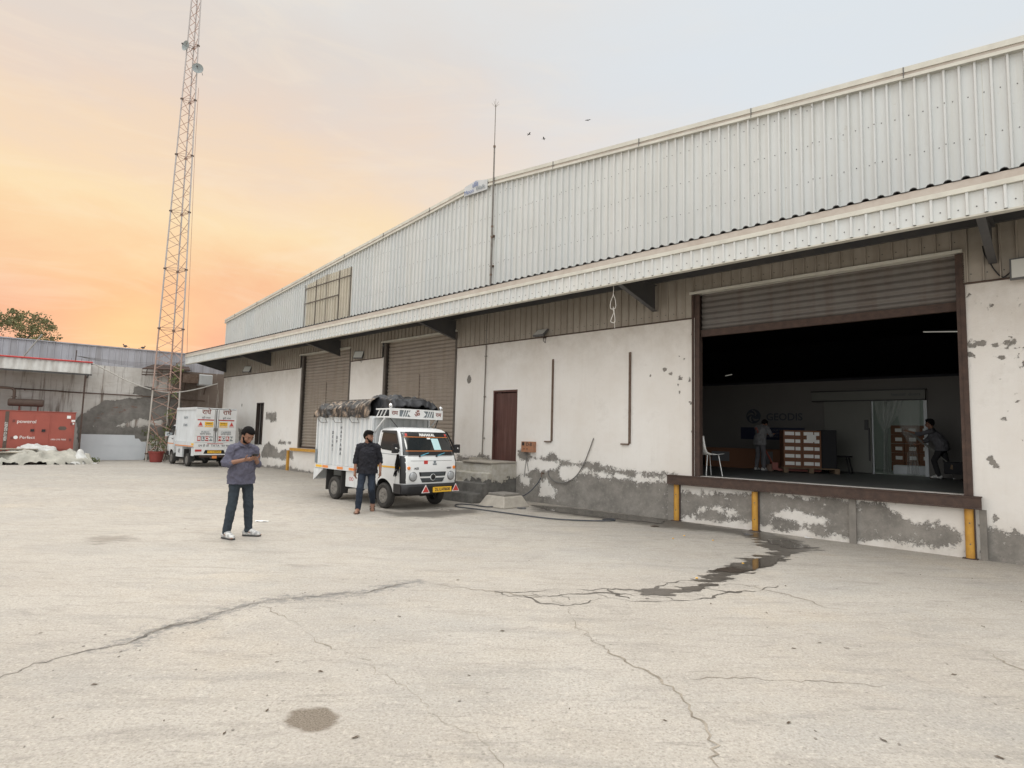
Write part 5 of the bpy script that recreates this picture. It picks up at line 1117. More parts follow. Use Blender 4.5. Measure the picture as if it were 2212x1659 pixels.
def dish(px, py, dz, lab, az):
    D = ray(px, py); k = 27.3/D.y; P = D*k+Vector((0, 0, EYE)); t = thing('dish_antenna', lab, 'dish antenna', P, az, 'dish antennas on the tower')
    mb = MB(); mb.lathe([(.05, .16), (.20, .11), (.31, .05), (.36, 0), (.365, .01), (.31, .075), (.2, .13), (.05, .18)], (0, 0, 0), (0, 1, 0), 24); mb.build('reflector', 'dish', t, smooth=True)
    mb = MB(); mb.tube([(0, .12, 0), (0, -.22, 0)], .012, 6); mb.lathe([(.07, 0), (.05, -.06)], (0, -.2, 0), (0, 1, 0), 12); mb.build('feed', 'dark_steel', t)
    mb = MB(); mb.tube([(0, .17, 0), (.22, .32, -.05), (.3, .3, -.3)], .018, 6); mb.tube([(.05, .2, .1), (.25, .33, .1)], .012, 6); mb.build('mount', 'dark_steel', t); t.scale = (.68, .68, .68)
dish(400, 98, 0, 'upper dish antenna on the left side of the radio tower', R(-25)); dish(427, 147, 0, 'lower dish antenna on the right side of the radio tower', R(20))
mb = MB(); cpt = [ray(px, py)*(27.9/ray(px, py).y)+Vector((0, 0, EYE)) for px, py in ((429, 190), (421, 330), (413, 520), (406, 690), (404, 764))]; mb.tube(curve_pts(cpt, 8), .010, 5)
b_ = mb.build('tower_cable', 'tower_brace', None); tag(b_, 'thin slack cable hanging down along the right side of the tower', 'cable')
# creeper on the tower, pot plant, weeds
def leafy(mb, c, r, n, size, rr, mi=0, flat=1.0):
    for _ in range(n):
        a, u_ = rr.uniform(0, 6.28), rr.uniform(-1, 1); q_ = (1-u_*u_)**.5; d = r*rr.random()**.4; p = Vector((c[0]+d*q_*math.cos(a), c[1]+d*q_*math.sin(a), c[2]+d*u_*flat))
        s = size*rr.uniform(.6, 1.4); ax_ = Vector((rr.gauss(0, 1), rr.gauss(0, 1), rr.gauss(0, 1))).normalized(); b2 = ax_.orthogonal().normalized()
        mb.add([p-ax_*s, p+b2*s*.45, p+ax_*s, p-b2*s*.45], [(0, 1, 2, 3)], mi)
t = thing('creeper_plant', 'yellow green creeper climbing the lower half of the radio tower', 'creeper', (-16.0, 27.6, 0)); rr = random.Random(8)
mb = MB(); path = curve_pts([(-.05, .1, 0), (.05, .3, 1.2), (-.1, .3, 2.3), (.1, .1, 3.3), (.3, .2, 4.1), (.1, .3, 4.6)], 6); mb.tube(path, .02, 6); mb.build('stem', 'bark', t)
mb = MB()
for z, n, r, x in ((.6, 60, .35, -.15), (1.4, 30, .22, 0), (2.2, 70, .28, .05), (3.1, 26, .2, .2), (3.8, 80, .26, .15), (4.35, 90, .25, .28)): leafy(mb, (x, .2, z), r, n, .045, rr)
mb.build('foliage', 'leaf_bright', t)
t = thing('weed_plant', 'sparse green weeds growing at the tower foot against the wall', 'weeds', (-16.9, 27.6, 0)); mb = MB()
for z, n, r, x in ((1.3, 50, .3, -.1), (.95, 50, .4, .2), (.4, 90, .4, 1.2), (.8, 60, .35, 1.0), (1.5, 60, .3, .9)): leafy(mb, (x, .2, z), r, n, .05, rr, 0, .6)
mb.build('foliage', 'leaf', t)
mb = MB(); [mb.tube([(x, .2, 0), (x+rr.uniform(-.1, .1), .2, 1.2)], .01, 5) for x in (-.1, .3, .9, 1.2)]; mb.build('stem', 'bark', t)
t = thing('small_weed', 'small green weed at the corner of the tarpaulin heap', 'weed', LF(-.85, 2.9, 0), 0); mb = MB(); leafy(mb, (0, 0, .12), .22, 90, .045, rr, 0, .6); mb.build('foliage', 'leaf', t)
gx_, gy_ = G(338, 993)
t = thing('plant_pot', 'red plastic plant pot standing by the tower beside the parked van', 'plant pot', (-15.85, 26.75, 0))
mb = MB(); mb.lathe([(.20, 0), (.24, .02), (.30, .42), (.335, .43), (.335, .48), (.30, .48), (.29, .40), (0.0, .39)], (0, 0, 0), (0, 0, 1), 28); mb.build('pot', 'pot', t, smooth=True)
mb = MB(); [mb.tube([(0, 0, .39), (rr.uniform(-.2, .2), rr.uniform(-.2, .2), rr.uniform(.8, 1.3))], .008, 5) for _ in range(6)]; mb.build('stem', 'bark', t)
mb = MB(); leafy(mb, (0, 0, .85), .38, 150, .05, rr, 0, 1.1); mb.build('foliage', 'leaf', t)
# birds
def bird(loc, rz, sc_, lab, fly=True):
    t = thing('bird', lab, 'bird', loc, rz, 'birds' if fly else 'birds perched on the wall')
    mb = MB()
    if fly: mb.sphere((0, 0, 0), .10, 8, 0, 1.9, .8, .7); mb.sphere((.2, 0, .03), .05, 8); mb.add([(-.16, -.03, 0), (-.16, .03, 0), (-.36, .08, 0), (-.36, -.08, 0)], [(0, 1, 2, 3)])
    else: mb.sphere((0, 0, .10), .075, 8, 0, 1.5, .8, .9); mb.sphere((.10, 0, .19), .04, 8); mb.bar((-.08, 0, .08), (-.24, 0, .03), .04, .012); mb.bar((0, -.02, 0), (0, -.02, .05), .01); mb.bar((0, .02, 0), (0, .02, .05), .01)
    mb.build('body', 'bird', t, smooth=True)
    if fly:
        for s in (-1, 1):
            mb = MB(); v = [(.10, s*.03, .02), (-.10, s*.03, .02), (-.12, s*.30, .12), (-.02, s*.62, .06), (.06, s*.30, .14)]; mb.add(v+[(x, y, z-.012) for x, y, z in v], [(0, 1, 2, 3, 4), (9, 8, 7, 6, 5), (0, 5, 6, 1), (1, 6, 7, 2), (2, 7, 8, 3), (3, 8, 9, 4), (4, 9, 5, 0)]); mb.build('wing', 'bird', t)
    t.scale = (sc_,)*3
for (px, py, rz_, lab) in ((1143, 290, .4, 'lower left bird of the two flying close together in the sky'), (1175, 300, -.2, 'right bird of the two flying close together in the sky'), (1270, 260, 1.2, 'single bird flying higher and apart from the other two')):
    D = ray(px, py); bird(D*58+Vector((0, 0, EYE)), rz_, .62 if px < 1200 else .5, lab)
for px, lab in ((497/1.0, 'perched bird'),): pass
bx = Ff(270, 757)[0]; bird(LF(bx, -.03, 5.245), R(200), .8, 'left of two small birds perched on the top of the boundary wall', False)
bx = Ff(308, 762)[0]; bird(LF(bx, -.03, 5.245), R(20), .8, 'right of two small birds perched on the top of the boundary wall', False)
# tree beyond the wall
t = thing('tree', 'leafy tree with airy crown rising behind the boundary wall at the left edge', 'tree', (-38.6, 45, 0)); rr = random.Random(11)
mb = MB(); mb.tube(curve_pts([(0, 0, 0), (.2, 0, 2.5), (-.1, .1, 5), (.2, 0, 7.2)], 4), [.35]*5+[.3]*4+[.2]*4, 10)
tips = []
for k in range(16):
    a = k*2.4; L = rr.uniform(2.0, 4.6); z0 = rr.uniform(3.6, 7); e = Vector((L*math.cos(a), L*math.sin(a), z0+rr.uniform(.4, 3.2))); mid = Vector((e.x*.5, e.y*.5, z0+(e.z-z0)*.35)); mb.tube([(0.05, 0, z0), mid, e], [.11, .07, .02], 6); tips.append(e); tips.append(mid+Vector((rr.uniform(-.6, .6), rr.uniform(-.6, .6), .8)))
mb.build('trunk', 'bark', t)
mb = MB()
for c in range(280):
    a = rr.uniform(0, 6.28); u_ = rr.uniform(-.55, 1); rad = 4.6*rr.uniform(.45, 1.0)*(1-.25*abs(u_)); p = (rad*math.cos(a)*(1-.35*max(u_, 0)), rad*math.sin(a)*(1-.35*max(u_, 0)), 7.0+2.9*u_)
    leafy(mb, p, rr.uniform(.25, .62), rr.randint(30, 66), .085, rr, 0, .7)
for e in tips: leafy(mb, e, .6, 50, .075, rr, 0, .7)
mk('leaf_warm', (.16, .15, .06), .8, col2=(.09, .095, .04), scale=.8, contrast=.3)
mb.build('crown', 'leaf_warm', t)
# ================================================================== TRUCKS
CZ = [(.36, .735, .70), (.50, .755, .72), (.62, .775, .74), (.80, .775, .745), (1.00, .755, .745), (1.10, .725, .735), (1.14, .705, .732), (1.30, .635, .715), (1.45, .565, .695), (1.58, .495, .672), (1.64, .445, .655), (1.685, .37, .62), (1.71, .27, .55), (1.72, .17, .45)]
def cz(z):
    for (a, b) in zip(CZ[:-1], CZ[1:]):
        if a[0] <= z <= b[0]: t = (z-a[0])/(b[0]-a[0]); return a[1]+(b[1]-a[1])*t, a[2]+(b[2]-a[2])*t
    return CZ[-1][1], CZ[-1][2]
def cfront(z, y):
    xf, hw = cz(z); r = .13; e = abs(y)-(hw-r); b = .05*(y/hw)**2
    return xf-b-(r-math.sqrt(max(r*r-e*e, 0)) if e > 0 else 0)
def cab_mesh(rear=-.27):
    mb = MB(); vs = []; N = 0
    for (z, xf, hw) in CZ:
        ring = []; xr = rear if z < 1.66 else rear+(z-1.66)*2.2
        ring.append((xr, -hw, z)); 
        for i in range(1, 5): ring.append((xr+(xf-.18-xr)*i/4, -hw, z))
        for i in range(1, 8):
            y = -hw+.13*(1-math.cos(math.pi/2*i/7))*1.0; ring.append((cfront(z, y), y, z))
        for i in range(1, 8): y = -(hw-.13)+(2*(hw-.13))*i/8; ring.append((cfront(z, y), y, z))
        for p in [q for q in ring[:12]][::-1]: ring.append((p[0], -p[1], z))
        N = len(ring); vs += ring
    fs = []
    for j in range(len(CZ)-1):
        for i in range(N): fs.append((j*N+i, j*N+(i+1) % N, (j+1)*N+(i+1) % N, (j+1)*N+i))
    fs.append(tuple(range(N))[::-1]); fs.append(tuple((len(CZ)-1)*N+i for i in range(N))); mb.add(vs, fs); return mb
def front_panel(mb, rows, off=.004, n=14, mi=0, back=.0):     # rows: (z, y0, y1)
    vs = []
    for z, a, b in rows:
        for i in range(n+1):
            y = a+(b-a)*i/n; vs.append((cfront(z, y)+off, y, z))
    mb.add(vs, [(j*(n+1)+i, j*(n+1)+i+1, (j+1)*(n+1)+i+1, (j+1)*(n+1)+i) for j in range(len(rows)-1) for i in range(n)], mi)
def side_panel(mb, poly, s, off=.004, mi=0, rows=10):
    zs = [p[1] for p in poly]; z0, z1 = min(zs), max(zs); vs = []; k = 0
    for j in range(rows+1):
        z = z0+(z1-z0)*j/rows; z = min(max(z, z0+1e-4), z1-1e-4); X = []
        for (xa, za), (xb, zb) in zip(poly, poly[1:]+poly[:1]):
            if (za <= z) != (zb <= z): X.append(xa+(xb-xa)*(z-za)/(zb-za))
        if len(X) < 2: continue
        a, b = min(X), max(X); hw = cz(z)[1]; k += 1
        for i in range(5): vs.append((a+(b-a)*i/4, s*(hw+off), z))
    mb.add(vs, [(j*5+i, j*5+i+1, (j+1)*5+i+1, (j+1)*5+i) for j in range(k-1) for i in range(4)], mi)
def wheel(par, x, y, r=.268, w_=.15, s=-1):
    wt = bpy.data.objects.new('wheel', None); C.objects.link(wt); wt.parent = par; wt.location = (x, y, r)
    mb = MB(); mb.lathe([(r*.60, -w_/2), (r*.85, -w_/2-.006), (r*.96, -w_/2+.012), (r, -w_/2+.035), (r, w_/2-.035), (r*.96, w_/2-.012), (r*.85, w_/2+.006), (r*.66, w_/2), (r*.60, w_/2-.02), (r*.60, -w_/2)], (0, 0, 0), (0, s, 0), 40, 0, False); mb.build('tyre', 'tyre', wt, smooth=True)
    mb = MB(); mb.lathe([(r*.61, w_/2-.01), (r*.57, w_/2-.004), (r*.54, w_/2-.035), (r*.34, w_/2-.05), (r*.28, w_/2-.02), (r*.20, w_/2-.012), (r*.13, w_/2+.0), (.001, w_/2+.004)], (0, 0, 0), (0, s, 0), 32)
    for k in range(8): a = k*math.pi/4; mb.lathe([(.018, 0), (.018, .006)], (r*.42*math.cos(a), s*(w_/2-.044), r*.42*math.sin(a)), (0, s, 0), 8, 1)
    for k in range(4): a = k*math.pi/2+.4; mb.lathe([(.009, 0), (.009, .014)], (r*.22*math.cos(a), s*(w_/2-.018), r*.22*math.sin(a)), (0, s, 0), 6, 1)
    mb.build('rim', ['rim', 'black_plastic'], wt, smooth=True)
def truck(name, lab, loc, rz, kind):
    t = thing(name, lab, 'delivery truck' if kind == 1 else 'delivery van', loc, rz)
    cab = cab_mesh().build('cab', ['truck_white', 'black_plastic'], t, smooth=True, angle=40)
    ct = MB(); ct.lathe([(.33, -.95), (.33, .95)], (.02, 0, .30), (0, 1, 0), 40); cto = ct.build('cut', ['black_plastic'], t); cto.data.materials.clear(); cto.data.materials.append(M['black_plastic'])
    bo = cab.modifiers.new('b', 'BOOLEAN'); bo.operation = 'DIFFERENCE'; bo.object = cto; bo.solver = 'EXACT'; bake(cab); bpy.data.objects.remove(cto)
    # glazing
    mb = MB(); front_panel(mb, [(1.135+(.49*i/8), -(.69-.075*i/8), .69-.075*i/8) for i in range(9)], .006, 24); ws = mb.build('windshield', 'glass_dark', t, smooth=True, angle=80)
    mb = MB(); front_panel(mb, [(1.525, -.622, .622), (1.565, -.617, .617), (1.62, -.61, .61)], .009, 12); mb.build('sun_strip', 'black', ws)
    mb = MB(); front_panel(mb, [(1.513, -.592, .592), (1.522, -.59, .59)], .010, 12); front_panel(mb, [(1.222, -.628, .628), (1.231, -.627, .627)], .010, 12); mb.build('stripe', 'orange', ws)
    mb = MB(); front_panel(mb, [(1.137, -.685, .685), (1.17, -.68, .68), (1.215, -.672, .672)], .009, 12); mb.build('lower_band', 'black', ws)
    sl_ = math.atan2(.07, .14)
    if kind == 1:
        text('MAHAKAL', .088, 'paper', ws, (cfront(1.565, 0)+.012, .0, 1.562), (R(90-25), 0, R(90)), ext=.001, bold=.004)
        mb = MB(); front_panel(mb, [(1.25, .10, .30), (1.49, .07, .27)], .012, 4); mb.build('notice', 'paper_cyan', ws)
        mb = MB(); front_panel(mb, [(1.475, -.03, .06), (1.505, -.03, .06)], .012, 3); front_panel(mb, [(1.26, -.60, -.585), (1.34, -.605, -.57), (1.44, -.60, -.57), (1.50, -.59, -.585)], .010, 3); mb.build('sticker', 'paper', ws)
        mb = MB(); front_panel(mb, [(1.54, -.56, -.50), (1.59, -.55, -.50)], .012, 3); front_panel(mb, [(1.54, .50, .56), (1.59, .50, .55)], .012, 3); mb.build('sticker', 'red_reflect', ws)
        for y0 in (-.32, .12):
            mb = MB(); mb.tube([(cfront(1.125, y0)+.02, y0, 1.12), (cfront(1.16, y0+.14)+.02, y0+.14, 1.16), (cfront(1.18, y0+.24)+.02, y0+.24, 1.185)], .007, 6, 0); mb.lathe([(.022, 0), (.018, .03)], (cfront(1.12, y0), y0, 1.115), (1, 0, .3), 10, 1); mb.build('wiper', ['cyan', 'black_plastic'], t)
    for s in (-1, 1):
        mb = MB(); side_panel(mb, [(-.17, 1.245), (-.15, 1.60), (.33, 1.60), (.52, 1.30), (.56, 1.20), (.2, 1.225)], s, .005); wd = mb.build('side_window', 'glass_side', t, smooth=True, angle=80)
        mb = MB(); side_panel(mb, [(-.18, 1.60), (-.18, 1.645), (.37, 1.645), (.60, 1.27), (.54, 1.27), (.34, 1.605)], s, .022); mb.build('rain_guard', 'black_plastic', wd)
        mb = MB()
        for P in ([(-.205, .45), (-.195, .45), (-.195, 1.64), (-.205, 1.64)], [(.405, .40), (.415, .40), (.605, 1.12), (.595, 1.12)]): side_panel(mb, P, s, .003)
        side_panel(mb, [(-.2, 1.155), (.60, 1.13), (.60, 1.14), (-.2, 1.165)], s, .004)
        mb.build('door_seam', 'ink_grey', t)
        mb = MB(); side_panel(mb, [(-.27, .865), (-.27, .90), (.64, .90), (.64, .865)], s, .005); mb.build('stripe', 'stripe_yellow' if kind == 1 else 'orange', t)
        mb = MB(); mb.box(-.17, -.04, s*.745 if s > 0 else -.775, .775 if s > 0 else s*.745, 1.07, 1.105); mb.build('door_handle', 'black_plastic', t, bevel=.006)
        mb = MB(); P = [(.56, .86), (.60, .90)]
        vs = []; zs_ = [.56+.565*i/10 for i in range(11)]
        for z in zs_:
            xf, hw = cz(z); cxx = xf-.05-.13
            for k in range(7): a = R(12+k*11.0); vs.append((cxx+.136*math.cos(a)+.004, s*(hw-.13+.137*math.sin(a)), z))
        mb.add(vs, [(j*7+i, j*7+i+1, (j+1)*7+i+1, (j+1)*7+i) for j in range(10) for i in range(6)]); mb.build('corner_trim', 'black_plastic', t, smooth=True)
        # mirror on its arm
        my = .80 if s < 0 else .72; mb = MB(); mb.tube([(.52, s*.68, 1.22), (.57, s*(my+.02), 1.26), (.60, s*(my+.05), 1.30)], .012, 6); mb.box(.57, .64, min(s*my, s*(my+.13)), max(s*my, s*(my+.13)), 1.18, 1.37); mr_ = mb.build('mirror', 'black_plastic' if kind == 1 else 'truck_white', t, bevel=.015)
        mb = MB(); mb.box(.563, .569, min(s*(my+.015), s*(my+.115)), max(s*(my+.015), s*(my+.115)), 1.20, 1.35); mb.sphere((.645, s*(my+.065), 1.28), .03, 10, 0, .4, 1, .7); mb.build('mirror_glass', 'mirror', mr_)
        # lamps
        mb = MB(); y = s*.50; mb.lathe([(.098, -.03), (.098, .012), (.088, .02)], (cfront(.70, y), y, .70), (1, 0, 0), 28); hl = mb.build('headlight', 'lamp_ring', t, smooth=True)
        mb = MB(); mb.lathe([(.084, .018), (.074, .034), (.045, .046), (.001, .05)], (cfront(.70, y), y, .70), (1, 0, 0), 28); mb.build('lens', 'lens', hl, smooth=True)
        y = s*.60; mb = MB(); mb.lathe([(.036, -.03), (.036, .014), (.028, .024), (.001, .028)], (cfront(.875, y), y, .875), (1, 0, 0), 20); mb.build('indicator_light', 'amber', t, smooth=True)
    # nose panel lines, grille, bumper, plate
    mb = MB(); front_panel(mb, [(1.118, -.66, .66), (1.125, -.66, .66)], .004, 16); front_panel(mb, [(1.02, -.55, .55), (1.026, -.55, .55)], .003, 16); mb.build('panel_seam', 'ink', t)
    mb = MB()
    front_panel(mb, [(.70, -.335, .335), (.79, -.36, .36)], .004, 14, 0); front_panel(mb, [(.575, -.27, .27), (.665, -.325, .325)], .004, 14, 0)
    for z in (.72, .745, .77, .60, .625, .65): front_panel(mb, [(z, -.31, .31), (z+.006, -.31, .31)], .009, 14, 1)
    mb.lathe([(.055, 0), (.06, .012), (.045, .02), (.001, .02)], (cfront(.68, 0)+.002, 0, .682), (1, 0, 0), 24, 0); mb.lathe([(.072, -.006), (.072, .006), (.062, .008)], (cfront(.68, 0)+.0, 0, .682), (1, 0, 0), 24, 2)
    mb.build('grille', ['black', 'ink_grey', 'truck_white'], t, smooth=True)
    mb = MB(); vs = []; n = 20
    for z, o2 in ((.35, .035), (.40, .06), (.50, .062), (.545, .03)):
        for i in range(n+1): y = -.745+1.49*i/n; vs.append((cfront(.55, y*.96)+o2, y, z))
    mb.add(vs, [(j*(n+1)+i, j*(n+1)+i+1, (j+1)*(n+1)+i+1, (j+1)*(n+1)+i) for j in range(3) for i in range(n)]); 
    for s in (-1, 1): mb.box(.42, .68, .725 if s > 0 else -.748, .748 if s > 0 else -.725, .35, .545)
    mb.build('bumper', 'black_plastic', t, smooth=True)
    xb = cfront(.55, 0)+.064
    mb = MB(); mb.box(xb, xb+.012, -.03, .47, .365, .475) if kind == 1 else mb.box(xb, xb+.01, -.24, .24, .37, .47); np_ = mb.build('number_plate', 'yellow_plate', t)
    text('DL1LAF8608' if kind == 1 else 'DL1LAB4420', .088, 'ink', np_, (xb+.013, .22 if kind == 1 else 0, .42), (R(90), 0, R(90)), ext=.001, bold=.002, sx=.86)
    if kind == 1:
        for y in (-.22, .62):
            xx = cfront(.55, y)+.068; mb = MB(); mb.prism([(-.105, .36), (.105, .36), (0, .53)], .008, org=(xx, y, 0), u=(0, 1, 0)); tr_ = mb.build('reflector', 'paper', t)
            mb = MB(); mb.prism([(-.08, .375), (.08, .375), (0, .505)], .006, org=(xx+.009, y, 0), u=(0, 1, 0)); mb.build('reflector_face', 'red_reflect', tr_)
        text('ACE', .055, 'ink', t, (cfront(.87, -.42)+.006, -.42, .865), (R(90), 0, R(82)), bold=.002); text('GOLD', .05, 'ink', t, (cfront(.87, .45)+.006, .45, .865), (R(90), 0, R(98)), bold=.002)
        mb = MB(); mb.box(cfront(1.0, -.18)+.003, cfront(1.0, -.18)+.006, -.23, -.13, .955, 1.03); mb.build('sticker', 'red_reflect', t)
        mb = MB(); x = cfront(.98, .05)+.004; mb.lathe([(.030, 0), (.030, .006), (.018, .006)], (x, .05, 1.0), (1, 0, 0), 16); mb.box(x, x+.006, .0, .10, .935, .965); mb.build('emblem', 'ink_grey', t)
        mb = MB(); rr = random.Random(5)
        for k in range(22): a = Vector((.62+rr.uniform(-.02, .02), -.80+rr.uniform(-.02, .02), 1.16)); mb.tube([a, a+Vector((rr.uniform(-.03, .03), rr.uniform(-.03, .02), -.2)), a+Vector((rr.uniform(-.09, .02), rr.uniform(-.04, .03), -rr.uniform(.34, .46)))], .008, 5)
        mb.build('black_tassel', 'hair', t)
    # chassis, wheels, flaps
    mb = MB()
    for y in (-.32, .32): mb.box(-2.75, .5, y-.04, y+.04, .40, .50)
    mb.tube([(-2.05, -.6, .268), (-2.05, .6, .268)], .045, 10); mb.tube([(0.02, -.6, .268), (.02, .6, .268)], .04, 10); mb.sphere((-2.05, 0, .268), .13, 12)
    mb.box(-1.7, -1.1, .05, .30, .28, .42); mb.box(-.25, .35, -.35, .35, .26, .42); mb.tube([(-2.7, .25, .33), (-1.2, .2, .33)], .03, 8); mb.build('chassis', 'flap', t)
    for x in (.02, -2.05):
        for s in (-1, 1): wheel(t, x, s*.66, s=s)
    for s in (-1, 1):
        for a_, b_, c_, d_, e_, g_ in ((-1.72, -1.70, .55, .74, .16, .70), (-2.42, -2.40, .55, .74, .20, .70), (-.36, -.345, .52, .72, .15, .5)): mb = MB(); mb.box(a_, b_, min(s*c_, s*d_), max(s*c_, s*d_), e_, g_); mb.build('mudflap', 'flap', t)
    return t
def corr_side(mb, x0, x1, y, z0, z1, s, pitch, amp, mi=0):
    P = []; x = x0
    while x < x1-.001: P += [(x, 0), (x+pitch*.30, 0), (x+pitch*.42, 1), (x+pitch*.88, 1)]; x += pitch
    P = [(min(a, x1), h) for a, h in P]+[(x1, 0)]; vs = []
    for a, h in P: vs += [(a, y+s*h*amp, z0), (a, y+s*h*amp, z1)]
    mb.add(vs, [(2*i, 2*i+2, 2*i+3, 2*i+1) for i in range(len(P)-1)], mi)
def corr_end(mb, y0, y1, x, z0, z1, s, pitch, amp, mi=0):
    P = []; y = y0
    while y < y1-.001: P += [(y, 0), (y+pitch*.30, 0), (y+pitch*.42, 1), (y+pitch*.88, 1)]; y += pitch
    P = [(min(a, y1), h) for a, h in P]+[(y1, 0)]; vs = []
    for a, h in P: vs += [(x+s*h*amp, a, z0), (x+s*h*amp, a, z1)]
    mb.add(vs, [(2*i, 2*i+2, 2*i+3, 2*i+1) for i in range(len(P)-1)], mi)
# ---- truck 1
T1 = truck('mini_truck', 'white mini truck with a corrugated cargo body under black tarpaulin, facing the camera', (-2.18451, 13.26228, 0), -.77858, 1)
xa, xb, zb, zt = -2.88, -.46, .80, 1.90
mb = MB(); corr_side(mb, xa, xb, -.745, zb, zt, -1, .185, .04); corr_side(mb, xa, xb, .745, zb, zt, 1, .185, .04); corr_end(mb, -.745, .745, xb, zb, zt, 1, .185, .035); corr_end(mb, -.745, .745, xa, zb, zt, -1, .3, .03)
mb.box(xa-.02, xb+.02, -.79, -.74, zt, zt+.05); mb.box(xa-.02, xb+.02, .74, .79, zt, zt+.05); mb.box(xb, xb+.045, -.79, -.74, zb, zt); mb.box(xb, xb+.045, .74, .79, zb, zt); mb.box(xa-.04, xa, -.79, -.74, zb, zt); mb.box(xa-.04, xa, .74, .79, zb, zt); mb.box(xb, xb+.045, -.74, .74, zt, zt+.05)
cb1 = mb.build('cargo_body', 'truck_body', T1)
mb = MB(); mb.box(xa-.04, xb+.03, -.79, .79, .70, .795, 0); mb.box(xa-.04, xa-.01, -.79, .79, .42, .699, 0); mb.prism([(-2.92, .69), (-2.45, .69), (-2.92, .40)], .02, org=(0, -.79, 0), mi=0); mb.build('deck_frame', 'truck_body', T1)
for x0, m_ in ((-2.86, 'yellow_plate'), (-2.52, 'orange'), (-1.83, 'orange'), (-1.3, 'orange')): mb = MB(); mb.box(x0, x0+(.30 if x0 < -2.8 else .26), -.796, -.791, .72, .775); mb.build('reflector_strip', m_, T1)
mb = MB(); mb.box(-1.50, -.72, -.745, -.40, .34, .69); tb = mb.build('tool_box', 'truck_body', T1, bevel=.006); text('OO', .12, 'red', tb, (-1.25, -.747, .52), (R(90), 0, 0))
for wd_, x in (('DELHI', -2.18), ('UP', -2.0), ('HARYANA', -1.81)):
    pass
for wd_, x, zz in (('DELHI', -2.10, 1.36), ('UP', -1.905, 1.40), ('HARYANA', -1.72, 1.38)): 
    n = len(wd_)
    for i, c_ in enumerate(wd_): text(c_, .095, 'ink', cb1, (x, -.789, zz+(n-1)*.05-i*.10), (R(90), 0, 0), ext=.001, bold=.003)
mb = MB(); mb.box(xa-.03, xa+.06, -.80, -.791, .82, 1.15); mb.build('hinge', 'ink_grey', cb1)
# front overhang rack with boards
rx0, rx1, rz0, rz1 = xb+.05, .12, 1.92, 2.12
rk = MB()
for z in (rz0, rz1-.03):
    for s in (-1, 1): rk.box(rx0, rx1, s*.70-.014, s*.70+.014, z, z+.03)
for s in (-1, 1):
    for k in range(3): x = rx0+.12+.13*k; rk.bar((x-.09, s*.70, rz0+.03), (x+.02, s*.70, rz1-.03), .018, .018)
    rk.bar((rx0-.04, s*.70, 1.60), (rx0+.36, s*.70, rz0), .035, .02)
rk.box(rx0, rx1, -.68, .68, rz0, rz0+.012); rk = rk.build('roof_rack', 'truck_white', T1)
bd = MB(); B_ = [(-.70, -.68)]
bd.box(rx1, rx1+.02, -.72, .72, rz0-.01, rz0+.03); bd.box(rx1, rx1+.02, -.72, .72, rz1-.03, rz1+.005)
for a, b in ((-.72, -.47), (-.17, .17), (.47, .72)): bd.box(rx1, rx1+.02, a, b, rz0+.03, rz1-.03)
for s in (-1, 1):
    bd.prism([(s*.17, rz0+.03), (s*.25, (rz0+rz1)/2), (s*.17, rz1-.03)], .02, org=(rx1, 0, 0), u=(0, 1, 0))
    for k in range(3): yy = s*(.27+.06*k); bd.bar((rx1+.01, yy, rz0+.03), (rx1+.01, yy+.05, rz1-.03), .014, .014)
bd = bd.build('name_board', 'truck_white', rk)
mb = MB()
for s in (-1, 1): mb.box(rx1-.015, rx1-.005, min(s*.17, s*.47), max(s*.17, s*.47), rz0+.03, rz1-.03)
mb.build('backing', 'ink_grey', rk)
text('\u0950', .17, 'ink_brown', bd, (rx1+.022, 0, 2.01), (R(90), 0, R(90)), bold=.003); text('\u0930\u093e\u092e', .12, 'ink_brown', bd, (rx1+.022, -.595, 2.02), (R(90), 0, R(90)), bold=.002); text('\u0930\u093e\u092e', .12, 'ink_brown', bd, (rx1+.022, .595, 2.02), (R(90), 0, R(90)), bold=.002)
for s in (-1, 1):
    mb = MB(); mb.sphere((rx1-.01, s*.68, rz1+.055), .048, 16); mb.lathe([(.02, 0), (.02, .03)], (rx1-.01, s*.68, rz1), (0, 0, 1), 8); mb.build('ball_finial', 'chrome', rk, smooth=True)
    mb = MB(); mb.bar((.15, s*.5, 1.70), (.05, s*.66, rz0), .02, .015); mb.build('strut', 'black_plastic', rk)
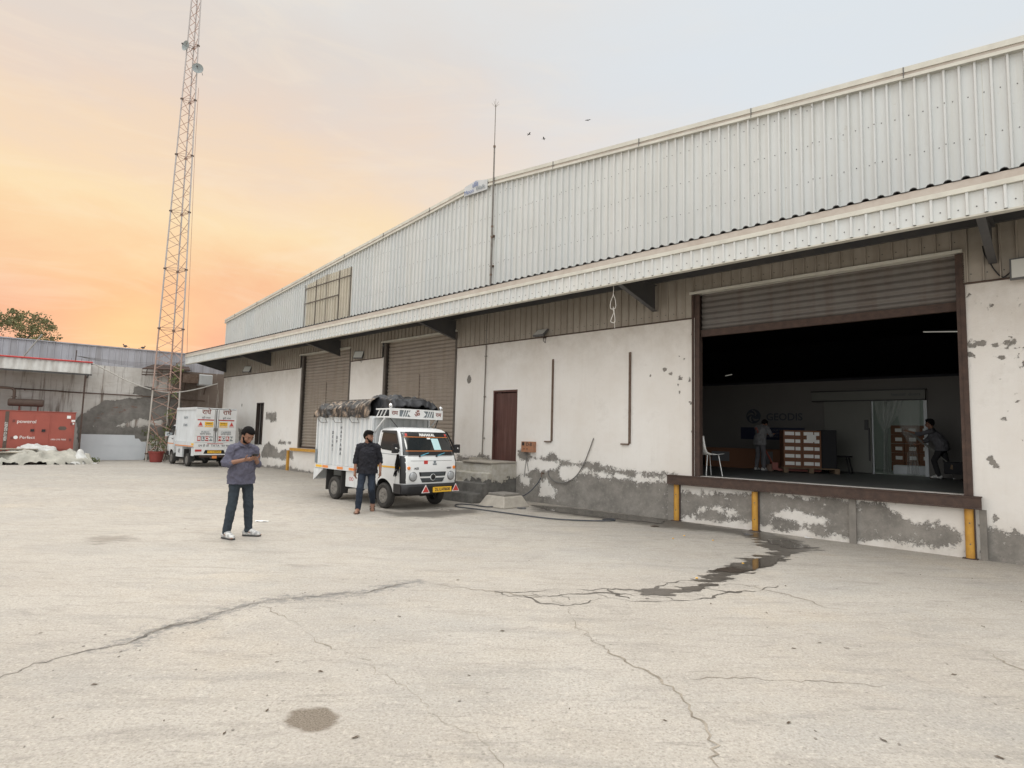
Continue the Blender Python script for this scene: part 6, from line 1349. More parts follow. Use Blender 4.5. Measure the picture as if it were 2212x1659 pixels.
# tarpaulin over the load
def tarp_h(X, Y):
    e = 1-np.clip((np.abs(Y)-.60)/.20, 0, 1)**2; hump = .34+.07*np.exp(-((X+.75)/.35)**2)+.06*np.exp(-((X+.25)/.4)**2)-.02*np.cos(X*5.5)
    end = np.clip((X+3.02)/.10, 0, 1)**.5*np.clip((.20-X)/.22, 0, 1)**.5
    return hump*np.sqrt(np.clip(e, 0, 1))*end
def cover(x0, x1, mat_, name, lab_, seed, yl, droop, zbase):
    ax = np.arange(x0, x1+.001, .025); th = np.linspace(-1, 1, 61); X, T_ = np.meshgrid(ax, th, indexing='ij'); w_ = 1.10
    a = np.abs(T_); Y = np.sign(T_)*np.minimum(a/.70, 1)*(.80 if yl is None else yl); fold = np.clip((a-.70)/.30, 0, 1)
    H = tarp_h(X, np.minimum(np.abs(Y), .62)); cords = np.abs(np.sin((X+.12)*math.pi/.36))**.35
    Z = zbase+H*np.sqrt(np.clip(1-(np.abs(Y)/.86)**4, 0, 1)) ; Zs = zbase+H*np.sqrt(1-(.80/.86)**4) if yl is None else Z
    Z = Z*(1-fold)+(zbase-droop)*fold
    n1 = fbm(X*4.2+seed+a*1.2, T_*5.5, 5); n2 = np.abs(fbm(X*6+seed*2+T_*5, T_*3+X*3, 3))
    bulge = (.06*cords+n1*.13-n2*.24)*(.35+.65*fold)
    Y = Y+np.sign(T_)*(bulge*np.where(a > .55, 1, .2)+.02*fold); Z = Z+np.where(a < .7, n1*.13-n2*.20+.03*cords, 0)+np.where(a > .95, n1*.10, 0)
    nx, ny = X.shape; ii = np.arange(nx*ny).reshape(nx, ny); q = np.stack([ii[:-1, :-1].ravel(), ii[1:, :-1].ravel(), ii[1:, 1:].ravel(), ii[:-1, 1:].ravel()], 1)
    me = grid_mesh(name, np.stack([X.ravel(), Y.ravel(), Z.ravel()], 1), q); me.materials.append(M[mat_]); me.polygons.foreach_set('use_smooth', [True]*len(me.polygons))
    o = bpy.data.objects.new(name, me); C.objects.link(o); so_ = o.modifiers.new('s', 'SOLIDIFY'); so_.thickness = .006; return o
tz_ = thing('tarpaulin_cover', 'black tarpaulin with brown sky reflections painted in, tied with cords over the mini truck load', 'tarpaulin', (-2.18451, 13.26228, 0), -.77858)
c_ = cover(-3.02, -.52, 'tarp_sky_glint', 'side_sheet', '', 3, None, .03, 1.96); c_.parent = tz_
c_ = cover(-.85, .14, 'tarp_black', 'front_sheet', '', 8, .56, .0, 1.97); c_.parent = tz_
mb = MB()
for x in (-2.7, -2.35, -2.0, -1.62, -1.25, -.9):
    mb.tube([(x, -.862, 1.86), (x, -.875, 2.02), (x, -.855, 2.2), (x, -.7, 2.33), (x, -.3, 2.37), (x, .3, 2.37), (x, .8, 2.2)], .006, 5)
for x in (-2.7, -2.0, -1.25): mb.tube([(x, -.862, 1.88), (x+.02, -.81, 1.80), (x+.33, -.81, 1.80), (x+.35, -.862, 1.88)], .006, 5)
mb.tube([(-.35, -.66, 2.05), (-.3, -.5, 2.40), (-.25, .5, 2.40), (-.3, .7, 2.05)], .005, 5); mb.tube([(0, -.6, 2.1), (.0, -.45, 2.36), (0, .5, 2.36), (0, .62, 2.1)], .005, 5)
mb.build('cord', 'cord', tz_)
# ---- truck 2, seen from behind
R2 = R(135); f2 = Vector((math.cos(R2), math.sin(R2), 0))
o2_ = Vector((-14.45038, 26.67962, 0))-f2*.40
T2 = truck('delivery_van', 'white closed delivery van with hand painted rear doors parked by the tower, seen from behind', o2_, R2, 2)
xa, xb, zb, zt = -3.0, -.55, 1.00, 2.36
mb = MB(); corr_side(mb, xa, xb, .745, zb, zt, 1, .085, .012); corr_side(mb, xa, xb, -.745, zb, zt, -1, .085, .012); mb.box(xb-.02, xb+.01, -.745, .745, zb, zt); mb.box(xa, xb, -.77, .77, zt, zt+.04); mb.box(xa-.02, xb+.02, .745, .785, zt-.05, zt+.05); mb.box(xa-.02, xb+.02, -.785, -.745, zt-.05, zt+.05)
for y in (-.785, .745): mb.box(xa-.04, xa+.02, y, y+.04, zb, zt); mb.box(xb-.02, xb+.02, y, y+.04, zb, zt)
b2 = mb.build('cargo_body', 'truck_body', T2)
mb = MB(); mb.box(xa-.03, xb+.03, -.79, .79, .86, .995, 0); mb.box(xa-.03, xb+.03, -.785, .785, .80, .858, 0); mb.build('deck_frame', 'truck_body', T2)
mb = MB(); mb.box(xa+.05, xb-.1, .791, .796, .82, .855); mb.build('reflector_strip', 'orange', T2)
mb = MB(); mb.box(xa+.0, xa+.28, .791, .797, .88, .96); mb.build('reflector', 'yellow_plate', T2)
mb = MB(); mb.box(xb-.04, xb-.00, .787, .793, 1.25, 1.5); mb.build('reflector', 'wood', b2)
mb = MB(); mb.box(-1.55, -.75, .45, .77, .36, .79); tb = mb.build('tool_box', 'truck_body', T2, bevel=.006); text('\u092e\u0947\u0930\u0940', .2, 'ink', tb, (-1.15, .772, .58), (R(90), 0, R(180)))
mb = MB(); mb.box(-3.0, -2.68, .755, .77, .46, .78); mb.build('mudflap', 'truck_body', T2)
text('9540799', .15, 'ink_grey', b2, (-1.75, .770, 1.98), (R(90), 0, R(180)), ext=.001); text('8744005', .15, 'ink_grey', b2, (-1.75, .770, 1.68), (R(90), 0, R(180)), ext=.001)
xr = xa-.045
for (ya, yb, side) in ((.02, .775, 1), (-.775, -.02, -1)):
    mb = MB(); mb.box(xr, xr+.04, ya, yb, zb, zt-.02); 
    for z in (zb+.28, zb+.50, zb+.66, 2.08): mb.box(xr-.012, xr-.0005, ya, yb, z, z+.018)
    dr = mb.build('rear_door', 'truck_white', T2); yc = (ya+yb)/2; rot = (R(90), 0, R(-90)); q = xr-.003
    text('\u0930\u093e\u0927\u0947', .26, 'ink_brown', dr, (q, yc, 2.22), rot, bold=.004); text('\u092c\u0941\u0930\u0940 \u0928\u091c\u0930', .10, 'ink', dr, (q, yc, 1.99), rot)
    mb = MB(); mb.box(q-.002, q+.001, ya+.08, yb-.06, 1.885, 1.93); mb.build('stripe', 'red', dr)
    y1_ = yc+side*.20; mb = MB(); mb.prism([(-.10, 1.64), (.10, 1.64), (0, 1.84)], .004, org=(q-.004, y1_, 0), u=(0, 1, 0)); mb.build('reflector', 'red_reflect', dr)
    y2_ = yc-side*.12; mb = MB(); mb.box(q-.003, q+.001, y2_-.16, y2_+.16, 1.62, 1.83); mb.build('sticker', 'yellow_plate', dr); text('\u0938\u093e\u0935\u0927\u093e\u0928', .08, 'ink', dr, (q-.004, y2_, 1.77), rot); text('40 KM/H', .07, 'ink', dr, (q-.004, y2_, 1.68), rot)
    text('PUBLIC' if side > 0 else 'CARRIER', .10, 'ink_grey', dr, (q-.01, yc, 1.42), rot); text('\u0915\u0943\u092a\u092f\u093e \u0927\u094d\u092f\u093e\u0928', .09, 'ink', dr, (q, yc, 1.34), rot)
    w_ = 'BLOW' if side > 0 else 'HORN'
    for i, c in enumerate(w_):
        yy = yc+.225-.15*i; mb = MB(); mb.box(q-.003, q+.001, yy-.062, yy+.062, 1.06, 1.25); mb.build('letter_box', 'red' if (i+side) % 2 else 'ink_grey', dr); text(c, .17, 'paper', dr, (q-.004, yy, 1.155), rot, bold=.004)
    mb = MB(); mb.tube([(xr-.02, ya+.05 if side > 0 else yb-.05, zb+.02), (xr-.02, ya+.05 if side > 0 else yb-.05, zt-.04)], .010, 8); mb.box(xr-.03, xr-.014, (ya if side > 0 else yb)-.08+.05, (ya if side > 0 else yb)+.08, 1.48, 1.58); mb.build('lock_bar', 'rim', dr)
mb = MB(); mb.box(xr, xr+.03, -.77, .77, .80, .985); tg = mb.build('tail_panel', 'truck_white', T2)
mb = MB(); mb.box(xr-.003, xr-.0005, -.32, .30, .94, .965); mb.build('stripe', 'red', tg); text('\u0926\u092e \u0939\u0948 \u0924\u094b  TATA  \u0915\u093e \u0938\u093e\u0925', .12, 'ink', tg, (xr-.003, 0, .87), (R(90), 0, R(-90)), sx=1.1)
mb = MB(); xx = xa-.02; mb.prism([(-.77, .55), (-.42, .55), (-.36, .70), (.36, .70), (.42, .55), (.77, .55), (.77, .795), (-.77, .795)], .03, org=(xx-.03, 0, 0), u=(0, 1, 0)); mb.box(xx-.05, xx+.05, -.77, .77, .50, .545); mb.build('rear_bumper', 'truck_white', T2)
mb = MB(); mb.box(xx+.03, xx+.04, -.5, .5, .55, .70); mb.build('recess', 'black', T2)
mb = MB(); mb.box(xx-.012, xx+.0, -.26, .26, .57, .68); npp = mb.build('number_plate', 'yellow_plate', T2); text('DL1LAB4420', .085, 'ink', npp, (xx-.014, 0, .625), (R(90), 0, R(-90)))
for s in (-1, 1): mb = MB(); mb.box(xx-.045, xx-.032, min(s*.74, s*.50), max(s*.74, s*.50), .64, .72); mb.build('tail_light', 'red', T2)
mb = MB(); mb.box(xx-.01, xx+.02, -.55, .55, .40, .495); mb.build('cross_member', 'rust', T2)
mb = MB(); mb.box(xx-.02, xx-.011, -.10, .08, .36, .47); mb.build('tag_plate', 'orange', T2)
# ================================================================== PEOPLE  (local x = forward, y = left, z = up)
def cap(mb, p0, p1, r0, r1, side=None, k=1.0, n=16, cap_h=4):
    p0, p1 = Vector(p0), Vector(p1); d = p1-p0; L = d.length; ax = d.normalized() if L > 1e-6 else Vector((0, 0, 1))
    s = Vector(side) if side else ax.orthogonal(); s = (s-ax*s.dot(ax)).normalized(); q = ax.cross(s); rows = []
    for i in range(cap_h+1): a = math.pi/2*i/cap_h; rows.append((-r0*math.cos(a)*.9, r0*math.sin(a)))
    for i in range(cap_h+1): a = math.pi/2*i/cap_h; rows.append((L+r1*math.sin(a)*.9, r1*math.cos(a)))
    vs = []; fs = []
    for t, r in rows: vs += [p0+ax*t+(s*math.cos(2*math.pi*j/n)*k+q*math.sin(2*math.pi*j/n))*max(r, 1e-4) for j in range(n)]
    m = len(rows)
    for i in range(m-1):
        for j in range(n): fs.append((i*n+j, i*n+(j+1) % n, (i+1)*n+(j+1) % n, (i+1)*n+j))
    fs.append(tuple(range(n))[::-1]); fs.append(tuple((m-1)*n+j for j in range(n))); mb.add(vs, fs)
def remesh(mb, name, mats, parent, vox, smooth_it=3, wr=0, wsize=.12, classify=None):
    o = mb.build(name, mats, parent); r = o.modifiers.new('r', 'REMESH'); r.mode = 'VOXEL'; r.voxel_size = vox; r.use_smooth_shade = True
    s = o.modifiers.new('s', 'SMOOTH'); s.iterations = smooth_it; s.factor = .5
    if wr:
        tx = bpy.data.textures.new('w', 'CLOUDS'); tx.noise_scale = wsize; tx.noise_depth = 2; d = o.modifiers.new('d', 'DISPLACE'); d.texture = tx; d.strength = wr; d.mid_level = .5; d.texture_coords = 'LOCAL'
    bake(o); me = o.data; me.materials.clear()
    for m_ in mats: me.materials.append(M[m_])
    if classify:
        for p in me.polygons: p.material_index = classify(p.center)
    me.polygons.foreach_set('use_smooth', [True]*len(me.polygons)); return o
def trim(o, z, keep_above=True, tilt=0):
    bm = bmesh.new(); bm.from_mesh(o.data); bmesh.ops.bisect_plane(bm, geom=bm.verts[:]+bm.edges[:]+bm.faces[:], plane_co=(0, 0, z), plane_no=Vector((tilt, 0, 1)).normalized(), clear_inner=keep_above, clear_outer=not keep_above); bm.to_mesh(o.data); bm.free()
def hand(mb, W, d, n, curl=25, s=1.0, thumb=1, grip=0):
    """W wrist, d hand direction, n palm normal, thumb side sign along d x n"""
    d = Vector(d).normalized(); n = Vector(n); n = (n-d*n.dot(d)).normalized(); sd_ = d.cross(n)*thumb
    W = Vector(W); pal = W+d*.045*s
    cap(mb, W, W+d*.085*s, .022*s, .030*s, sd_, 1.35); cap(mb, W+d*.05*s+sd_*.018*s, W+d*.09*s+sd_*.018*s, .015*s, .014*s); cap(mb, W+d*.05*s-sd_*.02*s, W+d*.085*s-sd_*.02*s, .015*s, .013*s)
    for i, (off, L) in enumerate(((.030, .070), (.010, .080), (-.011, .074), (-.031, .058))):
        p = W+d*(.092-.004*abs(i-1))*s+sd_*off*s; a = R(curl*.6+grip*4*i); dd = (d*math.cos(a)+n*math.sin(a)+sd_*off*1.5).normalized()
        for j, f in enumerate((.45, .32, .23)):
            q = p+dd*L*f*s; cap(mb, p, q, (.0098-.0012*j)*s, (.0090-.0014*j)*s, n=10, cap_h=3); p = q; a += R(curl); dd = (d*math.cos(a)+n*math.sin(a)+sd_*off*1.5).normalized()
    p = W+d*.025*s+sd_*.028*s; t0 = (d*.62+sd_*.75+n*.35).normalized()
    for L, r in ((.042, .0125), (.030, .0105), (.024, .009)):
        q = p+t0*L*s; cap(mb, p, q, r*s, r*.9*s, n=10, cap_h=3); p = q; t0 = (t0+d*.35+n*.25*(curl/25)).normalized()
def person(label, loc, heading, J, cloth, s=1.0, vox=.007, beard=True, hairk='short', rolled=True, headyaw=0, headpitch=0, hands=None, foot=None, shoes='sneaker', belly=0, group=None, phone=False):
    t = thing('person', label, 'person', loc, heading, group); V = {k: Vector(v) for k, v in J.items()}
    # body
    mb = MB(); H = V['head']
    HM = Matrix.Translation(H) @ Matrix.Rotation(R(headyaw), 4, 'Z') @ Matrix.Rotation(R(headpitch), 4, 'Y')
    hb = MB()
    hb.sphere((-.008, 0, .030), .098, 20, 0, 1.0, .80, .98); hb.sphere((.028, 0, -.015), .070, 18, 0, .95, .86, 1.15); hb.sphere((.045, 0, -.075), .040, 14, 0, .85, .95, .62)
    hb.sphere((.028, .042, -.060), .030, 10); hb.sphere((.028, -.042, -.060), .030, 10)
    cap(hb, (.088, 0, .012), (.106, 0, -.028), .008, .0135); hb.sphere((.096, .011, -.030), .009, 8); hb.sphere((.096, -.011, -.030), .009, 8)
    cap(hb, (.078, -.036, .034), (.078, .036, .034), .011, .011); cap(hb, (.083, -.018, -.056), (.083, .018, -.056), .0085, .0085); cap(hb, (.080, -.015, -.066), (.080, .015, -.066), .0085, .0085)
    for sy in (-1, 1): hb.sphere((.073, sy*.031, .014), .014, 10); hb.sphere((-.002, sy*.080, .0), .026, 10, 0, .7, .35, 1.15); hb.sphere((.055, sy*.045, -.018), .024, 10)
    hb.xf(HM); mb.add(hb.v, hb.f)
    nk = V['neck']; cap(mb, nk-Vector((.0, 0, .08)), HM @ Vector((-.015, 0, -.06)), .062, .056)
    ch, pv = V['chest'], V['pelvis']
    cap(mb, pv, ch+Vector((-.01, 0, -.03)), .112, .105, (0, 1, 0), 1.15); cap(mb, V['shL']+Vector((0, -.02, -.01)), V['shR']+Vector((0, .02, -.01)), .042, .042); 
    for sd in 'LR':
        cap(mb, V['sh'+sd], V['el'+sd], .040, .038); cap(mb, V['el'+sd], V['wr'+sd], .041, .026); cap(mb, V['hip'+sd]-Vector((0, 0, .05)), V['kn'+sd], .066, .052); cap(mb, V['kn'+sd], V['an'+sd], .054, .036)
    for sd, (d, n, c, th) in (hands or {}).items(): hand(mb, V['wr'+sd], d, n, c, 1.0, th)
    FD = {}
    for sd in 'LR':
        a, pt = foot[sd]; fd = Vector((math.cos(R(a))*math.cos(R(pt)), math.sin(R(a))*math.cos(R(pt)), -math.sin(R(pt)))); A = V['an'+sd]; up = Vector((-math.sin(R(-pt))*math.cos(R(a))*-1, 0, 0)) ; up = Vector((math.cos(R(a))*math.sin(R(pt)), math.sin(R(a))*math.sin(R(pt)), math.cos(R(pt))))
        heel = A-fd*.045-up*.055; toe = A+fd*.165-up*.060; sdv = fd.cross(up); FD[sd] = (heel, toe, A, fd, up, sdv)
        cap(mb, A, heel+fd*.02, .036, .030); cap(mb, A+fd*.02-up*.015, toe, .036, .024, sdv, 1.35); cap(mb, heel, toe, .026, .022, sdv, 1.4)
        for i in range(5): b = toe+sdv*(.028-.014*i)*(1 if sd == 'R' else -1); cap(mb, b-fd*.02, b+fd*(.032-.005*i), .0115-.001*i, .009, n=8, cap_h=3)
    HI = HM.inverted()
    def cls(c):
        q = HI @ c
        if abs(q.x) < .2 and abs(q.y) < .2 and abs(q.z) < .2:
            if q.x > .066 and abs(abs(q.y)-.031) < .009 and abs(q.z-.013) < .005: return 1
            if q.x > .06 and .014 < abs(q.y) < .046 and .033 < q.z < .041: return 1
            if q.x > .078 and abs(q.y) < .022 and -.064 < q.z < -.054: return 2
        return 0
    remesh(mb, 'body', ['skin', 'hair', 'ink_brown'], t, vox, 2, classify=cls)
    # hair and beard
    hr = MB(); z0 = .005 if hairk != 'full' else .0
    n_ = 20
    hm = MB(); hm.sphere((-.016, 0, .040), .103, 22, 0, 1.0, .83, 1.0)
    if hairk == 'full': hm.sphere((.035, 0, .105), .052, 14, 0, 1.0, 1.25, .62); hm.sphere((-.01, 0, .10), .075, 14, 0, 1.1, 1.0, .55)
    hv = []
    o_ = MB(); o_.v = hm.v; o_.f = hm.f; o_.m = hm.m
    keep = []
    for f in hm.f:
        c = sum((Vector(hm.v[i]) for i in f), Vector())/len(f)
        lim = (.058 if hairk != 'bald' else .088) if c.x > .02 else (-.01+.9*max(0, c.x+.03) if c.x > -.03 else -.055)
        if c.z > lim: keep.append(f)
    ho = MB().add(hm.v, keep); ho.xf(HM); h_ = ho.build('hair', 'hair', t, smooth=True, angle=180); so_ = h_.modifiers.new('s', 'SOLIDIFY'); so_.thickness = .004; so_.offset = 1
    tx = bpy.data.textures.new('h', 'CLOUDS'); tx.noise_scale = .025; dd_ = h_.modifiers.new('d', 'DISPLACE'); dd_.texture = tx; dd_.strength = .022; dd_.texture_coords = 'LOCAL'; bake(h_)
    if beard:
        bm_ = MB(); bm_.sphere((.042, 0, -.078), .045, 14, 0, .95, .98, .62)
        for sy in (-1, 1): cap(bm_, (.050, sy*.040, -.070), (.012, sy*.068, -.012), .024, .012); cap(bm_, (.086, sy*.004, -.046), (.076, sy*.026, -.056), .007, .008)
        bm_.xf(HM); remesh(bm_, 'beard', ['hair'], t, .006, 2, .004, .02)
    # shirt
    sh = MB(); e = .022
    cap(sh, pv+Vector((0, 0, -.20)), pv+Vector((0, 0, .10)), .152+e*.4, .142+e*.4, (0, 1, 0), 1.28); cap(sh, pv+Vector((.01+belly, 0, .08)), ch, .134+e*.6+belly*.5, .142+e*.4, (0, 1, 0), 1.20)
    cap(sh, ch, ch+(V['neck']-ch)*.75, .138, .080, (0, 1, 0), 1.30)
    cap(sh, V['shL']+Vector((0, -.01, .0)), V['shR']+Vector((0, .01, 0)), .066, .066); cap(sh, V['neck']+Vector((-.02, 0, -.07)), V['neck']+Vector((-.012, 0, -.005)), .085, .062)
    for sd in 'LR': cap(sh, V['neck']+Vector((-.015, 0, -.035)), V['sh'+sd]+Vector((0, 0, -.012)), .066, .064)
    for sd in 'LR':
        S, E, W = V['sh'+sd], V['el'+sd], V['wr'+sd]; cap(sh, S, E, .066, .056); k = .26 if rolled else .93; cap(sh, E, E+(W-E)*k, .058, .052 if rolled else .042)
        if rolled: q = E+(W-E)*k; d_ = (W-E).normalized(); cap(sh, q-d_*.035, q+d_*.004, .057, .056, cap_h=2)
    shirt = remesh(sh, 'shirt', [cloth[0]], t, max(vox, .008), 14, .055, .075); trim(shirt, pv.z-.11)
    cl_ = MB(); N_ = V['neck']
    for sy in (-1, 1): cl_.add([N_+Vector((-.06, sy*.02, .035)), N_+Vector((.0, sy*.074, .025)), N_+Vector((.075, sy*.045, -.022)), N_+Vector((.105, sy*.018, -.06)), N_+Vector((.082, sy*.085, -.045)), N_+Vector((.0, sy*.095, -.008)), N_+Vector((-.07, sy*.03, .0))], [(0, 1, 5, 6), (1, 2, 4, 5), (2, 3, 4)])
    c2 = cl_.build('collar', cloth[0], shirt); so_ = c2.modifiers.new('s', 'SOLIDIFY'); so_.thickness = .006
    # trousers
    tr = MB(); cap(tr, pv+Vector((0, 0, .0)), pv+Vector((0, 0, -.05)), .115, .138, (0, 1, 0), 1.14)
    for sd in 'LR':
        a_, b_, c_ = V['hip'+sd], V['kn'+sd], V['an'+sd]; cap(tr, a_, b_, .087, .068); cap(tr, b_, c_+(b_-c_)*.02, .072, .056)
        for k in range(3): q = c_+(b_-c_)*(.02+.055*k); cap(tr, q, q+(b_-c_)*.02, .060-.002*k, .058)
    remesh(tr, 'trousers', [cloth[1]], t, max(vox, .008), 8, .024, .07)
    for sd in 'LR':
        heel, toe, A, fd, up, sdv = FD[sd]
        if shoes == 'sneaker':
            m_ = MB(); cap(m_, heel+up*.022, toe+up*.014, .044, .036, sdv, 1.12); cap(m_, A-up*.005, heel+up*.03, .046, .046); cap(m_, A+fd*.02, toe-fd*.03+up*.02, .044, .034, sdv, 1.1); sob = remesh(m_, 'shoe', [cloth[2]], t, .007, 3)
            m_ = MB(); cap(m_, heel-up*.008, toe-up*.006, .046, .044, sdv, 1.0, cap_h=5); sc0 = (heel+toe)/2
            for i in range(len(m_.v)): q = Vector(m_.v[i]); h_ = (q-heel).dot(up); m_.v[i] = tuple(q+up*(max(-.026, min(-.004, h_*.4-.014))-h_))
            m_.build('sole', 'sole_dark', sob, smooth=True, angle=40)
        else:
            m_ = MB(); cap(m_, heel-up*.008, toe-up*.006, .042, .044, sdv, 1.0, cap_h=5)
            for i in range(len(m_.v)): q = Vector(m_.v[i]); h_ = (q-heel).dot(up); m_.v[i] = tuple(q+up*(max(-.036, min(-.020, h_*.4-.028))-h_))
            so2 = m_.build('sandal', 'sandal', t, smooth=True, angle=40); m_ = MB()
            for c0 in (toe-fd*.035, toe-fd*.095):
                P = [c0+sdv*math.cos(a)*.050+up*(math.sin(a)*.046-.016) for a in [math.pi*i/8 for i in range(9)]]; m_.tube(P, .009, 6)
            P = [heel+fd*.02+sdv*math.cos(a)*.042+up*.03-fd*math.sin(a)*.06 for a in [math.pi*i/8 for i in range(9)]]; m_.tube(P, .006, 6); m_.build('strap', 'sandal', so2)
    t.scale = (s, s, s); return t
# man with the phone
J = dict(pelvis=(0, .06, .90), chest=(.01, .05, 1.20), neck=(.02, .05, 1.395), head=(.115, .05, 1.50), shL=(.02, .215, 1.315), shR=(.02, -.115, 1.315), elL=(.06, .265, 1.075), elR=(.02, -.215, 1.085), wrL=(.265, .125, 1.165), wrR=(.255, -.04, 1.155),
         hipL=(0, .145, .87), hipR=(0, -.025, .87), knL=(.03, .175, .485), knR=(.03, -.075, .485), anL=(.0, .215, .085), anR=(.0, -.12, .085))
P1 = person('man in a slate shirt and dark jeans looking down at the phone he holds', (-4.05, 8.92, 0), R(-38), J, ('shirt_slate', 'jeans', 'shoe_white'), 1.0, .0065, True, 'bald', True, 8, 38,
            hands=dict(R=((.75, .42, .12), (-.12, .25, 1), 24, 1), L=((.62, -.62, .16), (-.3, -.1, 1), 30, -1)), foot=dict(L=(32, 0), R=(4, 0)), belly=.015)
ph = MB(); ph.box(-.075, .075, -.037, .037, -.0045, .0045, 0); ph.box(-.071, .071, -.034, .034, .0047, .0055, 1)
phn = ph.build('mobile_phone', ['black', 'glass_dark'], None, bevel=.002)
hd = R(-38); PL = Vector((-4.05, 8.92, 0))+Vector((math.cos(hd)*.365-math.sin(hd)*.035, math.sin(hd)*.365+math.cos(hd)*.035, 1.215)); phn.location = PL; phn.rotation_euler = (R(-8), R(-24), hd); tag(phn, 'dark mobile phone held in both hands by the man in the slate shirt', 'phone')
# man walking
J = dict(pelvis=(0, 0, .885), chest=(.02, 0, 1.20), neck=(.02, 0, 1.385), head=(.045, .0, 1.495), shL=(.02, .17, 1.31), shR=(.03, -.17, 1.31), elL=(-.03, .235, 1.055), elR=(.0, -.235, 1.055), wrL=(.05, .255, .83), wrR=(.07, -.235, .82),
         hipL=(0, .085, .85), hipR=(0, -.085, .85), knL=(.06, .10, .47), knR=(.15, -.115, .475), anL=(-.22, .11, .185), anR=(.12, -.14, .085))
P2 = person('bearded man in a black shirt and blue jeans walking beside the mini truck looking sideways', (-2.86, 12.02, 0), R(-82), J, ('shirt_black', 'jeans_navy', 'shoe_white'), 1.0, .0075, True, 'full', True, 58, 4,
            hands=dict(R=((.10, .02, -1), (.15, 1, 0), 26, 1), L=((.10, -.02, -1), (.15, -1, 0), 26, -1)), foot=dict(L=(6, 48), R=(-4, 0)), shoes='sandal')
mb = MB(); mb.tube([(.066, -.236+.034*math.cos(a), .845+.0*a) if False else (.066+.032*math.sin(a), -.236+.034*math.cos(a), .850) for a in [2*math.pi*i/14 for i in range(15)]], .0045, 5); mb.build('wrist_thread', 'red', P2)
# workers inside the hall
J = dict(pelvis=(0, 0, .90), chest=(.05, 0, 1.22), neck=(.10, 0, 1.38), head=(.20, .0, 1.44), shL=(.08, .19, 1.33), shR=(.08, -.19, 1.33), elL=(.18, .25, 1.08), elR=(.18, -.25, 1.08), wrL=(.38, .12, 1.12), wrR=(.38, -.12, 1.12),
         hipL=(0, .09, .87), hipR=(0, -.09, .87), knL=(.04, .12, .48), knR=(.02, -.12, .48), anL=(-.02, .14, .085), anR=(-.02, -.14, .085))
person('worker in a pale shirt and grey trousers seen from behind in the dark hall', LWm(-5.75, 3.9, FZ), WTH+R(70), J, ('cloth_grey', 'cloth_pale', 'shoe_white'), .80, .012, False, 'short', True, 0, 40, hands=dict(R=((1, .2, .1), (0, 0, 1), 24, 1), L=((1, -.2, .1), (0, 0, 1), 24, -1)), foot=dict(L=(12, 0), R=(-12, 0)))
J = dict(pelvis=(-.05, 0, .86), chest=(.10, 0, 1.14), neck=(.16, 0, 1.32), head=(.20, .0, 1.46), shL=(.14, .18, 1.26), shR=(.14, -.18, 1.26), elL=(.42, .12, 1.18), elR=(.30, -.22, 1.02), wrL=(.66, .06, 1.25), wrR=(.50, -.12, .90),
         hipL=(-.05, .09, .83), hipR=(-.05, -.09, .83), knL=(.12, .10, .48), knR=(-.12, -.12, .45), anL=(.02, .12, .085), anR=(-.42, -.14, .12))
person('worker in a light shirt and dark trousers leaning on a handle by the right jamb', LWm(-2.28, 5.0, FZ), WTH+R(180), J, ('cloth_pale', 'cloth_dark', 'shoe_white'), .82, .012, False, 'full', True, 0, 5, hands=dict(L=((1, 0, .3), (0, 0, -1), 40, -1), R=((1, .2, 0), (0, 0, -1), 40, 1)), foot=dict(L=(0, 0), R=(0, 20)))
h0 = LWm(-2.78, 5.0, FZ); t = thing('hand_truck', 'dark hand truck with a long pale handle gripped by the worker at the right jamb', 'hand truck', LWm(-2.3, 4.95, FZ), WTH)
mb = MB(); mb.bar((-.55, 0, 1.02), (.15, 0, .38), .035, .02); mb.bar((-.55, .2, 1.02), (.15, .2, .38), .035, .02); mb.bar((-.55, 0, 1.02), (-.55, .2, 1.02), .03); mb.build('handle', 'hall_panel', t)
mb = MB(); mb.box(.1, .6, -.1, .3, .12, .38); mb.build('frame', 'cloth_dark', t, bevel=.02)
for yy in (-.06, .26): mb = MB(); mb.lathe([(.10, -.025), (.11, 0), (.10, .025)], (.35, yy, .11), (0, 1, 0), 18); mb.build('wheel', 'tyre', t)

# ================================================================== LITTER ON THE YARD
rr = random.Random(21)
def leaf_thing():
    t = MB(); t.add([(-.035, 0, .004), (-.01, .012, .012), (.025, .008, .006), (.04, 0, .010), (.02, -.011, .004), (-.012, -.012, .009)], [(0, 1, 5), (1, 2, 4, 5), (2, 3, 4)]); return t.build('dry_leaf', 'dry_leaf', None)
lf = None; spots = [(1875, 1322), (1775, 1387), (1893, 1345), (1655, 1328), (1700, 1270), (1495, 1330), (1545, 1238), (1868, 1180), (2015, 1147), (2128, 1358), (2155, 1640), (1985, 1240), (1540, 1305), (1625, 1262), (1830, 1402), (1720, 1405), (2100, 1250), (2210, 1300), (1440, 1560), (600, 1430), (868, 1330), (690, 1450), (770, 1590), (480, 1585), (350, 1560), (200, 1480), (90, 1370), (1090, 1365), (1010, 1460), (1230, 1530), (1700, 1560), (1910, 1600), (2060, 1460), (1985, 1380), (575, 1533), (990, 1250), (1350, 1180), (1260, 1160), (1460, 1180), (1820, 1250)]
for i, (px, py) in enumerate(spots):
    x, y = G(px+rr.uniform(-6, 6), py+rr.uniform(-4, 4))
    if lf is None: lf = leaf_thing(); o = lf
    else: o = lf.copy(); C.objects.link(o)
    s = rr.uniform(.3, .7); o.location = (x, y, .001); o.rotation_euler = (0, 0, rr.uniform(0, 6.28)); o.scale = (s, s, s); tag(o, 'small dry brown leaf lying on the concrete yard', 'leaf', 'dry leaves on the yard')
st = MB(); st.sphere((0, 0, .3), 1, 8, 0, 1.2, .9, .6); st = st.build('pebble', 'stone', None, smooth=True, angle=60)
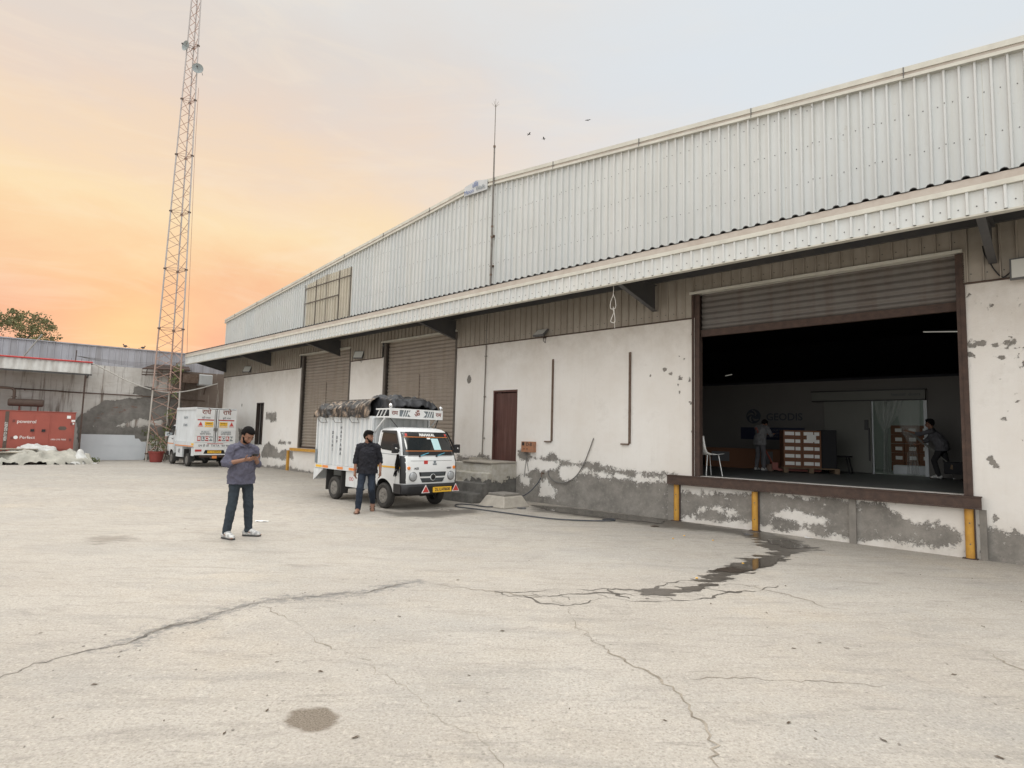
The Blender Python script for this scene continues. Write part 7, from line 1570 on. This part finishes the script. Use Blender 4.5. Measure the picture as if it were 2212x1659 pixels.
for i in range(110):
    px, py = rr.uniform(-20, 2230), 1090+rr.random()**1.3*600; x, y = G(px, py)
    if (Vector((x, y, 0))-WO).dot(WN) > -.1: continue
    if rr.random() < .4: k = rr.randrange(len(CR['a'])); x, y = CR['a'][k][0]+rr.gauss(0, .25), CR['a'][k][1]+rr.gauss(0, .2)
    o = st if i == 0 else st.copy()
    if i: C.objects.link(o)
    s = rr.uniform(.004, .011); o.location = (x, y, 0); o.scale = (s, s*rr.uniform(.6, 1), s*.8); o.rotation_euler = (0, 0, rr.uniform(0, 6)); tag(o, 'tiny pebble scattered on the concrete yard', 'pebble', 'pebbles on the yard')
def scrap(px, py, sx, sy, seed, m_, lab, name='paper_scrap', cat='paper'):
    r_ = random.Random(seed); mb = MB(); n = 5; vs = []
    for i in range(n+1):
        for j in range(n+1): vs.append(((i/n-.5)*sx*(1+r_.uniform(-.15, .15)), (j/n-.5)*sy*(1+r_.uniform(-.2, .2)), .006+abs(r_.gauss(0, .25))*min(sx, sy)*.35))
    mb.add(vs, [(i*(n+1)+j, i*(n+1)+j+1, (i+1)*(n+1)+j+1, (i+1)*(n+1)+j) for i in range(n) for j in range(n)]); o = mb.build(name, m_, None, smooth=True, angle=180); x, y = G(px, py); o.location = (x, y, 0); o.rotation_euler = (0, 0, r_.uniform(-.5, .5)); tag(o, lab, cat)
scrap(566, 1127, .22, .10, 1, 'paper', 'crumpled white paper lying on the yard just right of the phone man')
scrap(1748, 1163, .13, .07, 2, 'paper', 'white paper scrap near the dock wall by the puddle')
scrap(1618, 1156, .14, .08, 3, 'cloth_grey', 'flattened grey scrap beside the second yellow dock post')
scrap(1415, 1138, .15, .10, 4, 'dry_leaf', 'crumpled brown scrap in the damp strip left of the first dock post')
scrap(1075, 1063, .11, .08, 5, 'paper', 'small white wrapper near the hose loop')
scrap(1127, 1099, .20, .17, 6, 'cloth_grey', 'pale cloth lump in front of the raised concrete chamber', 'rag', 'rag')
for i, (px, py) in enumerate(((1454, 1164), (1605, 1218), (1505, 1250), (1540, 1168), (1478, 1158))): 
    mb = MB(); mb.sphere((0, 0, .008), .012, 8, 0, 1.4, .8, .6); o = mb.build('flower_petal', 'stripe_yellow', None); x, y = G(px, py); o.location = (x, y, 0); tag(o, 'tiny yellow petal on the concrete near the puddle', 'petal', 'yellow petals near the puddle')
for i, (px, py) in enumerate(((955, 1100), (968, 1104), (945, 1098))):
    o = st.copy(); C.objects.link(o); x, y = G(px, py); o.location = (x, y, 0); o.scale = (.05, .035, .025); tag(o, 'small pale stone on the ground in front of the mini truck', 'stone', 'stones by the truck wheel')
o = MB(); o.box(-.09, .09, -.06, .06, 0, .07); o = o.build('brick', 'cement_pale', None, bevel=.012); x, y = G(1622, 1142); o.location = (x, y, 0); o.rotation_euler = (0, 0, WTH+.3); tag(o, 'broken pale brick piece against the dock wall beside the second yellow post', 'brick')
